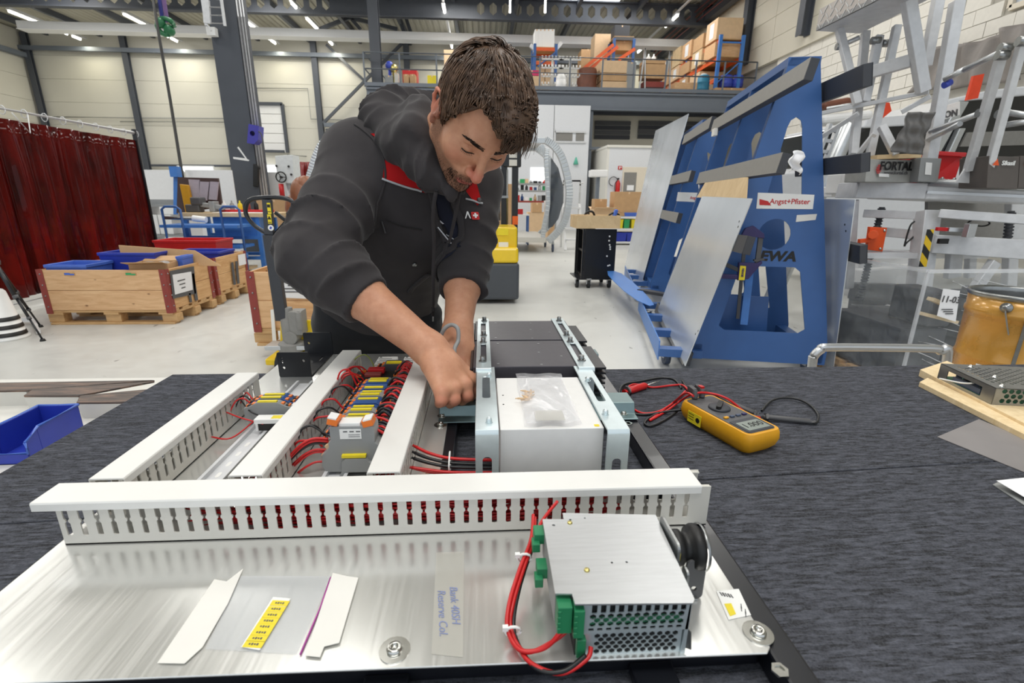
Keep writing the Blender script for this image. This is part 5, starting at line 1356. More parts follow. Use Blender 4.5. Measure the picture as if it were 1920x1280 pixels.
# cuffs end cleanly
for cu,el,wr_ in ((cuR,Rel,Rwr),(cuL,Lel,Lwr)):
    d = (wr_-el)/np.linalg.norm(wr_-el);m_ = .11;hs_ = halfspace(cu+d*.012,-d)
    jf.op(lambda X,Y,Z: np.maximum(hs_(X,Y,Z),np.sqrt((X-cu[0])**2+(Y-cu[1])**2+(Z-cu[2])**2)-.105),cu-m_,cu+m_,.003,'s')
    for r0 in (1,):
        jf.cap(cu+d*.006,cu+d*.10,.040,.040,.004,'s')
# open front: a wedge along the zip line shows the shirt
z0,z1,z2 = PX(836,352,1.06),PX(838,470,1.13),PX(812,600,1.20)
def wedge(f,w0,w1,dep,mode='s'):
    for a,b,wa,wb in ((z0,z1,w0,(w0+w1)/2),(z1,z2,(w0+w1)/2,w1)):
        f.cap(a-fro*0,b,wa,wb,.004,mode)
jf2 = None
P,Q = jf.mesh();P = rel(P,Q,2,.5)
jac = np_mesh('jacket',P,Q);o = obj('jacket',jac,CJ,man)
# shirt seen in the open front, zip edges as raised plackets
def strip_on(field,pts,w,off,th,name,m,parent,n=8,label=None,wfun=None):
    pts = [V(T(p)) for p in pts];pts = smooth_path(pts,n);C = field.snap(np.array([T(p) for p in pts]),off)
    G = field.grad(C);b = MB();vs = []
    for i in range(len(C)):
        d = C[min(i+1,len(C)-1)]-C[max(i-1,0)];sd = np.cross(d,G[i]);sd /= np.linalg.norm(sd)+1e-9;ww = w*(wfun(i/(len(C)-1)) if wfun else 1)
        L = field.snap(np.stack([C[i]-sd*ww,C[i]-sd*ww*.33,C[i]+sd*ww*.33,C[i]+sd*ww]),off);vs += [T(q) for q in L]
        vs += [T(q) for q in (L+G[i]*th)]
    k = len(C);fs = []
    for i in range(k-1):
        a = i*8;c = a+8
        for j in range(3): fs += [(a+4+j,a+5+j,c+5+j,c+4+j),(a+j+1,a+j,c+j,c+j+1)]
        fs += [(a,a+4,c+4,c),(a+7,a+3,c+3,c+7)]
    b.add(vs,fs,0,True);return obj(name,b,m,parent,label=label)
strip_on(jf,[PX(838,345,1.04),PX(846,400,1.07),PX(842,455,1.10),PX(828,505,1.14)],.020,.001,.0015,'shirt',CT,man,wfun=lambda u: 1.15-.9*u)
strip_on(jf,[PX(812,352,1.05),PX(824,410,1.08),PX(822,470,1.11),PX(808,540,1.16),PX(790,600,1.2)],.006,.001,.005,'placket',CJ,man)
strip_on(jf,[PX(868,350,1.06),PX(868,400,1.08),PX(858,450,1.12),PX(838,510,1.15),PX(818,570,1.2)],.007,.001,.005,'placket',CJ,man)
strip_on(jf,[PX(668,245,1.15),PX(700,262,1.12),PX(717,292,1.1),PX(722,330,1.09),PX(716,372,1.09),PX(700,420,1.09)],.0022,.0006,.0022,'armhole_seam',CJ,man,6)
WHL = mat('white_print',(206,206,210),.7)
strip_on(jf,[PX(826,420,1.08),PX(836,424,1.08)],.0015,.003,.0006,'shirt_print',WHL,man)
strip_on(jf,[PX(822,430,1.08),PX(838,432,1.08)],.0014,.003,.0006,'shirt_print',WHL,man)
strip_on(jf,[PX(820,440,1.08),PX(836,444,1.08)],.0012,.003,.0006,'shirt_print',WHL,man)
# red yoke with reflective piping
def yoke(name,pxs,ydep,lift=.0022,n=14):
    """patch snapped on the jacket: pxs = rows of picture anchors from neck edge to arm edge"""
    rows = [smooth_path([V(T(PX(a,b,ydep))) for a,b in r],5) for r in pxs]
    k = min(len(r) for r in rows);rows = [r[:k] for r in rows];cols_ = [smooth_path([r[i] for r in rows],5) for i in range(k)]
    Pn = jf.snap(np.array([T(p) for c in cols_ for p in c]),.0);G = jf.grad(Pn);m_ = len(cols_[0]);b = MB()
    vs = [T(p) for p in Pn+G*lift]+[T(p) for p in Pn-G*.002];N = len(Pn)
    fs = [(i*m_+j,(i+1)*m_+j,(i+1)*m_+j+1,i*m_+j+1) for i in range(k-1) for j in range(m_-1)]
    rim = [i*m_ for i in range(k)]+[(k-1)*m_+j for j in range(1,m_)]+[i*m_+m_-1 for i in range(k-2,-1,-1)]+[j for j in range(m_-2,0,-1)]
    fs += [(rim[i],rim[(i+1) % len(rim)],N+rim[(i+1) % len(rim)],N+rim[i]) for i in range(len(rim))]
    b.add(vs,fs,0,True);return obj(name,b,CR_,man)
yoke('red_yoke',[[(690,236),(722,276),(722,305),(717,336)],[(720,232),(745,285),(750,315),(752,348)],[(770,232),(780,300),(795,330),(800,364)]],1.10)
yoke('red_yoke',[[(884,352),(895,345),(908,338),(912,332)],[(895,364),(908,358),(918,352),(924,345)],[(912,380),(917,376),(924,372),(930,366)]],1.12)
PIP = mat('reflective_piping',(168,170,172),.4,.2)
strip_on(jf,[PX(716,335,1.1),PX(735,341,1.1),PX(760,350,1.1),PX(795,364,1.08)],.0022,.003,.0022,'piping',PIP,man)
strip_on(jf,[PX(884,373,1.12),PX(900,372,1.12),PX(925,374,1.13)],.0020,.003,.0020,'piping',PIP,man)
strip_on(jf,[PX(725,410,1.12),PX(755,424,1.12),PX(792,437,1.12)],.0012,.0012,.0012,'pocket_zip',M['black'],man)
strip_on(jf,[PX(716,412,1.12),PX(722,440,1.12)],.0016,.003,.003,'zip_pull',M['dk_grey'],man)
strip_on(jf,[PX(797,520,1.15),PX(792,556,1.16)],.0022,.004,.003,'zip_pull',M['dk_grey'],man)
q = jf.snap([T(PX(777,524,1.15))],.001)[0];gq = jf.grad([q])[0];b = MB();b.lathe(V(T(q)),[(.0062,0),(.0058,.003),(.002,.0035)],16,R=V(T(gq)).to_track_quat('Z','Y').to_matrix());obj('snap_button',b,M['steel'],man)
q = jf.snap([T(PX(908,371,1.14))],.003)[0];gq = jf.grad([q])[0];b = MB();b.lathe(V(T(q)),[(.0055,0),(.005,.003),(.002,.0035)],16,R=V(T(gq)).to_track_quat('Z','Y').to_matrix());obj('snap_button',b,M['dk_grey'],man)
def patch(name,poly,px,py,ydep,size,off,m,sub=0):
    q = jf.snap([T(PX(px,py,ydep))],off)[0];g = jf.grad([q],.012)[0];n_ = V(T(g));up = V((0,0,1));ux = up.cross(n_).normalized();uy = n_.cross(ux)
    b = MB()
    b.plate(V(T(q)),ux*size,uy*size,poly,n_*.0012);return obj(name,b,m,man)
patch('badge',rrect(-.5,-.5,.5,.5,.14),892,403,1.14,.0185,.006,M['red'])
patch('badge_cross',[(-.11,-.32),(.11,-.32),(.11,-.11),(.32,-.11),(.32,.11),(.11,.11),(.11,.32),(-.11,.32),(-.11,.11),(-.32,.11),(-.32,-.11),(-.11,-.11)],892,403,1.14,.0185,.0075,M['white'])
patch('badge_mark',[(-.42,-.5),(-.26,-.5),(0,.18),(.26,-.5),(.42,-.5),(.09,.5),(-.09,.5)],877,403,1.14,.0165,.006,M['white'])
# hood
hf = grid_f((-.34,.98,1.16),(.12,1.46,1.50),.0042)
hp = [PX(842,352,1.03),PX(800,318,1.05),PX(752,268,1.10),PX(722,226,1.18),PX(745,205,1.27),PX(800,205,1.33),PX(860,235,1.35),PX(885,290,1.32),PX(872,335,1.20),PX(852,354,1.07)]
hr = [.018,.030,.040,.044,.046,.045,.038,.026,.018,.014]
for i in range(len(hp)-1): hf.cap(hp[i],hp[i+1],hr[i],hr[i+1],.02,warp=both(folds(hp[i],hp[i+1],.055,.014,i*1.1,2.2,i),drape(.012,42,30+i)))
hf.cap(PX(735,215,1.2),PX(790,240,1.16),.038,.030,.02,warp=drape(.022,40,9));hf.cap(PX(730,235,1.16),PX(795,290,1.10),.030,.026,.02,warp=drape(.02,42,10))
hf.cap(PX(770,300,1.08),PX(815,345,1.05),.022,.018,.015,warp=drape(.008,34,11))
hf.cap(PX(786,208,1.15),PX(776,256,1.06),.036,.036,.02,warp=drape(.016,44,12));hf.cap(PX(776,256,1.06),PX(800,325,1.035),.036,.016,.02,warp=drape(.014,44,13))
P,Q = hf.mesh();P = rel(P,Q,2,.5);obj('hood',np_mesh('hood',P,Q),CJ,man)
b = MB();pp = [PX(818,356,1.02),PX(812,400,1.04),PX(814,460,1.075),PX(812,520,1.10),PX(812,575,1.13)];b.tube([T(p) for p in pp],.0042,8,sub=6);b.tube([T(PX(812,575,1.13)),T(PX(812,592,1.135))],.0036,8);ds = obj('drawstring',b,CJ,man)
b = MB();b.tube([T(PX(812,592,1.135)),T(PX(812,602,1.138))],.0022,8);obj('aglet',b,M['steel'],ds)
b = MB();b.tube([T(p) for p in (PX(862,356,1.04),PX(858,380,1.06),PX(850,420,1.08),PX(842,455,1.10))],.0038,8,sub=6);obj('drawstring',b,CJ,man)
# trousers and shoes
tf = grid_f((-.60,1.14,.03),(-.02,1.66,1.04),.008)
tf.ell(Pel,(.172,.128,.12),TR,.04,warp=drape(.01,20,2))
for h,dx in ((hipR,-.02),(hipL,.03)):
    kn = h+np.array((dx,.03,-.40));an = np.array((kn[0]+dx*.3,kn[1]+.06,.09))
    tf.cap(h,kn,.106,.080,.03,warp=folds(h,kn,.09,.012,1,1.2,5));tf.cap(kn,an,.080,.068,.02,warp=folds(kn,an,.08,.012,2,1.2,6))
tf.whole(lambda X,Y,Z: .055-Z+0*X+0*Y,.004)
P,Q = tf.mesh();P = rel(P,Q,2,.5);obj('trousers',np_mesh('trousers',P,Q),CP,man)
for h,dx in ((hipR,-.02),(hipL,.03)):
    an = np.array((h[0]+dx*1.3,h[1]+.09,.09));sf = grid_f((an[0]-.1,an[1]-.28,-.004),(an[0]+.1,an[1]+.12,.16),.006)
    sf.ell(an+np.array((dx*.6,-.06,-.035)),(.052,.15,.050),None,.03);sf.cap(an,an+np.array((0,0,.03)),.052,.050,.03);sf.whole(lambda X,Y,Z: .002-Z+0*X+0*Y,.004)
    P,Q = sf.mesh();obj('shoe',np_mesh('shoe',P,Q),M['black'],man)
# --- hair: close cap plus combed strands
def m_hair():
    t = NT('brown_hair');v = t.coord((1,1,1));n1 = t.noise(v,70,4)
    t.set(Base_Color=t.ramp(n1,[(.3,rgb(66,48,37)),(.7,rgb(116,89,69))]),Roughness=.38,Specular_IOR_Level=.5);return t.mat
HM = m_hair()
kf = Field(*[np.arange(Hc[i]-.155,Hc[i]+.155,.0034,dtype=np.float32) for i in range(3)])
KE = lambda c,r,k,mode='u',R=None: kf.ell(HL_(*c),np.array(r)*HS,HR if R is None else HR @ R,k,mode)
KE((0,-.010,.050),(.0805,.104,.093),.01)
KE((-.012,.045,.100),(.056,.054,.036),.03)
def lp(X,Y,Z):
    q = [X-Hc[0],Y-Hc[1],Z-Hc[2]];return [(HR[0,i]*q[0]+HR[1,i]*q[1]+HR[2,i]*q[2])/HS for i in range(3)]
YBZ,YBV = [-.03,.011,.03,.052,.067,.087,.110],[.010,.019,.031,.043,.048,.050,.052]
ZFX,ZFV = [-.08,-.05,-.025,.002,.019,.032,.08],[.040,.064,.076,.085,.098,.106,.106]
ZLY,ZLV = [-.13,-.05,-.036,-.020,.000,.007,.03,.05,.07,.2],[-.055,-.050,.005,.030,.030,-.022,-.018,.03,.05,.05]
def hairline(X,Y,Z):
    x,y,z = lp(X,Y,Z);w_ = .004*np.sin(x*210+z*160)
    return np.maximum(np.minimum(y-np.interp(z,YBZ,YBV),np.interp(x,ZFX,ZFV)-z)+w_,np.interp(y,ZLY,ZLV)-z)*HS
def hl_at(p):
    x,y,z = p;return max(min(y-np.interp(z,YBZ,YBV),np.interp(x,ZFX,ZFV)-z),np.interp(y,ZLY,ZLV)-z)
kf.whole(hairline,.006)
P,Q = kf.mesh();P = rel(P,Q,1,.5);hair = obj('hair',np_mesh('hair',P,Q),HM,man)
rs = np.random.RandomState(4)
loc = ((P-Hc) @ HR)/HS;loc = loc[loc[:,2] > -.025]
loc = loc[[bool(np.linalg.norm((q-np.array((0,-.010,.050)))/np.array((.0805,.104,.093))) > .965 and hl_at(q) < .001) for q in loc]]
gi = rs.choice(len(loc),min(len(loc),950),replace=False)
whorl = np.array((.006,-.088,.104));R0,rad = np.array((0,-.010,.050)),np.array((.0805,.104,.093))
mbh = MB()
for i in gi:
    p = loc[i].copy();front = p[1] > .035
    L = rs.uniform(.050,.080)*(.8 if front else 1)*(.6 if p[2] < .03 else 1);n = 7;guide = [];tw = rs.normal(0,.16)
    for k in range(n):
        u = k/(n-1);d = p-whorl;nrm = (p-R0)/rad**2;nrm /= np.linalg.norm(nrm)
        g = np.array((d[0]*1.1-.012,max(d[1],-.02)*.9+.035,d[2]*.7-.015))
        if p[0] > .03: g = np.array((d[0]*.5,.045,d[2]*.8-.03))
        if p[1] < -.05: g = np.array((d[0]*.6,d[1]*.5,-.1))
        g = g-nrm*(g@nrm);g /= np.linalg.norm(g)+1e-9;sd = np.cross(nrm,g);g = g+sd*(tw*.6+.13*math.sin(4*u+i));g /= np.linalg.norm(g)
        guide.append((p+nrm*(.001+.0060*math.sin(PI*min(1,u*.85+.1))),sd));p2 = p+g*L/n
        if hl_at(p2) < (.003+.002*rs.rand() if p2[0] > -.004 else .020): p = p2
        else: p = p+g*.0008
        kk = np.linalg.norm((p-R0)/rad)
        if kk < 1: p = R0+(p-R0)/kk
        elif kk > 1.10: p = R0+(p-R0)*1.10/kk
    for j in range(8):
        o1,o2 = rs.normal(0,.0042),rs.normal(0,.0018)
        pts = [T(HL_(*(q+sd*o1*(1-.75*k/(n-1))+(q-R0)/.09*o2*(1-.5*k/(n-1))))) for k,(q,sd) in enumerate(guide)]
        mbh.tube(pts,rs.uniform(.0008,.0014),3,taper=lambda u: (1-u**2)*.9+.1)
o = obj('hair_strands',mbh,HM,hair);o['kind'] = 'stuff'
# fringe wisps standing off at the brow
mbw = MB()
for k in range(130):
    x0 = rs.uniform(-.068,-.012);a = HL_(x0+.012,.066+rs.uniform(-.02,.004),.120+rs.uniform(-.012,.008));zt__ = np.interp(x0,ZFX,ZFV);c = HL_(x0-.010+rs.uniform(-.014,.006),.100+rs.uniform(-.006,.016)-abs(x0+.02)*.35,zt__+rs.uniform(-.016,.014));m_ = (a+c)/2+HR @ np.array((0,.008,.010))
    mbw.tube([T(a),T(m_),T(c)],.0010,3,sub=3,taper=lambda u: 1-.8*u)
o = obj('fringe_wisps',mbw,HM,hair);o['kind'] = 'stuff'
BR = mat('brow_hair',(60,44,35),.6)
for s in (1,-1):
    b = MB()
    for k in range(70):
        u = rs.uniform(0,1);c = np.array((s*(.010+.043*u),.0935-.014*u**1.6,.0375+.0095*u-.006*max(0,u-.6)*2.0+rs.uniform(-.0032,.0032)*(1-.55*u)))
        q = bf.snap([HL_(*c)],.0002)[0];g = bf.grad([q])[0];d = HR @ np.array((s*.0075,-.001-.002*u,.0022-.003*u));b.tube([T(q),T(q+d*.5+g*.0012),T(q+d)],.00085,3,taper=lambda v: 1-.7*v)
    obj('eyebrow',b,BR,man)
    b = MB();pp = bf.snap([HL_(s*(.019+.027*u),.0895-.006*u*u,.0122-.0022*math.sin(PI*u)) for u in np.linspace(0,1,9)],.0004);b.tube([T(p) for p in pp],.0010,5)
    for p in pp[1:]: b.tube([T(p),T(p+HR @ np.array((s*.001,.0035,-.0035)))],.00035,3)
    obj('eyelashes',b,M['black'],man)
mbb = MB()
for k in range(1500):
    c = np.array((rs.uniform(-.05,.05),rs.uniform(.03,.11),rs.uniform(-.115,-.035)));q = bf.snap([HL_(*c)],0,3)[0];l_ = (q-Hc) @ HR
    a_ = abs(l_[0]);w_ = (l_[2] < -.070 and a_ < .034) or (l_[2] > -.056 and l_[2] < -.040 and a_ < .030 and l_[1] > .075) or (a_ > .022 and a_ < .034 and -.08 < l_[2] < -.045) or (l_[2] < -.06 and rs.rand() < .3)
    if not w_ or l_[2] < -.118: continue
    g = bf.grad([q])[0];d = g*.0022+HR @ np.array((rs.normal(0,.001),.001,-.0035));mbb.tube([T(q),T(q+d)],.00036,3,taper=lambda v: 1-.6*v)
o = obj('beard_stubble',mbb,BR,man);o['kind'] = 'stuff'
# the grey cable he is holding
b = MB();b.tube([T(p) for p in (PX(836,668,.93),PX(826,640,.95),PX(832,618,.95),PX(846,609,.95),PX(858,616,.94),PX(859,638,.93),PX(852,660,.91),PX(866,705,.895),PX(874,745,.88))],.0042,10,sub=8)
tag(obj('grey_cable',b,M['grey_plastic']),'grey cable looped in the man\'s hands','cable')
# ================================================================== LEFT SIDE
def box_thing_walls(b,x0,x1,y0,y1,z0,z1,th,m=0,taper=0):
    """open-topped tray"""
    def ring(ins,z,e): return [V((x0+ins-e,y0+ins-e,z)),V((x1-ins+e,y0+ins-e,z)),V((x1-ins+e,y1-ins+e,z)),V((x0+ins-e,y1-ins+e,z))]
    o0,o1,i1,i0 = ring(taper,z0,0),ring(0,z1,0),ring(th,z1,0),ring(taper+th,z0+th,0)
    v = o0+o1+i1+i0
    f = [(3,2,1,0)]
    for a in range(4):
        c = (a+1) % 4
        f += [(a,c,4+c,4+a),(4+a,4+c,8+c,8+a),(8+a,8+c,12+c,12+a)]
    f.append((12,13,14,15));b.add(v,f,m);return b
def tray(name,lab,cat,x0,x1,y0,y1,z0,z1,m,th=.012,taper=.02,rim=.015,group=None,rz=0):
    c = V(((x0+x1)/2,(y0+y1)/2,z0));t = thing(name,lab,cat,c,group,rz=rz);dx,dy = (x1-x0)/2,(y1-y0)/2
    b = MB();box_thing_walls(b,-dx,dx,-dy,dy,0,z1-z0,th,taper=taper);obj('shell',b,M[m],t,.002,1,local=True)
    b = MB();h = z1-z0
    for a,q in (((-dx-rim/2,-dy),(dx+rim/2,-dy)),((-dx-rim/2,dy),(dx+rim/2,dy))): b.bar(V((a[0],a[1],h-.012)),V((q[0],q[1],h-.012)),rim,.03)
    for a,q in (((-dx,-dy),(-dx,dy)),((dx,-dy),(dx,dy))): b.bar(V((a[0],a[1],h-.012)),V((q[0],q[1],h-.012)),rim,.03)
    obj('rim',b,M[m],t,.003,1,local=True);return t
def carton(name,lab,cat,c,sx,sy,h,m='cardboard',flaps=0,rz=0,group=None,tape=True):
    t = thing(name,lab,cat,c,group,rz=rz);b = MB()
    if flaps: box_thing_walls(b,-sx/2,sx/2,-sy/2,sy/2,0,h,.006)
    else: b.bb((-sx/2,-sy/2,0),(sx/2,sy/2,h))
    obj('body',b,M[m],t,.003,1,local=True)
    if flaps:
        for k,(a,q,d) in enumerate((((-sx/2,-sy/2),(sx/2,-sy/2),(0,-1)),((sx/2,-sy/2),(sx/2,sy/2),(1,0)),((sx/2,sy/2),(-sx/2,sy/2),(0,1)),((-sx/2,sy/2),(-sx/2,-sy/2),(-1,0)))):
            if not (flaps >> k) & 1: continue
            L = min(sx,sy)*.45;b = MB();A,Q = V((*a,h)),V((*q,h));D = V((d[0],d[1],-.35 if k % 2 else .25)).normalized()*L
            n = (Q-A).cross(D).normalized()*.004;b.hexa([A,Q,Q+D,A+D,A+n,Q+n,Q+D+n,A+D+n]);obj('flap',b,M[m],t,local=True)
    elif tape:
        b = MB();b.box((0,0,h+.001),(sx*.99,.05,.001));b.box((0,-sy/2-.0006,h-.03),(.05,.001,.06));obj('tape',b,M['card_light'],t,local=True)
    return t
# pallet collar crates
def pallet(t,x0,x1,y0,y1,long_x=True):
    W_,D_ = x1-x0,y1-y0
    for k in range(3):
        for j in range(3):
            b = MB();x = x0+.05+(W_-.1)*k/2;y = y0+.07+(D_-.14)*j/2
            b.box((x,y,.061),(.10,.14,.078) if not long_x else (.145 if k else .145,.10,.078));obj('pallet_block',b,M['pallet'],t,.003,1)
    for j in range(3):
        b = MB();y = y0+.05+(D_-.1)*j/2;b.box(((x0+x1)/2,y,.011),(W_,.10,.022));obj('bottom_board',b,M['pallet'],t,.002,1)
    for k in range(3):
        b = MB();x = x0+.07+(W_-.14)*k/2;b.box((x,(y0+y1)/2,.111),(.14,D_,.022));obj('stringer_board',b,M['pallet'],t,.002,1)
    for k in range(5):
        b = MB();y = y0+.06+(D_-.12)*k/4;b.box(((x0+x1)/2,y,.133),(W_,.11,.022));obj('deck_board',b,M['pallet'],t,.002,1)
def collar_crate(lab,x0,x1,y0,y1,h=.40,z0=.144,group='pallet collar crates'):
    t = thing('pallet_crate',lab,'crate',((x0+x1)/2,(y0+y1)/2,0),group)
    pallet(t,x0,x1,y0,y1);nb = 2;bh = h/nb
    for k in range(nb):
        za,zb_ = z0+bh*k+.002,z0+bh*(k+1)-.002
        for y in (y0,y1-.02):
            b = MB();b.bb((x0+.006,y,za),(x1-.006,y+.02,zb_));obj('collar_board',b,M['pine'],t,.002,1)
        for x in (x0,x1-.02):
            b = MB();b.bb((x,y0+.021,za),(x+.02,y1-.021,zb_));obj('collar_board',b,M['pine_y'],t,.002,1)
    for x,sx in ((x0,-1),(x1,1)):
        for y,sy in ((y0,-1),(y1,1)):
            b = MB();b.bb((x-sx*.055,y+sy*.002,z0-.03),(x+sx*.004,y+sy*.006,z0+h+.004));b.bb((x+sx*.002,y-sy*.055,z0-.03),(x+sx*.006,y+sy*.004,z0+h+.004));hg = obj('corner_hinge',b,M['red_brown'],t)
            b = MB()
            for k in range(4):
                z = z0+.04+k*(h-.08)/3
                b.sphere((x-sx*.028,y+sy*.007,z),.008,8);b.sphere((x+sx*.007,y-sy*.028,z),.008,8)
            tag(obj('rivet',b,M['steel'],hg),kind='stuff')
    return t
c1 = collar_crate('pallet crate nearest the camera on the left, holding blue bins and cartons',-4.27,-3.09,4.89,5.69)
for px,ma,mb_ in ((130,'bin_lblue','yellow'),(245,'green','green')):
    p = oy(px,514,4.886);b = MB();b.box((p.x,4.887,p.z),(.10,.003,.028));h_ = obj('hand_hole',b,M['pallet'],c1)
    b = MB();b.box((p.x-.02,4.885,p.z+.003),(.05,.003,.02));b.box((p.x+.025,4.885,p.z-.002),(.04,.003,.014),m=1);obj('sticker',b,[M[ma],M[mb_]],h_)
xr = -3.082
def sideq(pts,x,m,name,par,off=0):
    q = [ox(a,c,x) for a,c in pts];b = MB();b.add([V((x,p.y,p.z)) for p in q]+[V((x+.004,p.y,p.z)) for p in q],HX);return obj(name,b,m,par)
sg = sideq(((318,508),(363,499),(367,550),(324,560)),xr+.002,M['dk_grey'],'sign_frame',c1)
sideq(((323,515),(358,509),(361,543),(328,552)),xr+.005,M['paper'],'sign_paper',sg)
b = MB()
for k in range(3):
    p = ox(330+2*k,528+7*k,xr+.0095);b.box((p.x,p.y+.09,p.z),(.002,.13-.03*k,.012))
obj('print',b,M['dk_grey'],sg)
for a in ((357,512),(358,545)):
    p = ox(*a,xr+.002)
sideq(((359,513),(363,512),(371,562),(366,564)),xr+.002,M['dk_grey'],'label_holder',c1);sideq(((353,550),(357,549),(360,566),(356,567)),xr+.002,M['dk_grey'],'label_holder',c1)
tray('storage_bin','light blue bin in the near left corner of the front crate','bin',-4.22,-3.84,4.93,5.28,.35,.585,'bin_lblue')
tray('storage_bin','dark blue bin behind the light blue one in the front crate','bin',-3.98,-3.42,5.30,5.64,.34,.66,'bin_blue')
carton('carton','open brown carton sitting in the right of the front crate','box',(-3.32,5.13,.42),.34,.30,.17,'cardboard',5,rz=.18)
tray('storage_bin','small blue bin beside the open carton in the front crate','bin',-3.16-.02,-3.1-.02+.0,5.25,5.45,.45,.63,'bin_lblue',.006,.005,.008)
b = MB();A,Q = oy(222,460,5.55),oy(365,470,5.5);b.hexa([A,Q,Q+V((.28,-.05,-.16)),A+V((.04,-.05,-.20)),A+V((0,.006,.005)),Q+V((0,.006,.005)),Q+V((.28,-.044,-.155)),A+V((.04,-.044,-.195))]);tag(obj('carton_flap',b,M['cardboard'],bevel=.002),'large flat cardboard sheet lying across the back of the front crate','cardboard')
b = MB()
for k in range(9): b.sphere((-3.32+random.uniform(-.1,.1),5.13+random.uniform(-.08,.08),.555+random.uniform(0,.02)),.055,8,sc=(1,1,.6))
o = tag(obj('packing_film',b,M['stretch'],kind='stuff'),'crumpled packing film inside the open carton','packing')
c2 = collar_crate('second pallet crate on the left, behind the front crate',-4.30,-3.11,5.80,6.60)
sideq(((446,478),(459,475),(461,495),(448,498)),-3.095,M['paper'],'paper_label',c2);sideq(((433,492),(437,491),(442,533),(438,534)),-3.095,M['dk_grey'],'label_holder',c2);sideq(((441,490),(445,489),(449,531),(445,532)),-3.095,M['dk_grey'],'label_holder',c2)
tray('storage_bin','dark blue tray in the second crate','bin',-3.72,-3.17,6.05,6.45,.38,.59,'bin_blue')
tray('storage_bin','red stacking crate standing behind the second crate','bin',-4.36,-3.56,6.78,7.25,.44,.66,'red')
b = MB();b.bb((-4.5,6.7,.38),(-3.4,7.3,.44))
for x in (-4.4,-3.5):
    for y in (6.78,7.22): b.box((x,y,.19),(.05,.05,.38))
tag(obj('low_stand',b,M['bench_blue']),'low blue stand under the red stacking crate','stand')
# welding curtain
cxx = -5.12;ya,yb,zt_ = 4.3,8.0,2.11
t = thing('welding_curtain','dark red translucent welding curtain hanging from a pale rail','curtain',(cxx,6.2,0))
b = MB();b.tube([V((cxx,ya,zt_)),V((cxx,yb+.06,zt_))],.024,8);obj('rail',b,M['white_paint'],t)
ns = 7;sw = (yb-ya)/ns
for k in range(ns):
    def fn(u,v,k=k):
        y = ya+sw*k-.05+(sw+.08)*u;w_ = .035*math.sin(u*9+k*1.7)+.018*math.sin(u*23+k)+.02*(k % 2)
        return V((cxx+w_*(.35+.65*min(1,(1-v)*3+.2))-.012*(k % 2),y,.13+(zt_-.10-.13)*v))
    b = MB();b.grid(fn,26,12);o = obj('film_strip',b,M['curtain'],t);s_ = o.modifiers.new('thick','SOLIDIFY');s_.thickness = .003
b = MB()
for k in range(15):
    y = ya+.1+k*.262;b.tube([V((cxx+.034*math.cos(a),y,zt_-.012+.045*math.sin(a))) for a in [i*PI/5 for i in range(11)]],.005,5)
obj('ring',b,M['alu_dull'],t)
b = MB();b.bar(V((cxx,yb+.03,.02)),V((cxx,yb+.03,zt_+.05)),.05,.03);b.box((cxx,yb+.03,.012),(.5,.06,.024));obj('end_post',b,M['black_paint'],t)
b = MB();b.bar(V((cxx,ya,.02)),V((cxx,ya,zt_)),.04,.04);b.box((cxx,ya,.012),(.5,.06,.024));obj('end_post',b,M['black_paint'],t)
b = MB();b.tube([V((cxx+.06,ya,.09)),V((cxx+.06,6.9,.10))],.02,8);obj('foot_rail',b,M['white_paint'],t)
q = [ox(x,y,cxx+.032) for x,y in ((22,211),(57,250),(52,215))];b = MB();b.tube(q,.006,6);tag(obj('wire_hanger',b,M['white']),'bent white wire hook hanging on the curtain rail','hook')
# tripod
t = thing('tripod','black camera tripod standing at the left edge','tripod',(-4.25,4.6,0))
hub = oy(-12,490,4.45)
for k,(px,py,Y_) in enumerate(((80,637,4.33),(76,611,4.85),(-110,640,4.4))):
    f = oz(px,py,.01);b = MB();m1 = hub.lerp(f,.45);m2 = hub.lerp(f,.72)
    b.cyl(hub,m1,.017,n=8);b.cyl(m1,m2,.012,n=8);b.cyl(m2,f,.008,n=8);lg = obj('leg',b,M['black_paint'],t)
    b = MB();b.cyl(m1-(f-hub)*.02,m1+(f-hub)*.02,.022,n=8);b.cyl(m2-(f-hub)*.015,m2+(f-hub)*.015,.017,n=8);obj('leg_clamp',b,M['dk_grey'],lg)
    b = MB();b.lathe(V((f.x,f.y,0)),[(.022,0),(.016,.02)],10);obj('rubber_foot',b,M['black'],lg)
b = MB();b.cyl(hub-V((0,0,.06)),hub+V((0,0,.45)),.02,n=10);obj('centre_column',b,M['black_paint'],t)
b = MB();b.lathe(hub,[(.04,-.03),(.045,0),(.035,.04)],12);obj('collar',b,M['dk_grey'],t)
# white bucket with black bands, floor jack bits
p = oz(14,634,0);t = thing('banded_bollard','white cone base with black bands at the left edge','cone',p)
b = MB();b.lathe(p,[(.155,0),(.155,.02),(.14,.025),(.075,.42),(.06,.44)],24);obj('cone',b,M['white'],t)
for z in (.035,.10,.17):
    r = .14-(z-.025)*.165;b = MB();b.lathe(p,[(r+.004,z),(r+.004-.007,z+.035),(r-.004,z+.035),(r-.004,z)],24,caps=False);obj('black_band',b,M['black'],t)
b = MB();q = oz(68,608,.0);b.bb((q.x-.5,q.y-.02,.03),(q.x,q.y+.02,.07));b.bar(V((q.x-.02,q.y,.05)),oz(72,622,.03),.03);tag(obj('white_foot_bar',b,M['white_paint']),'white steel foot bar lying behind the tripod leg','bar')

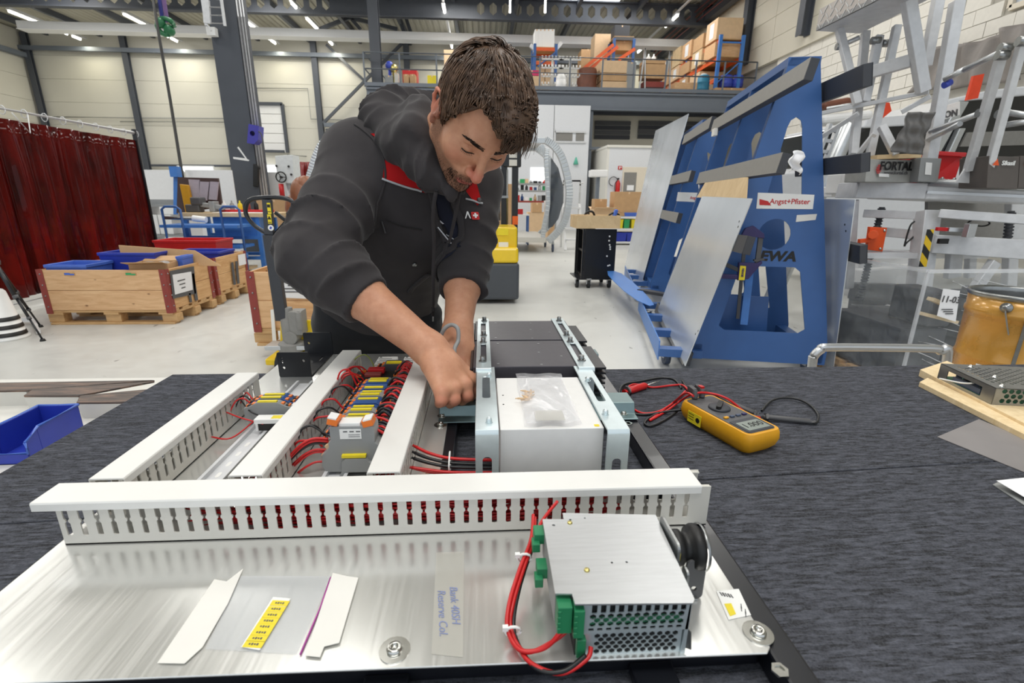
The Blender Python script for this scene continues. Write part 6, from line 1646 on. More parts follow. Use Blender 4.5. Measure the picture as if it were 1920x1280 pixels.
# side table with planks and blue bin
zs2 = .645
t = thing('side_table','white-topped table left of the carpeted worktable','table',(-1.2,1.1,0))
b = MB();b.bb((-2.1,.55,zs2-.03),(TX0-.02,1.63,zs2));obj('tabletop',b,mat('white_laminate',(216,214,208),.45,var=.02),t,.003)
for x in (-1.85,TX0-.07):
    for y in (.6,1.58):
        b = MB();b.box((x,y,(zs2-.03)/2),(.05,.05,zs2-.03));obj('leg',b,M['alu_dull'],t)
def plank(lab,pts,z0,h):
    """L-profile laminate strip; pts: top face corners in the picture"""
    q = [oz(x,y,z0+h) for x,y in pts]
    t = thing('laminate_strip',lab,'strip',sum(q,V())/4,'dark laminate strips on the side table')
    b = MB();b.add(q+[p-V((0,0,.006)) for p in q],HY_);obj('face',b,M['plank'],t,.001,1)
    a,c = q[0],q[1];b = MB();dn = V((0,0,-h+.001));bk = V((0,.012,0));a2,c2 = a-V((0,0,.006)),c-V((0,0,.006))
    b.hexa([V((a.x+.008,a.y+.001,z0)),V((c.x,c.y+.001,z0)),V((c.x,c.y+.012,z0)),V((a.x+.008,a.y+.012,z0)),a2,c2,c2+bk,a2+bk]);obj('edge',b,M['card_light'] if 0 else M['duct'],t)
    return t
plank('dark laminate strip farthest back on the side table',((-60,733),(48,731),(290,712),(-60,718)),zs2,.05)
plank('dark laminate strip in the middle, ending above the blue bin',((44,741),(146,741),(290,714),(60,730)),zs2,.052)
plank('dark laminate strip nearest the worktable',((143,754),(252,753),(300,727),(150,741)),zs2,.05)
# blue open-fronted bin
zb0,zb1 = zs2+.001,.722
cB = V((-1.103,1.142,zb0));t = thing('stacking_bin','blue open-fronted stacking bin beside the carpeted worktable','bin',cB,R=Matrix.Rotation(.03,3,'Z'))
w2,l2,h = .048,.083,.076
A4 = [V((-w2,-l2,0)),V((w2*.9,-l2,0)),V((w2*.9,l2,0)),V((-w2,l2,0))]
b = MB()
# side (right), side (left), back at +x? open front faces the camera side
def wall(p,q,h0,h1,th):
    d = (q-p).normalized();n = V((-d.y,d.x,0))*th
    b.hexa([p,q,q+n,p+n,p+V((0,0,h0)),q+V((0,0,h1)),q+n+V((0,0,h1)),p+n+V((0,0,h0))])
wall(V((w2,-l2*.55,0)),V((w2,l2,0)),h,h,.0025);wall(V((-w2,l2,0)),V((-w2,-l2*.55,0)),h,h,.004);wall(V((w2,l2,0)),V((-w2,l2,0)),h,h,.004)
wall(V((w2,-l2,0)),V((w2,-l2*.55,0)),h*.72,h,.004);wall(V((-w2,-l2*.55,0)),V((-w2,-l2,0)),h,h*.5,.004)
wall(V((-w2,-l2,0)),V((w2,-l2,0)),h*.36,h*.36,.004);b.bb((-w2,-l2,0),(w2,l2,.004));obj('shell',b,M['bin_blue'],t,.0015,1,local=True)
b = MB()
for p,q in (((w2,-l2*.5,h),(w2,l2,h)),((w2,l2,h),(-w2,l2,h)),((-w2,l2,h),(-w2,-l2*.5,h)),((-w2,-l2,h*.36),(w2,-l2,h*.36)),((w2,-l2,h*.36),(w2,-l2,h*.72)),((w2,-l2,h*.72),(w2,-l2*.5,h))): b.tube([V(p),V(q)],.0035,6)
obj('rim',b,M['bin_lblue'],t,local=True)

# ------------------------------------------------------------------ benches and workshop clutter behind the crates
BYY = 8.0
t = thing('work_bench','blue framed workbench with wooden top behind the crates','bench',(-4.0,8.2,0))
a,c = oy(335,405,BYY),oy(516,401,BYY);zb_ = (a.z+c.z)/2
b = MB();b.bb((a.x,BYY,zb_-.03),(c.x,BYY+.75,zb_+.03));obj('top',b,M['ply'],t,.004)
for x in (a.x+.06,c.x-.30):
    for y in (BYY+.06,BYY+.69):
        b = MB();b.bar(V((x,y,0)),V((x,y,zb_-.03)),.06);obj('leg',b,M['bench_blue'],t)
for z in (.28,.60):
    b = MB();b.bar(V((a.x+.06,BYY+.06,z)),V((c.x-.3,BYY+.06,z)),.05);b.bar(V((a.x+.06,BYY+.69,z)),V((c.x-.3,BYY+.69,z)),.05);obj('stretcher',b,M['bench_blue'],t)
b = MB();b.bb((c.x-1.0,BYY+.08,.62),(c.x-.35,BYY+.68,zb_-.035));dw = obj('drawer_unit',b,M['bench_blue'],t,.004)
t = thing('hand_cart','blue tubular trolley standing in front of the workbench','trolley',(-4.3,7.6,0))
for px0,px1,yb_ in ((302,336,470),(412,447,475)):
    p0,p1 = oy(px0,387,7.5),oy(px1,384,7.5);b = MB();zt2 = p0.z;zb2 = .12
    b.tube([V((p0.x,7.5,zb2)),V((p0.x,7.5,zt2-.04)),V((p0.x+.05,7.5,zt2)),V((p1.x-.05,7.5,zt2)),V((p1.x,7.5,zt2-.04)),V((p1.x,7.5,zb2))],.018,8);obj('push_handle',b,M['rack_blue'],t)
xa,xb = oy(302,440,7.5).x,oy(447,440,7.5).x
for z in (.16,.50,.80):
    b = MB();b.bb((xa,7.5,z-.02),(xb,8.0-.03,z+.02));obj('shelf',b,M['bench_blue'] if z > .2 else M['ply'],t)
for x in (xa+.1,xb-.1):
    for y in (7.56,7.9):
        b = MB();b.cyl((x-.015,y,.06),(x+.015,y,.06),.06,n=12);obj('wheel',b,M['tyre'],t); 
b = MB()
for x in (xa+.1,xb-.1):
    for y in (7.56,7.9): b.bb((x-.025,y-.02,.06),(x+.025,y+.02,.15))
obj('fork',b,M['alu_dull'],t)
def small(name,lab,cat,shape,m,group=None):
    b = MB();shape(b);return tag(obj(name,b,M[m] if isinstance(m,str) else m,bevel=.002),lab,cat,group)
P8 = lambda px,py: oy(px,py,7.72)
small('pipe_piece','white plastic pipe piece lying on the blue trolley','pipe',lambda b: b.cyl(P8(362,409),P8(387,412),.045,n=14),'white')
small('pipe_piece','grey metal tube lying on the blue trolley','pipe',lambda b: b.cyl(P8(308,408),P8(360,410),.025,n=10),'steel')
q = oy(355,398,8.1)
t = thing('tool_case','open brown display case with three grey panels on the workbench','case',(q.x,8.3,zb_))
A = [oy(x,y,8.55) for x,y in ((331,400),(416,388),(408,334),(333,332))]
b = MB();b.sq(A,V((0,.05,0)));obj('back_board',b,mat('dark_brown_board',(74,56,54),.6),t)
for k,pts in enumerate((((359,375),(374,378),(373,337),(353,336)),((373,374),(388,376),(392,341),(375,340)),((391,374),(406,375),(409,341),(394,340)))):
    A = [oy(x,y,8.50) for x,y in pts];b = MB();b.sq(A,V((0,.03,0)));obj('grey_panel',b,mat('lilac_grey_panel',(176,168,180),.6),t)
A = [oy(x,y,8.40) for x,y in ((347,398),(363,398),(352,347),(336,345))]
b = MB();b.sq(A,V((0,.06,0)));tag(obj('padded_panel',b,mat('mustard_pad',(206,150,30),.6),bevel=.01),'mustard yellow padded panel leaning in the brown case','panel')
A = [oy(x,y,8.62) for x,y in ((325,402),(338,402),(336,330),(325,330))]
b = MB();b.sq(A,V((0,.05,0)));b.box(oy(329,322,8.6),(.12,.12,.16));tag(obj('blue_upright',b,M['bench_blue']),'blue upright post with white socket box beside the brown case','post')
# bench vice
q = oy(378,392,8.25);t = thing('bench_vice','grey cast bench vice bolted on the workbench','vice',(q.x,8.25,zb_+.03))
b = MB();b.box((q.x-.1,8.25,zb_+.09),(.22,.16,.12));b.box((q.x-.03,8.25,zb_+.20),(.16,.18,.12));obj('body',b,M['dk_grey'],t,.02)
b = MB();b.bar(V((q.x,8.25,zb_+.15)),V((q.x+.35,8.25,zb_+.10)),.09,.07);b.box((q.x+.2,8.25,zb_+.12),(.08,.18,.16));obj('sliding_jaw',b,M['grey_plastic'],t,.01)
b = MB();b.cyl((q.x+.38,8.12,zb_+.1),(q.x+.38,8.38,zb_+.1),.012,n=8);obj('handle',b,M['steel'],t)
small('paper_sheet','white sheets lying flat on the workbench','paper',lambda b: b.bb((q.x+.25,8.05,zb_+.031),(q.x+1.0,8.35,zb_+.036)),'paper')
p0,p1 = oy(455,395,8.3),oy(500,395,8.3)
small('red_tray','flat red tray on the right end of the workbench','tray',lambda b: b.bb((p0.x-.35,8.3,zb_+.031),(p1.x,8.6,zb_+.07)),'red')
for k in range(5):
    pp = oy(420+15*k,384,8.55);small('bottle','small %s bottle standing on the workbench, number %s from the left' % (('white','grey','yellow','brown','black')[k],('one','two','three','four','five')[k]),'bottle',lambda b: b.lathe((pp.x,8.55,zb_+.031),[(.035,0),(.035,.12),(.012,.15),(.012,.18)],10),('white','grey_plastic','yellow','red_brown','black')[k],'bottles on the workbench')
# white partition boards
for k,(x0,x1) in enumerate(((258,345),(346,436))):
    a,c = oy(x0,318,10.3),oy(x1,318,10.3)
    t = thing('partition_board','tall white partition board behind the workbench, %s one' % ('left' if k == 0 else 'right'),'partition',((a.x+c.x)/2,10.3,0),'white partition boards')
    b = MB();b.bb((a.x,10.3,.12),(c.x-.02,10.33,a.z));obj('board',b,M['white_paint'],t,.004)
    for x in (a.x+.1,c.x-.12):
        b = MB();b.box((x,10.315,.06),(.05,.5,.12));obj('foot',b,M['alu_dull'],t)
# shelf with white folders left of the benches
t = thing('low_shelf','low pale shelf with white folders beside the red curtain','shelf',(-5.6,9.0,0))
a,c = oy(268,385,9.0),oy(345,385,9.0)
for z in (.18,.55,a.z):
    b = MB();b.bb((a.x,9.0,z-.02),(c.x,9.4,z+.02));obj('board',b,M['grey_plastic'],t)
for x in (a.x,c.x):
    b = MB();b.bb((x-.02,9.0,0),(x+.02,9.4,a.z+.02));obj('side_panel',b,M['white_paint'],t)
for k in range(4):
    pp = oy(281+13*k,425,9.05);b = MB();b.box((pp.x,9.15,.74),(.10,.26,.33));tag(obj('folder',b,M['white'],bevel=.004),'white file folder on the low shelf, number %s from the left' % ('one','two','three','four')[k],'folder','folders on the low shelf')
small('metal_bar','grey steel bar lying on top of the low shelf','bar',lambda b: b.bar(V((a.x,9.15,a.z+.06)),V((c.x-.1,9.25,a.z+.06)),.09,.08),'grey_plastic')
# brown carton wall and machines right of the column
a,c = oy(483,372,10.6),oy(556,403,10.6)
carton('carton','wide brown carton right of the big grey column','box',((a.x+c.x)/2,10.7,.60),c.x-a.x,.5,a.z-.60)
b = MB();b.bb((a.x,10.45,0),(c.x,10.95,.598));tag(obj('plinth',b,M['dk_grey']),'dark plinth under the wide brown carton','plinth')
a,c = oy(478,322,11.8),oy(520,372,11.8)
small('white_board','plain white board standing behind the brown carton','board',lambda b: b.bb((a.x,11.8,0),(c.x+.3,11.84,a.z)),'white_paint')
mx = oy(540,330,9.6)
t = thing('drill_press','white machine head with black hand wheel behind the man','machine',(mx.x,9.6,0))
A = [oy(x,y,9.6) for x,y in ((521,342),(553,344),(548,290),(515,292))]
b = MB();b.sq(A,V((0,.35,0)));obj('head',b,mat('machine_white',(216,220,220),.4),t,.01)
q = oy(527,332,9.55);b = MB();b.tube([q+V((.09*math.cos(i*PI/8),0,.09*math.sin(i*PI/8))) for i in range(17)],.012,6);b.cyl(q-V((0,.03,0)),q+V((0,.04,0)),.02,n=8)
for k in range(3): b.bar(q,q+V((.09*math.cos(k*2.1),0,.09*math.sin(k*2.1))),.012)
obj('hand_wheel',b,M['black'],t)
q = oy(528,355,9.6);b = MB();b.cyl(V((q.x,9.6,q.z-.14)),V((q.x,9.6,q.z+.1)),.045,n=10);obj('spindle',b,M['red'],t)
q = oy(540,350,9.75);b = MB();b.cyl((q.x,9.8,0),(q.x,9.8,q.z+.2),.05,n=10);b.box((q.x,9.75,.05),(.5,.5,.1));obj('column',b,M['alu_dull'],t)
for px,py in ((518,311),(541,312),(546,327)): 
    q = oy(px,py,9.57);b = MB();b.sphere(q,.022,8);obj('knob',b,M['black'],t)
a,c = oy(556,305,12.5),oy(590,345,12.5);b = MB()
b.grid(lambda u,v: V((a.x+(c.x-a.x+.6)*u,12.5+.04*math.sin(u*40),a.z*v+.02)),40,3);o = obj('red_curtain',b,mat('dull_red_film',(128,34,34),.35));tag(o,'short red curtain behind the white machine head','curtain');o.modifiers.new('t','SOLIDIFY').thickness = .004
q = oy(568,365,7.6);b = MB();b.sphere(q,.22,18,sc=(.8,.8,1.15));b.sphere(q+V((-.1,.02,-.2)),.2,16,sc=(.9,.8,1.2));b.sphere(q+V((.05,0,.12)),.15,14);b.cyl((q.x,7.6,0),(q.x,7.6,q.z-.2),.14,n=12)
tag(obj('covered_machine',b,M['terracotta']),'machine wrapped in glossy brown film behind the man\'s elbow','machine')
# blue plastic flap with grey cord on the column, pallet truck below
A = [oy(x,y,10.8) for x,y in ((463,268),(476,270),(484,262),(485,236),(466,232))]
b = MB();b.plate(V((0,10.8,0)),V((1,0,0)),V((0,0,1)),[(p.x,p.z) for p in A],V((0,.24,0)),[circ(oy(473,250,10.8).x,oy(473,250,10.8).z,.05,10)]);bf_ = tag(obj('blue_flap',b,M['blue_flag']),'blue plastic flap hung on the big grey column','flap')
b = MB();b.tube([oy(x,y,10.8) for x,y in ((484,246),(490,252),(494,275),(496,305))],.012,6,sub=5);obj('hanging_string',b,M['dk_grey'],bf_)
b = MB();A = [oy(x,y,10.9) for x,y in ((474,306),(486,314),(483,318),(482,350),(474,350))];b.plate(V((0,10.9,0)),V((1,0,0)),V((0,0,1)),[(p.x,p.z) for p in A],V((0,.1,0)));tag(obj('hung_jacket',b,M['black'],bevel=.02),'black jacket hanging right of the big grey column','jacket')
# crane hook, slings and pendant cable
t = thing('crane_hook','green crane hook block with slings hanging under the roof','crane hook',oy(310,50,12))
q = oy(311,50,12);b = MB();b.tube([q+V((.17*math.cos(a)*1.0,0,.15*math.sin(a))) for a in [i*2*PI/14 for i in range(12)]],.05,8);b.sphere(q+V((-.08,0,.06)),.10,10);b.sphere(q+V((.05,.02,-.06)),.11,10);obj('hook_block',b,M['hook_green'],t)
b = MB();b.bar(oy(297,-14,12),oy(305,40,12),.07,.02);obj('blue_sling',b,M['sling_blue'],t)
b = MB();b.bar(oy(305,-14,12),oy(314,42,12),.08,.02);obj('violet_sling',b,M['sling_violet'],t)
b = MB();b.tube([oy(286,-14,12),oy(297,60,11.6),oy(318,180,11),oy(343,335,10)],.028,7,sub=8);tag(obj('pendant_cable',b,M['black']),'long black pendant cable hanging from the roof to the workbench','cable')
# hand pallet truck with its crate
TY = 3.25
t = thing('pallet_truck','dark hand pallet truck with loop handle behind the man','pallet truck',(-1.33,3.4,0))
ho = [oy(x,y,TY) for x,y in ((507,441),(480,425),(463,405),(461,388),(470,374),(500,370),(530,371),(548,378),(552,392),(540,412),(515,440))]
b = MB();b.tube(ho,.014,8,sub=5);obj('loop_handle',b,M['black_gloss'],t)
b = MB();b.bar(oy(501,374,TY),oy(506,440,TY),.055,.035);b.bar(oy(506,440,TY),oy(529,600,TY+.05),.075,.05);obj('tiller',b,M['rail_grey'],t,.004)
b = MB();b.bar(oy(516,398,TY),oy(534,412,TY),.02);obj('release_lever',b,M['black'],t)
for k,(pts,m) in enumerate((((502,380,508,401),'yellow'),((503,402,509,419),'yellow'))):
    p,q = oy(pts[0]-2,pts[1],TY-.03),oy(pts[2]+1,pts[3],TY-.03);b = MB();b.bb((p.x,TY-.032,q.z),(q.x,TY-.028,p.z));lb = obj('warning_label',b,M[m],t)
    b = MB();mxx,mz = (p.x+q.x)/2,(p.z+q.z)/2
    if k: b.plate(V((mxx,TY-.034,mz+.008)),V((1,0,0)),V((0,0,1)),[(-.012,-.01),(.012,-.01),(0,.012)],V((0,.001,0)))
    else: b.box((mxx,TY-.033,mz+.015),(.018,.001,.018)); 
    b.box((mxx,TY-.033,mz-.02),(.018,.001,.004));obj('print',b,M['black'],lb)
q = oy(508,427,TY-.03);b = MB();b.cyl(q,q+V((0,-.003,0)),.018,n=16);lb = obj('round_label',b,M['white'],t)
b = MB();b.box(q+V((0,-.004,0)),(.012,.001,.016),R=Matrix.Rotation(.5,3,'Y'));obj('print',b,M['barrel_blue'],lb)
q = oy(535,590,TY);b = MB();b.lathe((q.x,TY+.05,.22),[(.09,0),(.09,.05),(.055,.07),(.055,.22),(.03,.23),(.03,.30)],16);b.box((q.x+.06,TY+.05,.42),(.08,.12,.16));b.cyl((q.x+.09,TY-.01,.38),(q.x+.09,TY-.01,.5),.02,n=8);b.cyl((q.x+.02,TY-.02,.32),(q.x+.02,TY+.1,.32),.045,n=12);obj('pump',b,M['rail_face'],t,.003)
b = MB();b.bb((q.x-.16,TY-.02,.235),(q.x+.2,TY+.12,.265));obj('yoke_plate',b,M['alu'],t,.004)
for dx in (-.07,.07):
    b = MB();b.cyl((q.x+dx-.03,TY+.05,.10),(q.x+dx+.03,TY+.05,.10),.10,n=22);wl_ = obj('steer_wheel',b,M['tyre'],t)
    b = MB();b.cyl((q.x+dx-.032,TY+.05,.10),(q.x+dx+.032,TY+.05,.10),.06,n=16);obj('wheel_hub',b,M['alu_dull'],wl_)
for dx in (-.19,.19):
    b = MB();b.bb((q.x+dx-.08,TY+.2,.05),(q.x+dx+.08,TY+1.35,.10));obj('fork',b,M['forklift'],t,.01)
b = MB();b.hexa([V((q.x-.13,TY+.10,.06)),V((q.x+.24,TY+.10,.06)),V((q.x+.24,TY+.26,.06)),V((q.x-.13,TY+.26,.06)),V((q.x-.08,TY+.10,.42)),V((q.x+.14,TY+.10,.42)),V((q.x+.14,TY+.26,.38)),V((q.x-.14,TY+.26,.38))]);obj('hood',b,M['forklift'],t,.01)
c3 = collar_crate('pallet crate behind the man carried by the hand pallet truck',-1.78,-.98,3.75,4.95,.44,.254)
for ch in [x for x in COL.objects if x.parent == c3 and ('board' in x.name or 'block' in x.name) and 'collar' not in x.name]: ch.matrix_parent_inverse = Matrix.Translation((0,0,.11)) @ ch.matrix_parent_inverse
A = [oy(x,y,3.735) for x,y in ((531,558),(577,560),(573,506),(527,500))]
b = MB();b.sq(A,V((0,.004,0)));ns_ = obj('paper_notice',b,M['paper'],c3)
b = MB()
for k in range(6): p = oy(544,517+6*k,3.732);b.box((p.x+.02*(k % 2),3.732,p.z),(.075+.03*(k % 3),.002,.008))
obj('print',b,M['dk_grey'],ns_)
A = [oy(x,y,3.73) for x,y in ((511,641),(518,640),(513,580),(507,581))]
b = MB();b.sq(A,V((0,.01,0)));obj('slip_label',b,M['white'],c3)
# ================================================================== BLUE A-FRAME RACKS
LA = math.radians(12.6);L_ = V((math.sin(LA),math.cos(LA),0));U_ = V((math.cos(LA),-math.sin(LA),0));C0 = V((2.02,3.28,0))
def pin(px,py,P0,n):
    d = ray(px,py);return CO+d*((P0-CO).dot(n)/d.dot(n))
def pl(px,py,s=0):
    p = pin(px,py,C0+L_*s,L_)-C0;return (p.dot(U_),p.z)
HT = 2.10;TL,TRr,BL,BR = -.095,.085,-.50,.46
nL = V((HT,0,TL-BL));nL = (U_*HT*-1+V((0,0,1))*(TL-BL)).normalized();nR = (U_*HT+V((0,0,1))*(BR-TRr)).normalized()
PL0,PR0 = C0+U_*BL,C0+U_*BR
def lf(px,py,o=0): return pin(px,py,PL0+nL*o,nL)
def rf(px,py,o=0): return pin(px,py,PR0+nR*o,nR)
def frame_mesh(org,th=.05):
    out = [(BL,.10),(BR,.10),(BR,.22),(TRr,HT-.01),(TRr-.01,HT),(TL+.01,HT),(TL,HT-.02),(BL,.22)]
    def arch(a,c,z0,zt,r):
        return [(a[0],z0),(c[0],z0)]+[((a[1]+c[1])/2+r*math.cos(i*PI/8),zt-r+r*math.sin(i*PI/8)) for i in range(9)]
    holes = []
    k = HT
    def uL(z): return BL+(TL-BL)*z/HT
    def uR(z): return BR+(TRr-BR)*z/HT
    # tall arch near the top, round hole, wide window
    z0,z1 = 1.22,1.76
    holes.append([(uL(z0)+.15,z0),(uR(z0)-.12,z0),(.045,z1-.06),(.03,z1-.02),(0,z1),(-.03,z1-.02),(-.045,z1-.06)])
    holes.append(circ(-.02,1.02,.105,20))
    z0,z1 = .36,.80
    holes.append([(uL(z0)+.13,z0),(uL(z0)+.17,z0-.03),(uR(z0)-.15,z0-.03),(uR(z0)-.11,z0),(uR(z1)-.13,z1-.03),(uR(z1)-.17,z1),(uL(z1)+.17,z1),(uL(z1)+.13,z1-.03)])
    b = MB();b.plate(org,U_,V((0,0,1)),out,L_*.008,holes)
    P = [org+U_*a+V((0,0,h)) for a,h in out]
    n = len(P)
    for i in range(n):
        if i in (0,): pass
        a,c = P[i],P[(i+1) % n];ins = (org+V((0,0,1)))
        b.add([a,c,c+L_*th,a+L_*th],[(0,3,2,1)])
        b.add([a,c,c+L_*th,a+L_*th],[(0,1,2,3)])
    return b
def caster(t,p,r=.06,m='wheel_blue'):
    b = MB();b.cyl(p+V((-.02,0,r)),p+V((.02,0,r)),r,n=16);b.cyl(p+V((-.024,0,r)),p+V((.024,0,r)),r*.5,n=10,m=1);obj('caster',b,[M[m],M['alu_dull']],t)
    b = MB();b.bb((p.x-.032,p.y-.02,r),(p.x-.024,p.y+.02,2*r+.02));b.bb((p.x+.024,p.y-.02,r),(p.x+.032,p.y+.02,2*r+.02));b.bb((p.x-.035,p.y-.035,2*r+.018),(p.x+.035,p.y+.035,2*r+.026));obj('caster_fork',b,M['alu_dull'],t)
def aframe(lab,s0,length,nf,ledge=(-.85,1.7)):
    org = C0+L_*s0;t = thing('sheet_rack',lab,'rack',org,'blue A-frame sheet racks')
    for k in range(nf): obj('side_frame',frame_mesh(org+L_*(length*k/(nf-1))),M['rack_blue'],t)
    b = MB();b.bar(org+U_*((TL+TRr)/2)+V((0,0,HT-.02)),org+L_*length+U_*((TL+TRr)/2)+V((0,0,HT-.02)),.19,.05);obj('top_beam',b,M['rack_blue'],t)
    for u in (BL+.06,BR-.06):
        b = MB();b.bar(org+U_*u+V((0,0,.16)),org+L_*length+U_*u+V((0,0,.16)),.08,.10);obj('base_beam',b,M['rack_blue'],t)
    b = MB();b.bar(org+U_*(-.10)+L_*.10+V((0,0,.35)),org+U_*(-.06)+L_*.3+V((0,0,1.08)),.05,.03);obj('inner_brace',b,M['bench_blue'],t)
    b = MB();A = org+L_*.20;b.hexa([A+U_*(BL+.05)+V((0,0,.2)),A+U_*(BR-.35)+V((0,0,.2)),A+U_*(BR-.35)+L_*.01+V((0,0,.2)),A+U_*(BL+.05)+L_*.01+V((0,0,.2)),A+U_*(BL+.12)+V((0,0,.55)),A+U_*(BR-.38)+V((0,0,.55)),A+U_*(BR-.38)+L_*.01+V((0,0,.55)),A+U_*(BL+.12)+L_*.01+V((0,0,.55))]);obj('inner_panel',b,M['rack_blue'],t)
    # ledge for the leaning sheets
    b = MB();b.bar(org+U_*(-.71)+L_*-.02+V((0,0,.15)),org+U_*(-.71)+L_*(length+.25)+V((0,0,.15)),.008,.15);obj('ledge_lip',b,M['bench_blue'],t)
    for k in range(4):
        s_ = -.0+k*(length+.2)/3;b = MB();b.bar(org+U_*(-.71)+L_*s_+V((0,0,.14)),org+U_*(BL+.1)+L_*s_+V((0,0,.14)),.09,.06);obj('cross_arm',b,M['rack_blue'],t)
    for u,s_ in ((-.63,.12),(-.63,length),(.40,.12),(.40,length)): caster(t,org+U_*u+L_*s_,.055)
    return t
r1 = aframe('large blue A-frame rack nearest the worktable, lettered on its end frame',0,1.47,3)
r2 = aframe('blue A-frame rack farther back behind the tall leaning sheet',2.55,1.47,3)
def rail(t,p0,p1,n,h=.105,th=.045,lab=None):
    d = (p1-p0).normalized();up = n.cross(d).normalized();up = up if up.z > 0 else -up
    c = [p0-up*h/2,p1-up*h/2,p1+up*h/2,p0+up*h/2]
    b = MB();b.hexa(c+[p+n*th for p in c]);o = obj('rubber_rail',b,M['rail_grey'],t,.002)
    b = MB();e = [p+n*(th+.0005) for p in c];b.hexa(e+[p+n*.003 for p in e]);obj('rail_face',b,M['rail_face'] if lab is None else M['rail_grey'],o)
    return o
rail(r1,lf(1531,131,.02),lf(1345,238,.02),nL);rail(r1,lf(1478,308,.02),lf(1318,336,.02),nL);rail(r1,lf(1412,462,.02),lf(1300,440,.02),nL,lab=1)
q = lf(1380,620,.02);rail(r1,PL0+L_*-.15+nL*.02+(C0+U_*TL+V((0,0,HT))-PL0)*.06,PL0+L_*1.6+nL*.02+(C0+U_*TL+V((0,0,HT))-PL0)*.06,nL)
rail(r1,rf(1618,142,.02),rf(1500,190,.02),nR,.115,.045,1);rail(r1,rf(1614,306,.02),rf(1490,318,.02),nR,.105,.045,1)
dS = L_*2.55
def shift(p): return p
for (a,c) in (((1341,231),(1285,262)),((1302,331),(1272,338)),((1278,410),(1262,412))):
    P0_ = PL0+dS;p0,p1 = pin(*a,P0_+nL*.02,nL),pin(*c,P0_+nL*.02,nL);rail(r2,p0,p0+L_*1.5,nL,.11)
b = MB();p = lf(1492,303,.07);b.grid(lambda u,v: p+V((-.03+.06*u+.012*math.sin(9*v),-.01+.02*math.sin(7*u),-.05+.09*v+.012*math.sin(5*u))),9,9);o = obj('torn_paper',b,M['paper'],r1);o.modifiers.new('t','SOLIDIFY').thickness = .002
b = MB();p = lf(1340,248,.07);b.box(p,(.03,.10,.06),rz=-LA);obj('white_tape',b,M['tape'],r1)
def sheet(lab,pts,fn,m='sheet_alu',th=.005,hs=True,name='metal_sheet'):
    q = [fn(*a) for a in pts];n = (q[1]-q[0]).cross(q[3]-q[0]).normalized();n = n if n.dot(CO-q[0]) > 0 else -n
    t = thing(name,lab,'sheet',(q[2]+q[3])/2,None)
    b = MB();b.add([p-n*th for p in q]+list(q),HY_)
    bm = bmesh.new();me = b.data(name);bm.from_mesh(me);bmesh.ops.recalc_face_normals(bm,faces=bm.faces);bm.to_mesh(me);bm.free()
    obj('sheet_panel',me,M[m],t)
    if hs:
        for (a,c) in hs:
            p = fn(a,c);b = MB();b.cyl(p,p+n*.0012,.007,n=10);obj('bolt_hole',b,M['black'],t)
    return t
sheet('large grey metal sheet leaning on the near blue rack, corner pointing down',((1316,368),(1410,372),(1284,686),(1233,581)),lambda x,y: lf(x,y,.075),hs=((1386,415),(1384,425),(1309,620),(1304,626)))
sheet('light board leaning behind the near grey sheet',((1326,335),(1402,332),(1399,372),(1306,370)),lambda x,y: lf(x,y,.068),'ply',hs=False,name='wooden_board')
sheet('tall grey metal sheet leaning on the far blue rack',((1229,245),(1291,213),(1200,541),(1168,514)),lambda x,y: pin(x,y,PL0+dS+nL*.075,nL),hs=((1213,540),(1226,262)))
sheet('narrow grey sheet standing at the right side of the near blue rack',((1545,373),(1603,374),(1561,700),(1528,700)),lambda x,y: rf(x,y,.07),hs=((1584,421),(1586,433),(1567,645)))
o = rail(r1,rf(1612,478,.085),rf(1500,452,.085),nR,.115,.04,1)
# oval offcut on the far ledge
zc = .24;q = [oz(x,y,zc) for x,y in ((1139,509),(1147,507),(1165,513),(1185,528),(1205,546),(1222,565),(1226,572),(1218,574),(1195,564),(1170,546),(1150,527),(1140,516))]
b = MB();b.plate(V((0,0,zc)),V((1,0,0)),V((0,1,0)),[(p.x,p.y) for p in q],V((0,0,.006)));tag(obj('oval_sheet',b,M['bench_blue']),'pale blue oval offcut lying on the far rack ledge','sheet')
b = MB();A = oz(1205,545,.25);b.bar(A+V((0,.1,-.01)),A+V((.25,-.25,-.01)),.10,.03);obj('foot_rubber',b,M['rail_grey'],r2)
# lettering on the near end frame
def onf(px,py,o=.002): return pin(px,py,C0-L_*o,L_)
def fq(pts,m,name,par,o0=.002,th=.001):
    q = [onf(x,y,o0) for x,y in pts];b = MB();b.add(q+[p-L_*th for p in q],HY_);return obj(name,b,M[m],par)
sg = fq(((1418,391),(1524,392),(1527,365),(1421,361)),'white','company_sign',r1)
obj('sign_lettering',text_mesh('Angst+Pfister',.047,onf(1481,378,.0045),U_,V((0,0,1)),.0006,depth=.0005,sx=.98),M['red'],sg)
fq(((1424,384),(1446,385),(1443,376),(1437,381),(1424,373)),'red','sign_logo',sg,.0042)if 0 else fq(((1424,384),(1446,385),(1440,377),(1424,373)),'red','sign_logo',sg,.0042)
fq(((1492,416),(1529,412),(1532,401),(1494,403)),'tape','blank_label',r1)
obj('stencil_letters',text_mesh('EWA',.092,onf(1458,481,.002),U_,V((0,0,1)),.004,depth=.0006,sx=1.15,shear=.15),M['black'],r1)
P0_ = C0+dS-L_*.002;A = [pin(x,y,P0_,L_) for x,y in ((1268,377),(1330,380),(1332,362),(1271,360))]
b = MB();b.add(A+[p-L_*.001 for p in A],HY_);s2 = obj('company_sign',b,M['white'],r2)
obj('sign_lettering',text_mesh('Angst+Pfister',.047,pin(1311,371,P0_-L_*.003,L_),U_,V((0,0,1)),.0006,depth=.0005,sx=.8),M['red'],s2)
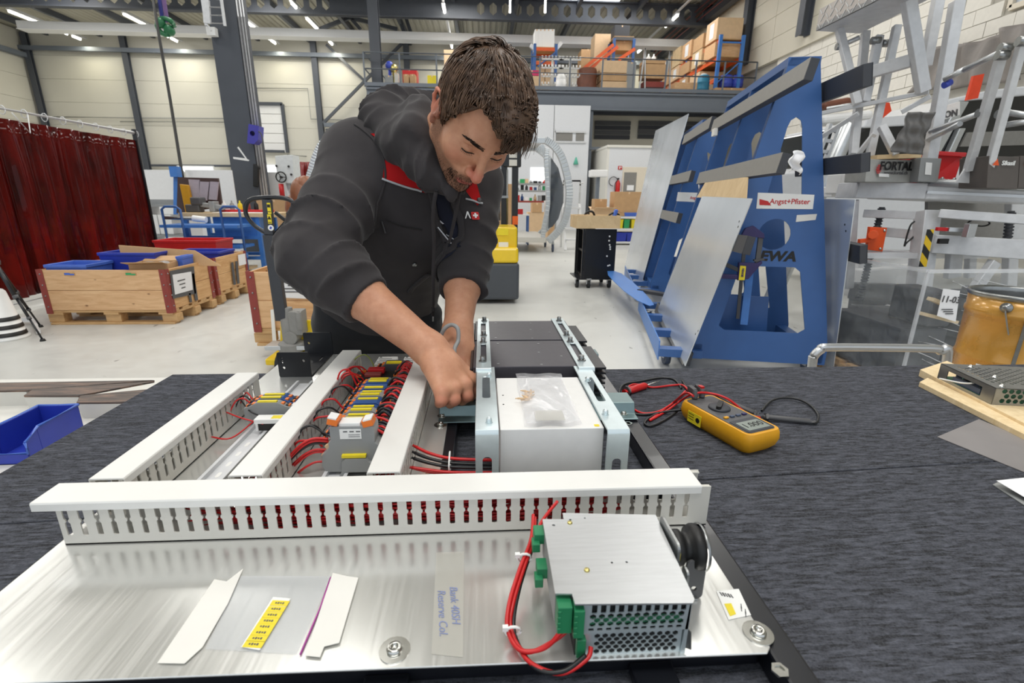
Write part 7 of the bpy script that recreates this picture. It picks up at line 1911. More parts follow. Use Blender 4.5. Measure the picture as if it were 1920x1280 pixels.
# quick clamp
t = thing('quick_clamp','dark purple trigger clamp with yellow label gripping the near rack edge','clamp',onf(1385,500,.12))
K = lambda x,y,o=.10: onf(x,y,o)
b = MB();b.bar(K(1398,440),K(1383,597),.022,.010,up=-L_);obj('clamp_bar',b,M['rail_grey'],t)
b = MB();b.plate(C0-L_*.12,U_,V((0,0,1)),[(p-C0).dot(U_) and ((p-C0).dot(U_),p.z) for p in [onf(x,y,.12) for x,y in ((1391,440),(1398,428),(1413,423),(1433,438),(1434,447),(1420,445),(1402,443))]],L_*.03);obj('fixed_jaw',b,M['purple'],t,.004)
b = MB();b.plate(C0-L_*.12,U_,V((0,0,1)),[((p-C0).dot(U_),p.z) for p in [onf(x,y,.12) for x,y in ((1383,526),(1386,492),(1420,493),(1428,488),(1430,493),(1413,512),(1404,523))]],L_*.035);bd = obj('sliding_head',b,M['purple'],t,.004)
b = MB();b.plate(C0-L_*.125,U_,V((0,0,1)),[((p-C0).dot(U_),p.z) for p in [onf(x,y,.125) for x,y in ((1385,525),(1388,498),(1399,499),(1396,525))]],L_*.005);lb = obj('yellow_label',b,M['yellow'],bd)
obj('label_lettering',text_mesh('IRWIN',.020,onf(1393,511,.128),-V((0,0,1))*-1,-U_,.0008,depth=.0004),M['purple'],lb)
b = MB();b.bar(K(1387,507),K(1352,492),.028,.022,up=-L_);obj('trigger',b,M['rail_grey'],t,.005)
b = MB();b.bar(K(1387,519),K(1343,517),.034,.026,up=-L_);obj('grip',b,M['purple'],t,.008)
b = MB();b.bar(K(1426,445),K(1420,492),.03,.02,up=-L_);b.bar(K(1413,488),K(1432,486),.012,.03,up=-L_);obj('jaw_pad',b,M['dk_grey'],t)

# ================================================================== MOBILE ALUMINIUM PLATFORM, RIGHT
t = thing('work_platform','aluminium mobile work platform with tread-plate deck at the right','platform',(3.6,3.9,0))
def bp(name,p0,Y0,p1,Y1,w,h=None,m='alu_dull',par=t,bev=.003):
    b = MB();b.bar(oy(*p0,Y0),oy(*p1,Y1),w*.82,(h or w)*.82,up=(.25,1,0));return obj(name,b,M[m],par,bev,1)
ROOTP = t
z0 = oy(1530,58,4.3).z
q = [oz(x,y,z0) for x,y in ((1530,58),(1612,63),(1830,-45),(1735,-45))]
b = MB();b.hexa(q+[p+V((0,0,.03)) for p in q]);obj('deck',b,M['alu_dull'],t)
b = MB();b.hexa([q[0],q[3],q[3]+V((.01,.01,0)),q[0]+V((.01,.01,0)),q[0]+V((0,0,.15)),q[3]+V((0,0,.15)),q[3]+V((.01,.01,.15)),q[0]+V((.01,.01,.15))]);tb = obj('toe_board',b,M['tread'],t)
b = MB();dd = (q[3]-q[0]);L0 = dd.length;dd.normalize();nn = V((dd.y,-dd.x,0)).normalized();nn = nn if nn.dot(CO-q[0]) > 0 else -nn
for i in range(int(L0/.055)):
    for j in range(3):
        c_ = q[0]+dd*(.03+.055*i+(.027 if j % 2 else 0))+V((0,0,.025+.05*j))+nn*.001;e = (dd*(.018)+V((0,0,.020 if (i+j) % 2 else -.020)))
        b.bar(c_-e,c_+e,.006,.004,up=nn)
o = obj('tread_pattern',b,M['alu'],tb);o['kind'] = 'stuff'
FY2 = 3.75
for (p0,p1,w,y0,y1) in (((1574,56),(1608,196),.062,4.2,3.9),((1623,60),(1600,290),.065,4.2,3.9),((1648,68),(1622,192),.065,4.0,3.9),((1682,48),(1629,300),.06,3.9,3.8),((1703,0),(1731,172),.085,3.6,3.6),((1760,-5),(1735,125),.075,3.8,3.8),((1795,2),(1735,345),.085,3.6,3.6),((1881,92),(1815,320),.055,3.1,3.3),((1916,84),(1846,345),.05,3.0,3.2)):
    bp('post',p0,y0,p1,y1,w)
for (p0,p1,w,y0,y1) in (((1621,139),(1710,113),.10,3.9,3.65),((1541,212),(1742,172),.035,4.1,3.6),((1541,256),(1610,212),.04,4.1,3.9),((1653,236),(1680,290),.06,3.7,3.6),((1600,300),(1640,250),.04,3.9,3.8),((1690,210),(1745,180),.04,3.7,3.6)):
    bp('brace',p0,y0,p1,y1,w)
for (p0,p1,y0,y1) in (((1570,89),(1612,70),4.2,4.1),((1770,150),(1812,128),3.4,3.3),((1808,131),(1878,97),3.3,3.1),((1744,247),(1835,213),3.6,3.3),((1740,262),(1800,232),3.6,3.3),((1890,211),(1960,220),3.1,3.0),((1888,234),(1960,222),3.1,3.0),((1550,205),(1640,190),4.1,3.9)):
    b = MB();b.cyl(oy(*p0,y0),oy(*p1,y1),.018,n=10);obj('guard_tube',b,M['alu'],t)
for px,py,Y_ in ((1571,89,4.2),(1637,78,4.0),(1657,83,4.0),(1877,92,3.1),(1910,80,3.0),(1835,213,3.25),(1871,106,3.1),(1872,215,3.15)):
    p = oy(px,py,Y_);b = MB();b.cyl(p-V((.03,.02,0)),p+V((.03,-.03,0)),.026,n=10);obj('pivot_cap',b,M['steel'],t)
p = oy(1770,160,3.4);b = MB();b.cyl(p,p+V((.04,0,.02)),.022,n=12);obj('blue_knob',b,M['barrel_blue'],t)
# middle deck
q = [oy(x,y,Y_) for x,y,Y_ in ((1603,371,3.8),(1734,373,3.55),(1741,343,3.55),(1612,341,3.8))]
b = MB();b.sq(q,V((.05,.3,0)));obj('deck_beam',b,M['alu_dull'],t,.004)
q = [oy(x,y,Y_) for x,y,Y_ in ((1734,374,3.55),(1990,384,3.2),(1990,356,3.2),(1740,343,3.55))]
b = MB();b.sq(q,V((.1,.7,0)));dk = obj('middle_deck',b,M['alu_dull'],t,.01)
b = MB();b.cyl(q[3]+V((0,-.01,.005)),q[2]+V((0,-.01,.005)),.028,n=12);b.bar(q[0].lerp(q[3],.45)-V((0,.005,0)),q[1].lerp(q[2],.45)-V((0,.005,0)),.02,.02);obj('rolled_edge',b,M['alu'],dk)
b = MB()
for k in range(9):
    p = q[3].lerp(q[2],.1+.095*k)+V((0,-.005,.035));b.sphere(p,.012,6)
tag(obj('rivet',b,M['alu'],dk),kind='stuff')
# lower framework
for (p0,p1,w,h,y0,y1) in (((1740,395),(1700,720),.13,.10,3.5,3.3),((1760,400),(1925,412),.06,.05,3.4,3.1),((1750,457),(1930,468),.13,.06,3.4,3.1),((1620,400),(1735,404),.06,.05,3.8,3.5),((1640,433),(1720,440),.07,.05,3.8,3.5),((1612,470),(1710,477),.05,.05,3.8,3.5),((1865,490),(1815,560),.07,.05,3.2,3.2),((1790,470),(1785,520),.10,.05,3.4,3.4),((1600,375),(1590,540),.06,.06,3.85,3.85),((1820,470),(1818,520),.06,.05,3.5,3.5),((1900,375),(1890,560),.08,.06,3.6,3.6),((1598,545),(1680,548),.14,.08,3.9,3.9),((1598,585),(1670,588),.12,.08,3.7,3.7)):
    b = MB();b.bar(oy(*p0,y0),oy(*p1,y1),w,h,up=(0,1,0));obj('lower_beam',b,M['alu_dull'] if p0[1] < 540 else M['dk_grey'],t,.004,1)
b = MB();q = [oy(x,y,3.9) for x,y in ((1738,442),(1900,450),(1900,378),(1740,378))];b.sq(q,V((0,.03,0)));obj('grey_board',b,M['rail_face'],t)
q = [oy(x,y,3.28) for x,y in ((1723,500),(1737,500),(1752,430),(1739,430))]
b = MB();b.sq(q,V((0,.004,0)));obj('hazard_strip',b,M['hazard'],t)
q = [oy(x,y,3.25) for x,y in ((1676,568),(1702,570),(1708,535),(1683,532))]
b = MB();b.sq(q,V((0,.004,0)));obj('yellow_label',b,M['yellow'],t)
for px0,py0,px1,py1,Y_ in ((1654,388,1612,562,3.75),(1896,396,1886,470,3.3)):
    a,c = oy(px0,py0,Y_),oy(px1,py1,Y_);b = MB();b.cyl(a,c,.020,n=10);sp = obj('threaded_spindle',b,M['dk_grey'],t)
    b = MB();n_ = int((a-c).length/.022)
    for k in range(n_): p = a.lerp(c,(k+.5)/n_);b.cyl(p,p+(c-a).normalized()*.010,.027,n=10)
    o = obj('thread',b,M['rail_grey'],sp);o['kind'] = 'stuff'
q = [oy(x,y,3.6) for x,y in ((1626,468),(1655,472),(1664,427),(1632,425))]
b = MB();b.sq(q,V((0,.03,0)));b.bar(oy(1610,452,3.6),oy(1632,450,3.6),.03);b.cyl(oy(1637,440,3.6),oy(1637,440,3.54),.035,n=8);br = obj('orange_bracket',b,mat('safety_orange',(228,84,26),.5),t,.004)
for px,py in ((1658,432),(1650,466)):
    p = oy(px,py,3.6);b = MB();b.sphere(p,.012,8);obj('bolt',b,M['chrome'],br)
b = MB();b.bar(oy(1756,429,3.3),oy(1775,430,3.3),.025);obj('red_latch',b,M['red'],t,.004)
b = MB();b.bar(oy(1776,430,3.3),oy(1822,432,3.25),.05,.03);b.box(oy(1818,432,3.2),(.06,.04,.09));obj('toggle_latch',b,M['alu'],t,.003)
b = MB();b.box(oy(1768,452,3.3),(.07,.02,.035));obj('black_plug',b,M['black'],t)
b = MB();b.tube([oy(x,y,3.5) for x,y in ((1715,415),(1706,425),(1696,460),(1700,455),(1716,440),(1725,420))],.006,6,sub=6);b.tube([oy(x,y,3.5) for x,y in ((1815,417),(1830,409),(1850,412),(1855,420),(1840,424),(1818,420))],.006,6,sub=6);obj('cable_loop',b,M['black'],t)
b = MB();q = [oy(x,y,Y_) for x,y,Y_ in ((1671,284,3.45),(1728,290,3.4),(1751,211,3.4),(1703,210,3.45))]
b.grid(lambda u,v: (q[0].lerp(q[1],u)).lerp(q[3].lerp(q[2],u),v)+V((0,.012*math.sin(u*11+v*7)+.008*math.sin(v*17),0)),14,18);o = obj('film_wrap',b,mat('dark_wrap_film',(96,94,92),.35,var=.1),t);o.modifiers.new('t','SOLIDIFY').thickness = .004
# things standing on the middle deck
q = [oy(x,y,3.62) for x,y in ((1622,341),(1714,342),(1716,300),(1627,298))]
t2 = thing('metal_case','grey metal case lettered FORTAL on the platform deck','case',(q[0]+q[1])/2)
b = MB();b.sq(q,V((0,.22,0)));obj('body',b,mat('case_grey',(172,172,168),.5,.2),t2,.004)
cm = oy(1681,312,3.605);obj('lettering',text_mesh('FORTAL',.082,cm,(1,0,0),(0,0,1),.003,depth=.001,sx=.86),M['black'],t2)
cm = oy(1680,324,3.605);obj('lettering',text_mesh('www.fortal.ch',.032,cm,(1,0,0),(0,0,1),.001,depth=.001),M['dk_grey'],t2)
cm = oy(1648,317,3.606);b = MB()
for k in range(5):
    w_ = (.014,.022,.024,.020,.012)[k];b.box(cm+V((0,0,.026-.013*k)),(w_*1.7,.003,.008))
obj('emblem',b,M['red'],t2)
q = [oy(x,y,3.6) for x,y in ((1648,331),(1667,332),(1667,326),(1648,325))]
b = MB();b.add(q,[(0,1,2,3)]);obj('small_label',b,M['white'],t2)
b = MB();b.bar(oy(1632,296,3.7),oy(1714,293,3.65),.16,.03);tag(obj('wooden_plank',b,M['ply']),'short wooden plank lying on the lettered metal case','plank')
q = [oy(x,y,3.5) for x,y in ((1721,340),(1758,342),(1766,297),(1727,295))]
t2 = thing('switch_box','small grey switch box with white label beside the lettered case','box',(q[0]+q[1])/2)
b = MB();b.sq(q,V((.05,.15,0)));obj('body',b,M['grey_plastic'],t2,.004)
q = [oy(x,y,3.495) for x,y in ((1734,327),(1746,328),(1748,305),(1736,304))];b = MB();b.add(q,[(0,1,2,3)]);obj('label',b,M['white'],t2)
q = [oy(x,y,Y_) for x,y,Y_ in ((1738,342,3.75),(1790,342,3.65),(1808,288,3.65),(1735,284,3.75))]
t2 = thing('red_crate','red plastic crate standing on the platform deck','crate',(q[0]+q[1])/2)
b = MB();bk = V((.08,.35,0));b.sq(q,bk);obj('body',b,M['red'],t2,.01)
b = MB();b.bar(q[3]-V((0,.01,.01)),q[2]-V((0,.01,.01)),.04,.03);obj('rim',b,M['red'],t2,.005)
q = [oy(x,y,3.3) for x,y in ((1793,342),(1850,345),(1850,315),(1810,315))]
b = MB();b.sq(q,V((0,.01,0)));obj('kick_plate',b,M['alu_dull'],t)
for k,(x0,x1) in enumerate(((1850,1908),(1909,1975))):
    q = [oy(x,y,3.15) for x,y in ((x0,352),(x1,355),(x1+4,294),(x0+4,292))]
    t2 = thing('adhesive_box','dark grey adhesive carton lettered in white, %s one at the right edge' % ('left' if k == 0 else 'cut-off right'),'carton',(q[0]+q[1])/2,'dark adhesive cartons')
    b = MB();b.sq(q,V((.05,.25,0)));obj('body',b,mat('dark_carton',(92,86,82),.6),t2,.003)
    c_ = oy(x0+18,305,3.14);b = MB();b.plate(c_,V((1,0,0)),V((0,0,1)),[(-.022,-.016),(.022,-.016),(0,.024)],V((0,-.002,0)));obj('triangle_mark',b,mat('orange_red_mark',(224,90,40),.5),t2)
    obj('lettering',text_mesh('Sikasil',.038,oy(x0+41,306,3.14),(1,0,0),(0,0,1),.001,depth=.001),M['white'],t2)
# ================================================================== VAN AND CLUTTER BEHIND THE PLATFORM
VY = 6.6
t2v = t = thing('van','dark-windowed white van parked behind the platform','van',(6.0,7.2,0))
q = [oy(x,y,VY) for x,y in ((1560,420),(2050,420),(2050,214),(1640,224))]
def slab(name,pts,Y_,dpt,m,par,bev=.02):
    q = [oy(x,y,Y_) for x,y in pts];b = MB();b.plate(V((0,Y_,0)),V((1,0,0)),V((0,0,1)),[(p.x,p.z) for p in q],V((0,dpt,0)));return obj(name,b,M[m],par,bev)
slab('body',((1545,470),(2080,470),(2080,300),(1560,305),(1548,320)),VY,1.8,'car_white',t)
slab('cab_glass',((1550,310),(2080,302),(2080,150),(1860,172),(1790,190),(1745,236),(1560,240)),VY+.05,1.65,'glass_dark',t)
slab('roof',((1618,240),(1745,233),(1800,190),(2080,165),(2080,145),(1860,168),(1780,186),(1735,212),(1625,222)),VY,1.75,'car_white',t)
slab('windscreen_pillar',((1740,300),(1756,300),(1818,190),(1800,190)),VY-.03,.08,'silver',t,.01);slab('window_pillar',((1720,312),(1745,312),(1850,190),(1836,190)),VY-.02,.05,'silver',t,.01) if 0 else None
slab('window_pillar',((1770,305),(1782,305),(1812,240),(1800,240)),VY-.03,.08,'silver',t,.01)
slab('grey_panel',((1800,275),(2080,268),(2080,240),(1815,248)),VY+.02,.06,'rail_face',t,.005)
p = oy(1785,210,VY-.02)
b = MB();qq = [oy(x,y,5.9) for x,y in ((1745,232),(1800,215),(1800,190),(1745,206))];b.plate(V((0,5.9,0)),V((1,0,0)),V((0,0,1)),[(p.x,p.z) for p in qq],V((0,.02,0)));sb = obj('sign_board',b,M['white'],t)
obj('lettering',text_mesh('ACTION',.10,oy(1766,217,5.89),(1,0,.2),(-.2,0,1),.003,depth=.002),M['dk_grey'],sb)
for k,pts in enumerate((((1813,188),(1834,184),(1846,138),(1826,142)),((1652,224),(1672,208),(1668,192),(1659,192)))):
    q = [oy(x,y,5.6) for x,y in pts];b = MB();b.plate(V((0,5.6,0)),V((1,0,0)),V((0,0,1)),[(p.x,p.z) for p in q],V((0,.03,0)))
    obj('orange_panel',b,mat('orange_red_panel',(226,72,38),.5),t)
b = MB();b.cyl(oy(1594,233,5.2),V((oy(1558,310,5.2).x-.45,5.2,.02)),.085,n=16);tag(obj('white_tube',b,M['silver'],bevel=.01),'fat white cylinder leaning behind the near blue rack','tube')
t = thing('folded_ladder','pale aluminium ladder leaning behind the near blue rack','ladder',oy(1560,300,5.0))
for p0,p1 in (((1572,235),(1540,320)),((1556,232),(1524,318))):
    b = MB();b.bar(oy(*p0,5.0),oy(*p1,5.0),.05,.03);obj('stile',b,M['alu'],t)
for k in range(4):
    b = MB();b.bar(oy(1568-8*k,245+20*k,5.0),oy(1552-8*k,243+20*k,5.0),.03);obj('rung',b,M['alu'],t)
for k,(x,y,w_,hh,m,lab) in enumerate(((1582,345,.22,.18,'white','white frame pile beside the rack, upper one'),(1575,360,.3,.1,'white','white frame pile beside the rack, lower one'),(1592,330,.10,.10,'barrel_blue','small blue plastic box beside the rack arm'),(1590,352,.2,.14,'grey_plastic','grey plastic box beside the rack arm'))):
    p = oy(x,y,4.7+.1*k);b = MB();b.box(p,(w_,.2,hh));obj('frame_piece',b,M[m],ROOTP,.01)
for k,(pts,m,lab) in enumerate(((((1545,232),(1640,222),(1640,205),(1545,214)),'white','white bundle lying on the roof rack behind the near rack'),(((1545,205),(1600,198),(1600,180),(1545,190)),'brown_tarp','brown bundle above the white bundle'),(((1548,520),(1600,520),(1600,500),(1548,500)),'white_paint','white roll low behind the narrow grey sheet'))):
    q = [oy(x,y,6.2) for x,y in pts];b = MB();b.plate(V((0,6.2,0)),V((1,0,0)),V((0,0,1)),[(p.x,p.z) for p in q],V((0,.5,0)));obj('bundle',b,M[m],t2v if k < 2 else ROOTP,.04)
for k,(p0,p1,w_) in enumerate((((1598,530),(1700,520),.26),((1605,497),(1700,505),.10),((1600,640),(1690,600),.30))):
    b = MB();b.bar(oy(*p0,4.6-.4*(k == 2)),oy(*p1,4.6-.4*(k == 2)),w_,.3);tag(obj('white_profile',b,M['white_paint'],bevel=.02),('thick white profile lying behind the spindle','slotted white profile above the thick one','wide pale profile lowest behind the wrapped pallet')[k],'profile')
b = MB();b.bar(oy(1600,580,4.4),oy(1690,572,4.4),.18,.3);tag(obj('dark_profile',b,M['black_paint'],bevel=.02),'dark profile between the white profiles','profile')
# tarp on the right wall
tx = 10.25
qa = [ox(x,y,tx) for x,y in ((1700,175),(1925,150),(1925,46),(1745,98))]
b = MB();b.grid(lambda u,v: (qa[0].lerp(qa[1],u)).lerp(qa[3].lerp(qa[2],u),v)+V((.10*math.sin(u*17+v*3)+.05*math.sin(u*37),0,.05*math.sin(u*9)*v)),60,14);o = obj('grey_tarp',b,M['tarp']);o.modifiers.new('t','SOLIDIFY').thickness = .01
tag(o,'grey tarpaulin hung along the right wall below the window','tarpaulin')
# ================================================================== WRAPPED PALLET, TROLLEY AND BUCKET
A0,A1 = oy(1712,506,2.75),oy(1676,715,2.62)
x0,y0 = A0.x-.0,2.65;zt3 = oy(1714,506,2.7).z;X1 = x0+1.2
t = thing('wrapped_pallet','pallet of parts wrapped in clear stretch film at the right','pallet',(x0+.6,y0+.4,0))
pallet(t,x0,X1,y0,y0+.8)
def wrapf(u,v):
    P4 = [(x0-.02,y0-.02),(X1+.02,y0-.02),(X1+.02,y0+.82),(x0-.02,y0+.82)];k = int(u*4) % 4;f = u*4-int(u*4);a,c = P4[k],P4[(k+1) % 4]
    ins = .03*math.sin(PI*f)*math.sin(PI*v)+.012*math.sin(23*v+9*f+k)+.008*math.sin(61*v-14*f)
    cx,cy_ = x0+.6,y0+.4;x = a[0]+(c[0]-a[0])*f;y = a[1]+(c[1]-a[1])*f
    return V((x+(cx-x)*ins,y+(cy_-y)*ins,.06+(zt3-.06)*v))
b = MB();b.grid(wrapf,96,40,closed_u=True);obj('stretch_film',b,M['stretch'],t)
b = MB()
for k in range(26):
    f0 = .105*random.random();v0 = .2+.75*random.random();pts = [wrapf(min(.245,f0+.010*i),max(.02,v0-.026*i*(1 if k % 3 else .5)))+V((0,-.004,0)) for i in range(12)];b.tube(pts,.0012+.0022*random.random(),5)
tag(obj('film_fold_sheen',b,M['bright_film'],t),kind='stuff')  # pale tubes along the folds put the film's glossy streaks into colour
for (fx,fy,z,w_,d_,h_,m) in ((.18,.4,.15,.3,.6,.34,'rail_grey'),(.60,.4,.15,.4,.6,.28,'black'),(1.0,.4,.15,.3,.6,.38,'grey_plastic'),(.25,.25,.50,.16,.3,.22,'rail_grey'),(.55,.2,.44,.14,.25,.26,'black'),(.85,.3,.54,.3,.3,.16,'dk_grey')):
    b = MB();b.box((x0+fx,y0+fy,z+h_/2),(w_,d_,h_));obj('machined_part',b,M[m],t,.015)
for px0,py0,px1,py1 in ((1745,560,1780,575),(1730,588,1790,603)):
    a,c = oy(px0,py0,y0+.03),oy(px1,py1,y0+.03);b = MB();b.bar(a,c,.05,.02);obj('pale_lath',b,M['lath'],t)
q = [oy(x,y,y0-.05) for x,y in ((1757,592),(1792,603),(1800,545),(1769,541))]
b = MB();b.sq(q,V((0,.002,0)));pn = obj('delivery_note',b,M['paper'],t)
obj('lettering',text_mesh('11-03',.052,oy(1783,562,y0-.053),(1,0,-.08),(.08,0,1),.001,depth=.0005),M['dk_grey'],pn)
b = MB()
for k in range(3): b.box(oy(1776+2*k,580+4*k,y0-.053),(.07-.01*k,.001,.006))
obj('print',b,M['dk_grey'],pn)
b = MB();b.bar(V((x0,y0,zt3)),V((X1,y0,zt3+.005)),.025,.02);b.bar(V((x0,y0+.8,zt3)),V((X1,y0+.8,zt3)),.05,.04);b.bar(V((x0,y0,zt3)),V((x0,y0+.8,zt3)),.025,.02);b.bar(V((x0,y0,.14)),V((x0,y0,zt3)),.015);obj('carton_edge',b,M['bright_film'],t)
HY = 1.30
t = thing('platform_trolley','platform trolley with bent steel handle just behind the worktable','trolley',(1.5,1.6,0))
pts = [oy(x,y,HY) for x,y in ((1522,760),(1522,690),(1526,668),(1540,655),(1560,651),(1740,653),(1762,658),(1776,672),(1780,700))]
b = MB();b.tube([V((pts[0].x,HY,.45))]+pts[1:-1]+[V((pts[-2].x+.02,HY,.45))],.0125,10,sub=6);obj('handle',b,M['alu'],t)
b = MB();b.bb((pts[0].x-.1,HY-.04,.40),(2.3,2.0,.45));obj('deck',b,M['ply'],t,.004)
for x in (pts[0].x,2.2):
    for y in (HY+.05,2.0):
        b = MB();b.bar(V((x,y,.14)),V((x,y,.40)),.05);obj('leg',b,M['alu_dull'],t)
        caster(t,V((x,y,0)),.06,'tyre')
bc = oy(1921,560,1.48);br_ = .150
t = thing('steel_bucket','ochre lacquered steel bucket with wire handle at the right edge','bucket',(bc.x,1.48,.451))
zt4 = oy(1795,548,1.48).z;H4 = zt4-.451
b = MB();b.lathe((bc.x,1.48,.451),[(.128,0),(.130,.004),(.136,H4*.55),(.139,H4*.56),(.139,H4*.575),(.136,H4*.585),(.138,H4*.85),(.1425,H4*.86),(.1425,H4*.885),(.139,H4*.895),(.141,H4*.97),(.1395,H4*.97),(.134,H4*.5),(.126,.008)],40);obj('shell',b,M['ochre'],t)
b = MB();b.lathe((bc.x,1.48,.451),[(.1405,H4*.965),(.1455,H4*.975),(.1465,H4*.99),(.143,H4),(.139,H4*.985),(.1385,H4*.96)],40,caps=False);obj('rolled_rim',b,M['steel'],t)
b = MB();b.lathe((bc.x,1.48,.451),[(.125,.01),(.1335,H4*.5),(.1385,H4*.965)],36,caps=False);b.lathe((bc.x,1.48,.451),[(.0001,.010),(.125,.010)],36,caps=False);obj('inner_face',b,M['steel'],t)
ang = math.radians(228);sp = V((math.cos(ang),math.sin(ang),0));b = MB();b.bar(V((bc.x,1.48,.453))+sp*.1305,V((bc.x,1.48,zt4-.006))+sp*.1425,.010,.003,up=sp);obj('seam',b,M['steel'],t)
ea = math.radians(206);ep = V((math.cos(ea),math.sin(ea),0));ec = V((bc.x,1.48,zt4-.038))+ep*.141
b = MB();b.lathe(ec,[(.016,-.002),(.016,.004),(.009,.006),(.009,.014),(.004,.016)],18,R=ep.to_track_quat('Z','Y').to_matrix());obj('handle_ear',b,M['steel'],t)
b = MB();e0 = ec+ep*.012;b.tube([e0,e0+V((.006,-.006,-.03)),e0+V((.035,-.012,-.10)),e0+V((.09,-.01,-.155)),e0+V((.19,.01,-.175)),e0+V((.28,.08,-.14))],.0022,8,sub=8);obj('wire_handle',b,M['steel'],t)
b = MB();wa = math.radians(196);wp = V((math.cos(wa),math.sin(wa),0));b.bar(V((bc.x,1.48,.70))+wp*.137,V((bc.x,1.48,.725))+wp*.1375,.02,.002,up=wp);obj('white_label',b,M['white'],t)
# ================================================================== MIDDLE OF THE HALL
# yellow pallet stacker
SY = 5.78;a,c = oy(868,560,SY),oy(973,560,SY);x0,x1 = a.x-.22,c.x
z1,z2,z3 = oy(930,490,SY).z,oy(930,487,SY).z,oy(930,427,SY).z
t = thing('pallet_stacker','yellow electric pallet stacker with dark mast behind the man','forklift',((x0+x1)/2,6.2,0))
b = MB();b.bb((x0,SY,.05),(x1,SY+.75,z1-.02));obj('base_cover',b,M['fork_grey'],t,.03)
b = MB();b.hexa([V((x0+.01,SY-.01,z1-.02)),V((x1-.01,SY-.01,z1-.02)),V((x1-.01,SY+.75,z1-.02)),V((x0+.01,SY+.75,z1-.02)),V((x0+.01,SY+.02,z1+.16)),V((x1-.01,SY+.02,z1+.16)),V((x1-.01,SY+.75,z1+.16)),V((x0+.01,SY+.75,z1+.16))]);obj('lower_cowl',b,M['forklift'],t,.03)
b = MB();b.bb((x0+.02,SY+.12,z1+.14),(x1-.02,SY+.74,z3));obj('upper_cowl',b,M['forklift'],t,.02)
for k,(px0,py0,px1,py1,m) in enumerate(((932,428,953,441,'yellow'),(935,454,953,463,'white'),(908,449,931,453,'white'),(908,473,929,477,'white'))):
    p,q = oy(px0,py0,SY+.11),oy(px1,py1,SY+.11);b = MB();b.bb((p.x,SY+.112,q.z),(q.x,SY+.118,p.z));obj('sticker',b,M[m],t)
for py in (450,474):
    p,q = oy(905,py-3,SY+.11),oy(932,py+4,SY+.11);b = MB();b.bb((p.x,SY+.115,q.z),(q.x,SY+.1195,p.z));obj('grip_slot',b,M['black'],t)
obj('lettering',text_mesh('Yale',.105,oy(909,463,SY+.115),(1,0,0),(0,0,1),.004,depth=.002),M['black'],t)
b = MB();p,q = oy(899,425,SY+.2),oy(933,418,SY+.2);b.bar(p,q,.08,.06);obj('tiller_head',b,M['black'],t,.015)
b = MB();b.box(oy(925,420,SY+.2)+V((0,0,.02)),(.08,.04,.03));obj('red_switch',b,M['red'],t)
MYY = SY+.85
for px in (946,966):
    p = oy(px,415,MYY);pt = oy(px,300,MYY);b = MB();b.bb((p.x-.045,MYY,.1),(p.x+.035,MYY+.12,2.05));obj('mast_rail',b,M['black_paint'],t)
b = MB();p,q = oy(944,265,MYY),oy(977,313,MYY);b.bb((p.x,MYY-.02,q.z),(q.x,MYY+.14,p.z));obj('mast_head',b,M['black_paint'],t,.01)
for py in (290,305):
    p = oy(962,py,MYY-.03);b = MB();b.box(p,(.10,.01,.075));obj('data_plate',b,M['duct'],t)
b = MB();p = oy(966,413,MYY-.03);b.box(p,(.075,.01,.11));obj('orange_plate',b,mat('orange_tag',(230,100,30),.5),t)
for dx in (-.17,.17):
    b = MB();b.bb(((x0+x1)/2+dx-.08,SY+.75,.04),((x0+x1)/2+dx+.08,SY+1.9,.10));obj('fork',b,M['black_paint'],t)
b = MB();p = oy(946,320,MYY);b.bb((x0+.05,MYY+.02,.95),(p.x-.05,MYY+.03,1.85));obj('guard_screen',b,M['tint_pane'],t)
b = MB();b.tube([oy(951,318,MYY),oy(951,420,MYY)],.012,6);b.bar(oy(932,369,MYY),oy(953,369,MYY),.03);obj('hydraulic_pipe',b,M['steel'],t)
# cartons seen behind the stacker screen
carton('carton','tall brown carton stack seen behind the stacker mast','box',(oy(925,400,9.0).x,9.1,0),.7,.6,oy(925,345,9).z,'ochre' if 0 else 'cardboard')
# black tool cart with wooden box
t = thing('tool_cart','black perforated tool cart on wheels beside the walkway','cart',(1.62,6.9,0))
KA,KB = oz(1091,540,.0),oz(1144,541,.0);CYk = 6.86
xa,xb = oy(1094,520,CYk).x,oy(1151,520,CYk).x;zt = oy(1120,429,CYk).z;zb = .14
lx = -.10;yb2 = CYk+.55
b = MB();b.bb((xa,CYk,zb),(xb,CYk+.02,zt));obj('front_panel',b,M['black_paint'],t,.003)
b = MB();b.bb((xb-.02,CYk,zb),(xb,yb2,zt));b.bb((xa,yb2-.02,zb),(xb,yb2,zt));obj('side_panel',b,M['black_paint'],t,.003)
for z in (zb,.50,zt-.03):
    b = MB();b.bb((xa+.01,CYk+.02,z),(xb-.02,yb2-.02,z+.03));obj('shelf',b,M['black_paint'],t)
b = MB();b.bb((xa-.10,CYk-.01,zb-.02),(xb,yb2,zb));obj('base_tray',b,M['black_gloss'],t,.003)
for y in (CYk+.02,yb2-.02):
    b = MB();b.bar(V((xa-.02,y,zb)),V((xa-.02,y,zt)),.03);obj('corner_post',b,M['black_paint'],t)
for (px,py) in ((1143,443),(1142,451),(1143,459),(1144,463),(1138,480),(1140,498),(1143,497),(1144,467)):
    p = oy(px,py,CYk-.002);b = MB();b.cyl(p,p+V((0,-.003,0)),.012,n=8);obj('bright_hole',b,M['white'],t)
for x,y in ((xa-.08,CYk+.06),(xa+.08,CYk+.02),(xb-.06,CYk+.03),(xb-.06,yb2-.05)): caster(t,V((x,y,0)),.055,'tyre')
p = oy(1080,428,CYk);q = oy(1162,425,CYk);ht = oy(1120,404,CYk).z
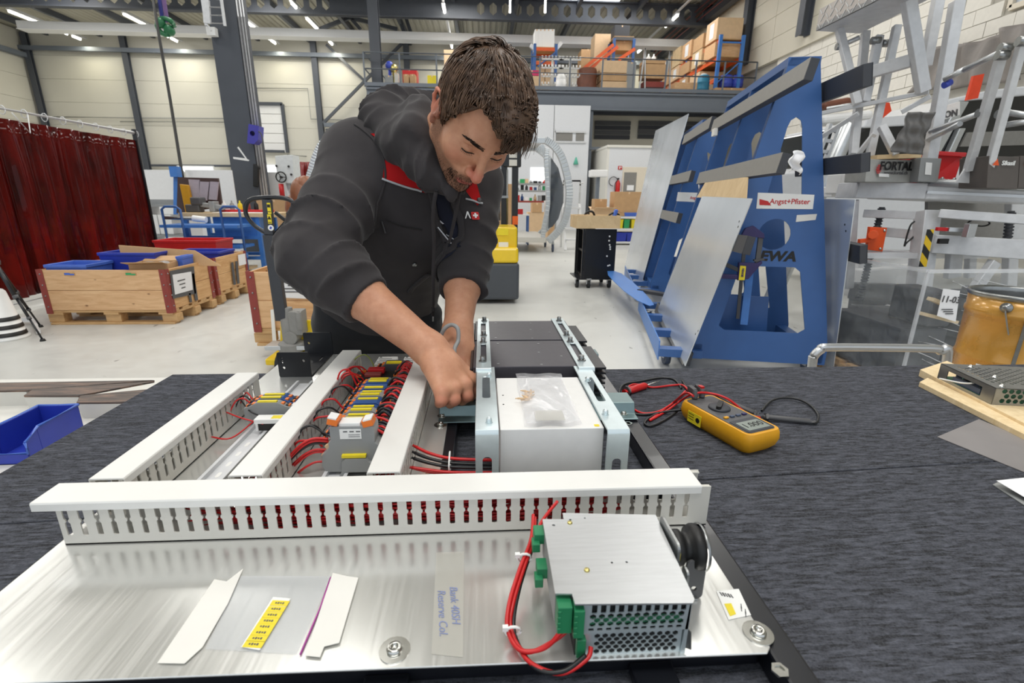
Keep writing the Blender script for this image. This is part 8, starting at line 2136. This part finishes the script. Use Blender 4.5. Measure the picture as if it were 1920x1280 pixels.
t = thing('wooden_box','shallow plywood box standing on the black tool cart','box',((p.x+q.x)/2,CYk+.2,zt));b = MB();box_thing_walls(b,p.x,q.x,CYk-.02,CYk+.48,zt+.005,ht,.014);obj('walls',b,M['ply'],t,.002)
b = MB();a = oy(1096,402,CYk+.1);b.tube([a,a+V((.06,0,.04)),a+V((.12,0,.03)),a+V((.16,.02,-.05))],.016,7,sub=4);b.tube([a+V((.35,.05,-.02)),a+V((.42,.05,.02)),a+V((.5,.05,0)),a+V((.52,.05,-.06))],.014,7,sub=4);tag(obj('black_hose',b,M['black']),'black hose ends sticking out of the plywood box','hose')
b = MB();a = oy(1152,398,CYk+.15);b.bar(a+V((-.02,0,-.10)),a+V((.03,0,.04)),.07,.05);tag(obj('blue_bottle',b,M['bin_lblue'],bevel=.015),'pale blue tool grip leaning in the plywood box','tool')
b = MB();a = oy(1118,429,CYk);b.bb((a.x-.02,CYk-.05,zt+.001),(a.x+.30,CYk-.022,zt+.006));tag(obj('loose_sheets',b,M['paper']),'loose white sheets on the front edge of the tool cart','paper')
# gondola cabins
def cabin(lab,Yc,pts_out,x_in,glass,zf):
    t = thing('gondola_cabin',lab,'cabin',oz(*zf,0))
    fr = [oy(x,y,Yc) for x,y in pts_out]
    for k,dy in enumerate((0,1.9)):
        b = MB();sp = smooth_path(fr,6)
        for i in range(len(sp)-1): b.bar(sp[i]+V((0,dy,0)),sp[i+1]+V((0,dy,0)),.16,.14,up=(0,1,0))
        obj('curved_frame',b,M['silver'],t,.01)
    return t,fr
gy_ = 11.6
t,fr = cabin('open gondola cabin with curved smoked window right of the man',gy_,((1022,262),(1040,275),(1055,300),(1066,345),(1066,380),(1058,415),(1045,435),(1027,452)),0,0,(1036,472))
b = MB();fi = smooth_path([oy(x,y,gy_) for x,y in ((1026,278),(1024,300),(1026,340),(1027,385),(1020,425),(1018,448))],5)
for i in range(len(fi)-1): b.bar(fi[i],fi[i+1],.10,.12,up=(0,1,0))
obj('door_frame',b,M['silver'],t,.01)
b = MB();g = [oy(x,y,gy_+.03) for x,y in ((1033,295),(1047,315),(1056,350),(1056,380),(1047,410),(1036,425),(1028,428),(1032,360))];b.plate(V((0,gy_+.03,0)),V((1,0,0)),V((0,0,1)),[(p.x,p.z) for p in g],V((0,.02,0)));obj('side_window',b,M['tint_pane'],t)
b = MB();g = smooth_path([oy(x,y,gy_+1.2) for x,y in ((1015,272),(1026,300),(1033,340),(1032,390),(1024,430))],4)
for i in range(len(g)-1): b.bar(g[i],g[i+1],.1,.1,up=(0,1,0))
obj('rear_frame',b,M['silver'],t)
zr = fr[0].z;zfl = oy(1000,446,gy_).z;xl = oy(905,262,gy_).x
b = MB();b.bb((xl,gy_-.08,zr-.08),(fr[0].x,gy_+.1,zr+.04));b.bb((xl,gy_+1.8,zr-.08),(fr[0].x,gy_+2.0,zr+.04));b.bb((xl,gy_+.1,zr-.02),(fr[0].x,gy_+1.9,zr+.02));obj('roof',b,M['silver'],t,.01)
b = MB();b.bb((xl,gy_-.08,zfl-.10),(fr[-1].x-.05,gy_+2.0,zfl+.02));obj('floor_pan',b,M['duct'],t,.01)
b = MB();b.bar(V((xl,gy_,zfl)),V((xl,gy_,zr)),.16);obj('left_frame',b,M['silver'],t)
for px,py in ((1036,472),(1022,463),(935,470)): 
    p = oz(px,py,0);b = MB();b.cyl((p.x,p.y,.16),(p.x,p.y,zfl-.08),.03,n=8);obj('wheel_post',b,M['silver'],t);caster(t,p,.09,'wheel_blue')
gy2 = 8.8
t,fr = cabin('gondola cabin with dark glass partly hidden behind the man',gy2,((700,262),(640,262),(612,268),(598,290),(588,320),(582,350),(584,390),(600,430)),0,0,(640,500))
b = MB();g = [oy(x,y,gy2+.04) for x,y in ((700,275),(625,277),(610,290),(600,320),(596,355),(600,395),(612,430),(700,430))];b.plate(V((0,gy2+.04,0)),V((1,0,0)),V((0,0,1)),[(p.x,p.z) for p in g],V((0,.03,0)));obj('dark_glass',b,M['glass_dark'],t)
b = MB();b.bb((fr[7].x,gy2,.2),(fr[0].x+.5,gy2+1.8,.45));obj('floor_pan',b,M['duct'],t,.01)
b = MB();b.bb((fr[7].x+.2,gy2+.3,0),(fr[7].x+.3,gy2+.4,.2));b.bb((fr[0].x+.2,gy2+.3,0),(fr[0].x+.3,gy2+.4,.2));b.bb((fr[7].x+.2,gy2+1.4,0),(fr[0].x+.3,gy2+1.5,.2));obj('foot',b,M['dk_grey'],t)
# ------------------------------------------------------------------ under the gallery
EY = 19.6
t = thing('white_enclosure','tall white panelled enclosure under the gallery','enclosure',(0,EY+1,0))
x_l,x_r = oy(697,300,EY).x,oy(1103,300,EY).x;zt_e = oy(1000,196,EY).z;n_ = 6
for k in range(n_):
    xa_,xb_ = x_l+(x_r-x_l)*k/n_,x_l+(x_r-x_l)*(k+1)/n_
    b = MB();b.bb((xa_+.01,EY,0),(xb_-.01,EY+.1,zt_e));obj('wall_panel',b,M['car_white'],t,.004)
b = MB();b.bb((x_r-.1,EY+.1,0),(x_r,EY+6,zt_e));obj('side_wall',b,M['car_white'],t)
for px0,px1 in ((1043,1073),(1080,1095)):
    p,q = oy(px0,249,EY-.01),oy(px1,264,EY-.01);b = MB();b.bb((p.x,EY-.02,q.z),(q.x,EY-.005,p.z));obj('dark_window',b,M['rail_face'],t)
p,q = oy(1040,247,EY),oy(1098,267,EY);b = MB();b.bar(V((p.x,EY-.03,p.z)),V((q.x,EY-.03,p.z)),.06);b.bar(V((p.x,EY-.03,q.z)),V((q.x,EY-.03,q.z)),.06);b.bar(V((p.x,EY-.03,q.z)),V((p.x,EY-.03,p.z+.1)),.06);obj('window_frame',b,M['alu_dull'],t)
p = oy(1080,302,EY-.03);b = MB();b.cyl(p+V((0,0,-.12)),p+V((0,0,.14)),.10,.02,n=10);obj('green_lamp',b,mat('mint_plastic',(100,196,170),.5),t)
p,q = oy(995,314,EY-.01),oy(1032,340,EY-.01);b = MB();b.bb((p.x,EY-.02,q.z),(q.x,EY-.005,p.z));obj('bright_hatch',b,M['lit_window'],t)
# shelving seen through the cabin
SYh = 17.5
t = thing('tool_shelf','grey tool shelf with small parts seen through the open cabin','shelf',(1.4,SYh,0))
p,q = oy(965,345,SYh),oy(1044,345,SYh);zs_ = [oy(1000,y,SYh).z for y in (345,358,378)]
for z in zs_:
    b = MB();b.bb((p.x,SYh,z-.03),(q.x,SYh+.5,z+.03));obj('board',b,M['grey_plastic'] if z != zs_[2] else M['red_brown'],t)
for x in (p.x,q.x):
    b = MB();b.bb((x-.03,SYh,0),(x+.03,SYh+.5,zs_[0]+.02));obj('upright',b,M['grey_plastic'],t)
colr = ['white','grey_plastic','red','green','black','blue_clamp','card_light','dk_grey']
for j,z in enumerate(zs_):
    for k in range(9):
        x = p.x+.12+(q.x-p.x-.24)*k/8;hh = random.uniform(.06,.2);b = MB()
        if (k+j) % 3 == 0: b.lathe((x,SYh+.15,z+.03),[(.05,0),(.05,hh*.7),(.02,hh*.85),(.02,hh+.03)],8)
        else: b.box((x,SYh+.15,z+.03+hh/2),(random.uniform(.08,.16),.14,hh))
        cname = colr[(k*3+j) % 8]
        tag(obj('small_part',b,M[cname]),'%s piece on the %s board of the shelf, %s from the left' % (cname.split('_')[0].replace('dk','dark').replace('card','tan'),('upper','middle','lower')[j],('first','second','third','fourth','fifth','sixth','seventh','eighth','ninth')[k]),'part','small parts on the tool shelf')
for k,(x0_,y0_,x1_,y1_,m) in enumerate(((998,380,1016,398,'cardboard'),(990,398,1028,418,'card_light'),(1018,410,1040,425,'cardboard'),(1024,376,1038,396,'white'))):
    a,c = oy(x0_,y0_,15.5),oy(x1_,y1_,15.5);zb_ = 0 if k == 2 else c.z
    if k == 1: zb_ = 0
    carton('carton',('small brown carton on top of the pale one','pale carton under the tool shelf','low brown carton beside the pale one','white drawer box under the tool shelf')[k]+' inside the open cabin view','box',((a.x+c.x)/2,15.5+.25+.02*k,zb_ if k != 3 else 0),c.x-a.x,.5,a.z-zb_ if k != 3 else a.z,m)
a,c = oy(967,402,13.4),oy(993,402,13.4);t = thing('blue_table','small blue-legged table with red box behind the stacker','table',((a.x+c.x)/2,13.6,0))
b = MB();b.bb((a.x,13.4,a.z-.03),(c.x,13.9,a.z));obj('top',b,M['white_paint'],t)
for x in (a.x+.03,c.x-.03):
    for y in (13.44,13.86):
        b = MB();b.bar(V((x,y,0)),V((x,y,a.z-.03)),.04);obj('leg',b,M['rack_blue'],t)
p = oy(976,397,13.5);b = MB();b.box((p.x,13.6,a.z+.07),(.14,.14,.14));tag(obj('red_box',b,M['red'],bevel=.01),'red box on the small blue-legged table','box')
# steps and right-hand booth
a = oz(1060,470,0)
t = thing('step_ladder','white step ladder standing beside the open cabin','ladder',(oy(1075,430,12.2).x,12.2,0))
xs0,xs1 = oy(1060,430,12.2).x,oy(1092,430,12.2).x
for k in range(4):
    z = .25+.25*k;b = MB();b.bb((xs0,12.1+.16*k,z-.02),(xs1,12.26+.16*k,z+.02));obj('step',b,M['white_paint'],t)
for x in (xs0,xs1):
    b = MB();b.bar(V((x,12.05,0)),V((x,12.75,1.1)),.06,.04);b.bar(V((x,12.8,0)),V((x,12.75,1.1)),.05,.04);b.tube([V((x,12.75,1.1)),V((x,12.75,1.6)),V((x,12.3,1.6))],.02,6);obj('side_rail',b,M['white_paint'],t)
b = MB();b.tube([V((xs0,12.75,1.55)),V((xs0,12.75,1.66)),V((xs1,12.75,1.66)),V((xs1,12.75,1.55))],.022,8);obj('hand_rail',b,M['black_paint'],t)
BYt = 18.2
bx0,bx1 = oy(1142,300,BYt).x,oy(1320,300,BYt).x;bzt = oy(1200,277,BYt).z
t = thing('office_booth','pale walled office booth under the gallery on the right','booth',((bx0+bx1)/2,BYt+1,0))
b = MB();b.bb((bx0,BYt,0),(bx1,BYt+.1,bzt));obj('front_wall',b,M['car_white'],t)
b = MB();b.bb((bx0-.08,BYt,0),(bx0,BYt+4.5,bzt));obj('side_wall',b,M['white_wall'],t)
b = MB();b.bb((bx0-.1,BYt-.05,bzt),(bx1,BYt+4.5,bzt+.08));obj('roof_slab',b,M['white_wall'],t)
p,q = oy(1168,313,BYt),oy(1206,400,BYt);b = MB();b.bb((p.x,BYt-.04,0),(q.x,BYt,p.z));dr_ = obj('booth_door',b,M['door_beige'],t,.01)
p,q = oy(1170,323,BYt),oy(1190,366,BYt);b = MB();b.bb((p.x,BYt-.05,q.z),(q.x,BYt-.041,p.z));obj('door_window',b,M['rail_face'],dr_)
p,q = oy(1175,347,BYt),oy(1187,357,BYt);b = MB();b.bb((p.x,BYt-.06,q.z),(q.x,BYt-.051,p.z));obj('door_notice',b,M['paper'],dr_)
p,q = oy(1159,311,BYt),oy(1166,318,BYt);b = MB();b.bb((p.x,BYt-.02,q.z),(q.x,BYt-.002,p.z));sg = obj('fire_sign',b,M['red'],t)
b = MB();m_ = (p+q)/2;b.box((m_.x-.02,BYt-.025,m_.z),(.03,.008,.09));b.box((m_.x+.03,BYt-.025,m_.z+.02),(.03,.008,.04));obj('pictogram',b,M['white'],sg)
p = oy(1159,350,BYt-.15);t2 = thing('fire_extinguisher','red fire extinguisher hanging on the office booth wall','extinguisher',p)
b = MB();b.lathe(V((p.x,BYt-.10,p.z-.30)),[(.08,0),(.085,.03),(.085,.42),(.05,.50),(.025,.53)],14);obj('cylinder',b,M['red'],t2)
b = MB();b.box((p.x,BYt-.10,p.z+.27),(.06,.05,.06));b.tube([V((p.x,BYt-.14,p.z+.26)),V((p.x-.12,BYt-.14,p.z+.1)),V((p.x-.10,BYt-.14,p.z-.2))],.012,6,sub=4);obj('valve',b,M['black'],t2)
b = MB();p = oy(1150,340,BYt-.05);b.tube([p+V((.16*math.cos(a),0,.16*math.sin(a))) for a in [i*PI/6 for i in range(10)]],.015,6);tag(obj('hose_loop',b,M['dk_grey']),'dark hose loop hanging beside the fire extinguisher','hose')
p,q = oy(1108,318,17.2),oy(1140,332,17.2);b = MB();b.bb((p.x,17.2,q.z),(q.x,17.6,p.z));t2 = tag(obj('wall_unit',b,M['white_paint'],bevel=.03),'white ventilation unit beside the gallery leg','fan unit')
b = MB();b.bb(((p.x+q.x)/2-.05,17.3,0),((p.x+q.x)/2+.05,17.5,q.z));obj('pole',b,M['mid_steel'],t2)
# window band on the wall behind the booth
WYb = 22.0
for k,(px0,px1) in enumerate(((1116,1180),(1198,1330))):
    p,q = oy(px0,226,WYb),oy(px1,262,WYb);b = MB();b.bb((p.x,WYb,q.z),(q.x,WYb+.05,p.z));wn = tag(obj('window_%d' % (4+k),b,M['rail_face'],kind='structure'))
    for j in range(4):
        z = q.z+(p.z-q.z)*(j+.5)/4;b = MB();b.bb((p.x,WYb-.05,z-.07),(q.x,WYb-.005,z+.07));obj('window_slat',b,M['dk_grey'] if j % 2 else M['rail_grey'],wn)
b = MB();p,q = oy(1106,212,WYb+.06),oy(1420,300,WYb+.06);b.bb((p.x,WYb+.06,0),(RX-.2,WYb+.2,MB_Z+.2));tag(obj('wall_gallery',b,M['cladding'],kind='structure'))
# cartons, blue crates in front of the booth
C16 = 13.5
for k,(x0_,y0_,x1_,y1_,m,lab,fl_) in enumerate(((1114,393,1152,406,'card_light','open pale carton with raised flap behind the tool cart',7),(1154,366,1205,412,'cardboard','large brown carton with white tape dots behind the tool cart',0),(1118,373,1140,393,'cardboard','small brown carton on the open pale one',0))):
    a,c = oy(x0_,y0_,C16),oy(x1_,y1_,C16);zb_ = .78 if k < 2 else a.z-.29
    carton('carton',lab,'box',((a.x+c.x)/2,C16+.3+.03*k,max(zb_,c.z) if k < 2 else c.z),c.x-a.x,.5-.1*(k == 2),a.z-c.z,m,fl_)
a,c = oy(1112,410,C16),oy(1210,412,C16)
t = thing('crate_rack','low white rack with coloured trays behind the tool cart','rack',((a.x+c.x)/2,C16+.3,0))
for z in (.04,.40,.72):
    b = MB();b.bb((a.x,C16,z),(c.x,C16+.7,z+.05));obj('shelf',b,M['white_paint'],t)
for x in (a.x,c.x):
    for y in (C16,C16+.66):
        b = MB();b.bb((x-.02,y,0),(x+.02,y+.04,.77));obj('post',b,M['white_paint'],t)
for k,(x,z,m,lab) in enumerate(((1160,.45,'yellow','yellow tray on the low white rack, left one'),(1172,.45,'green','green tray on the low white rack'),(1186,.45,'yellow','yellow tray on the low white rack, right one'),(1162,.09,'bin_blue','dark blue tray low on the white rack, left one'),(1185,.09,'bin_blue','dark blue tray low on the white rack, right one'),(1178,.77,'bin_lblue','light blue tray on top of the low white rack'))):
    p = oy(x,450,C16+.1);w_ = .16 if z == .45 else .34
    tray('parts_tray',lab,'tray',p.x-w_/2,p.x+w_/2,C16+.05,C16+.5,z+.001,z+(.24 if z < .5 else .1),m,.01,.01,.012)

# ================================================================== ON THE GALLERY
GY = 20.9
def gbox(x0_,y0_,x1_,y1_,Y_=GY): 
    a,c = oy(x0_,y0_,Y_),oy(x1_,y1_,Y_);return a,c
def gcarton(lab,x0_,y0_,x1_,y1_,m,Y_=GY,d=.7,ground=True,cat='box',flaps=0,name='carton'):
    a,c = gbox(x0_,y0_,x1_,y1_,Y_);zb_ = MZ if ground else c.z
    return carton(name,lab,cat,((a.x+c.x)/2,Y_+d/2,zb_),c.x-a.x,d,a.z-zb_,m,flaps)
b = MB();a,c = oy(699,152,20.9),oy(709,152,20.9);q = oy(694,90,21.2);b.hexa([a,c,c+V((0,.03,0)),a+V((0,.03,0)),q,q+V((.25,0,0)),q+V((.25,.03,0)),q+V((0,.03,0))]);b.v[:4] = [(p[0],p[1],MZ) for p in b.v[:4]];tag(obj('leaning_board',b,M['card_light']),'pale board leaning at the left end of the gallery','board')
gcarton('small yellow box at the left end of the gallery',699,146,708,155,'yellow',20.5,.3,name='yellow_box')
gcarton('grey crate right of the gallery post',721,141,737,155,'grey_plastic',20.6,.5,name='grey_crate')
gcarton('narrow white box right of the grey gallery crate',739,136,747,155,'duct',20.6,.4,name='white_box')
t = gcarton('red cabinet with two brown cartons inside on the gallery',754,129,782,155,'red',21.0,.6,name='red_cabinet',cat='cabinet')
gcarton('left brown carton in front of the red cabinet',756,139,767,155,'cardboard',20.5,.4);gcarton('right brown carton in front of the red cabinet',768,139,779,155,'cardboard',20.5,.4)
gcarton('bright yellow box near the gallery rail end',801,141,819,155,'yellow',20.6,.5,name='yellow_box')
for k,(x,y,m,lab) in enumerate(((730,123,'barrel_blue','blue round pack on the grey gallery crate'),(738,128,'screw_gold','gold round pack beside the blue one'))):
    p = oy(x,y,20.8);b = MB();b.sphere(p,.16,10);b.cyl((p.x,p.y,MZ),(p.x,p.y,p.z-.1),.06,n=8);tag(obj('round_pack',b,M[m]),lab,'pack')
gcarton('pale carton partly hidden behind the man\'s hair',832,93,880,118,'card_light',24,.8)
# steel shelf tower with white cartons
def shelf_tower(lab,x0_,x1_,ytop,ybot,Y_,mu,mb_,boards,d=1.0):
    a,c = oy(x0_,ytop,Y_),oy(x1_,ytop,Y_);t = thing('pallet_rack',lab,'rack',((a.x+c.x)/2,Y_+d/2,MZ))
    for x in (a.x,c.x):
        for y in (Y_,Y_+d):
            b = MB();b.bar(V((x,y,MZ)),V((x,y,a.z)),.11,.09);obj('upright',b,M[mu],t)
        b = MB();b.bar(V((x,Y_,MZ+.3)),V((x,Y_+d,a.z-.3)),.05);obj('end_brace',b,M[mu],t)
    for py in boards:
        z = oy(x0_,py,Y_).z
        for y in (Y_,Y_+d):
            b = MB();b.bar(V((a.x,y,z)),V((c.x,y,z)),.06,.12);obj('rack_beam',b,M[mb_],t)
        b = MB();b.bb((a.x,Y_,z+.06),(c.x,Y_+d,z+.09));obj('deck_board',b,M['pallet'],t)
    return t
tR = shelf_tower('blue and orange pallet rack carrying white cartons on the gallery',1003,1043,82,165,22.5,'rack_blue','orange_beam',(92,118))
b = MB();b.bar(oy(1008,125,22.45),oy(1042,98,22.45),.09,.05);obj('cross_brace',b,M['rack_blue'],tR)
b = MB();b.bar(oy(994,85,22.6),oy(1005,94,22.6),.14);b.bar(oy(1043,92,22.6),oy(1053,80,22.6),.14);obj('white_arm',b,M['white'],tR)
zt_ = oy(1003,92,22.5).z+.095
for k in range(5):
    a,c = gbox(1003+7.4*k,54,1010+7.4*k,88,22.6);carton('white_carton','tall white carton on the rack, number %s from the left' % ('one','two','three','four','five')[k],'box',((a.x+c.x)/2,23.0,zt_),c.x-a.x-.01,.7,a.z-zt_,'white',group='white cartons on the gallery rack')
for k in range(2):
    a,c = gbox(1004+19*k,120,1021+19*k,150,22.7);carton('carton','pale carton under the white cartons, %s one' % ('left' if k == 0 else 'right'),'box',((a.x+c.x)/2,23.0,MZ),c.x-a.x,.6,c.z+.5-MZ,'card_light')
# pink case, white plastic racks
gcarton('pink case on a white crate at the gallery edge',985,131,1010,142,'pink',20.5,.5,False,'case',name='pink_case');gcarton('white crate under the pink case',986,142,1010,161,'card_light',20.5,.55,name='white_crate')
for k,(x,lab) in enumerate(((1036,'white pegged drying stand on the gallery, left one'),(1069,'white pegged drying stand on the gallery, right one'))):
    p = oy(x,160,20.7);t = thing('pegged_stand',lab,'stand',(p.x,20.9,MZ),'white pegged stands')
    zt_ = oy(x,108,20.7).z;b = MB();b.cyl((p.x,20.9,MZ),(p.x,20.9,zt_),.11,.04,n=10);b.box((p.x,20.9,MZ+.05),(.7,.6,.08));obj('mast',b,M['duct'],t)
    for j in range(4):
        z = MZ+.35+.3*j;b = MB();b.bar(V((p.x-.42,20.9,z)),V((p.x+.42,20.9,z)),.05)
        for i in range(7): b.cyl((p.x-.4+.13*i,20.85,z),(p.x-.4+.13*i,20.85,z+.1),.03,n=6)
        obj('pegged_arm',b,M['white'],t)
p = oy(1052,150,20.6);b = MB();b.sphere(p,.25,10,sc=(.8,.8,1));b.cyl((p.x,20.6,MZ),(p.x,20.6,p.z),.2,n=10);tag(obj('white_bundle',b,M['white']),'rounded white bundle between the pegged stands','bundle')
a,c = gbox(1085,126,1124,163,20.6);b = MB()
b.grid(lambda u,v: V((a.x+(c.x-a.x)*(.5+.5*math.cos(2*PI*u)*(1-.18*v+.05*math.sin(7*u+9*v)) if 1 else 0),21.0+.42*math.sin(2*PI*u)*(1-.1*v),MZ+.02+(a.z-MZ)*v)),40,12,closed_u=True)
b.add([V((a.x+(c.x-a.x)*(.5+.41*math.cos(2*PI*i/20)),21.0+.38*math.sin(2*PI*i/20),a.z-.01)) for i in range(20)],[tuple(range(20))]);tag(obj('covered_pallet',b,M['brown_tarp']),'load under a brown cover at the gallery edge','load')
for k in range(3): gcarton('big pale carton at the gallery edge, %s of three stacked' % ('lowest','middle','topmost')[k],1127,(152,137,113)[k],1175,(166,152,137)[k],'card_light' if k != 1 else 'cardboard',20.6,.9,k == 0)
gcarton('tall pale carton behind the stacked ones',1116,63,1148,120,'card_light',23.0,.8);gcarton('brown carton left of the tall pale one',1090,92,1114,130,'cardboard',24.5,.8)
t = shelf_tower('dark blue rack with black box on top at the gallery middle',1152,1189,72,165,22.0,'rack_blue','dk_grey',(72,112),.8)
gcarton('black box on the dark blue rack',1153,47,1180,68,'rail_grey',22.1,.6,False,name='black_box')
gcarton('brown carton inside the dark blue rack',1155,76,1186,95,'red_brown' if 0 else 'cardboard',22.1,.6,False)
b = MB();b.bar(oy(1095,128,21.6),oy(1150,84,21.6),.10,.12);b.bar(oy(1105,130,21.7),oy(1158,88,21.7),.10,.12);b.bar(oy(1160,112,21.6),oy(1190,92,21.6),.12,.12);t_ = tag(obj('orange_beams',b,M['orange_beam']),'loose orange rack beams leaning at the gallery middle','beams')
gcarton('grey cabinet right of the stacked cartons',1176,116,1190,166,'grey_plastic',20.6,.6,name='grey_cabinet')
# white frame trolley
t = thing('frame_trolley','white framed trolley with brown boards on the gallery','trolley',oy(1225,165,20.6))
xa_,xb_ = oy(1200,140,20.6).x,oy(1247,140,20.6).x
for x,yt in ((xa_,90),(xb_,95)):
    z = oy(1200,yt,20.6).z;b = MB();b.bar(V((x,20.6,MZ)),V((x+.12,20.6,z)),.05);b.bar(V((x+.25,20.6,MZ)),V((x+.12,20.6,z)),.05);obj('end_frame',b,M['alu'],t)
for y0_,y1_,m in ((113,120,'cardboard'),(120,148,'cardboard'),(153,164,'red_brown')):
    p,q = oy(1202,y0_,20.7),oy(1246,y1_,20.7);b = MB();b.bb((p.x+.1,20.65,q.z),(q.x,21.2,p.z));obj('board',b,M[m],t)
for k,x in enumerate((1217,1227)): 
    p = oy(x,112,20.8);b = MB();b.lathe((p.x,20.9,oy(1217,113,20.7).z),[(.09,0),(.09,.14),(.03,.2),(.03,.26)],10);tag(obj('white_bottle',b,M['white']),'white bottle on the framed trolley, %s one' % ('left','right')[k],'bottle','white bottles on the trolley')
# long pallet rack along the right wall
xu0,xu1 = oy(1346,120,20.3).x,oy(1388,120,20.3).x
t = thing('pallet_rack','long blue and orange pallet rack along the right end of the gallery','rack',((xu0+xu1)/2,23.5,MZ))
zt_ = oy(1350,65,20.3).z;zl = [oy(1346,y,20.3).z for y in (150,109,76)]
ysn = (20.3,23.4,26.5)
for y in ysn:
    for x in (xu0,xu1):
        b = MB();b.bar(V((x,y,MZ)),V((x,y,zt_)),.12,.10);obj('upright',b,M['teal' if 0 else 'bench_blue'],t)
    b = MB();b.bar(V((xu0,y,MZ+.4)),V((xu1,y,MZ+1.2)),.04);b.bar(V((xu0,y,zt_-.25)),V((xu1,y,zt_-.25)),.05);obj('end_brace',b,M['bench_blue'],t)
for z in zl:
    for x in (xu0,xu1):
        b = MB();b.bar(V((x,ysn[0],z)),V((x,ysn[2],z)),.05,.14);obj('rack_beam',b,M['orange_beam'],t)
    for k in range(2):
        b = MB();b.bb((xu0,ysn[k]+.08,z+.07),(xu1,ysn[k+1]-.08,z+.10));obj('deck_board',b,M['pallet'],t)
kk = 0
wd = ['first','second','third','fourth','fifth']
for j,z in enumerate(zl):
    for i in range(5):
        if j == 0 and i == 0: continue
        y = 20.45+1.2*i;hh = (.62,.5,.62,.45,.55)[(i+j) % 5]+(.1 if j == 2 else 0);m = ('cardboard','pine','card_light','ply','cardboard')[(i*2+j) % 5]
        t2 = carton('wooden_crate' if m in ('pine','ply') else 'carton','%s load on the %s level of the long rack, %s from the front' % ({'pine': 'wooden crate','ply': 'plywood crate','cardboard': 'brown carton','card_light': 'pale carton'}[m],('lower','middle','top')[j],wd[i]),'crate' if m in ('pine','ply') else 'box',((xu0+xu1)/2-.05,y+.5,z+.105),1.0,.95,hh,m,group='loads on the long pallet rack',tape=m not in ('pine','ply'))
        if (i+j) % 2 == 0:
            b = MB();b.bb((-.505,-.2,.1),(-.502,.15,hh-.1));obj('paper_label',b,M['paper'],t2,local=True)
for k,(x,m,lab,w_) in enumerate(((1319,'teal','teal barrel in front of the long gallery rack',.46),(1361,'barrel_blue','blue barrel beside the long rack, left one',.5),(1382,'barrel_blue','blue barrel beside the long rack, right one',.46))):
    p = oy(x,160,20.45);zb_ = MZ if k == 0 else MZ+.30;hh = oy(x,141,20.45).z-zb_
    t2 = thing('barrel',lab,'barrel',(p.x,20.45,zb_),'plastic barrels on the gallery')
    b = MB();b.lathe((p.x,20.5,zb_),[(w_*.42,0),(w_*.5,.05),(w_*.5,hh*.3),(w_*.53,hh*.33),(w_*.5,hh*.36),(w_*.5,hh*.62),(w_*.53,hh*.65),(w_*.5,hh*.68),(w_*.48,hh-.05),(w_*.4,hh)],20);obj('shell',b,M[m],t2)
    b = MB();b.lathe((p.x,20.5,zb_+hh),[(w_*.25,0),(w_*.25,.05)],14);obj('lid',b,M['black' if k else 'white'],t2)
c_ = gcarton('long brown crate under the two blue barrels',1342,164,1400,180,'cardboard',20.1,.75,name='wooden_crate',cat='crate')
gcarton('wooden crate with red corners at the right of the gallery edge',1266,154,1310,172,'pine',20.5,.8,name='wooden_crate',cat='crate')
gcarton('small brown carton between the crate and the teal barrel',1330,158,1340,175,'card_light',20.5,.3)
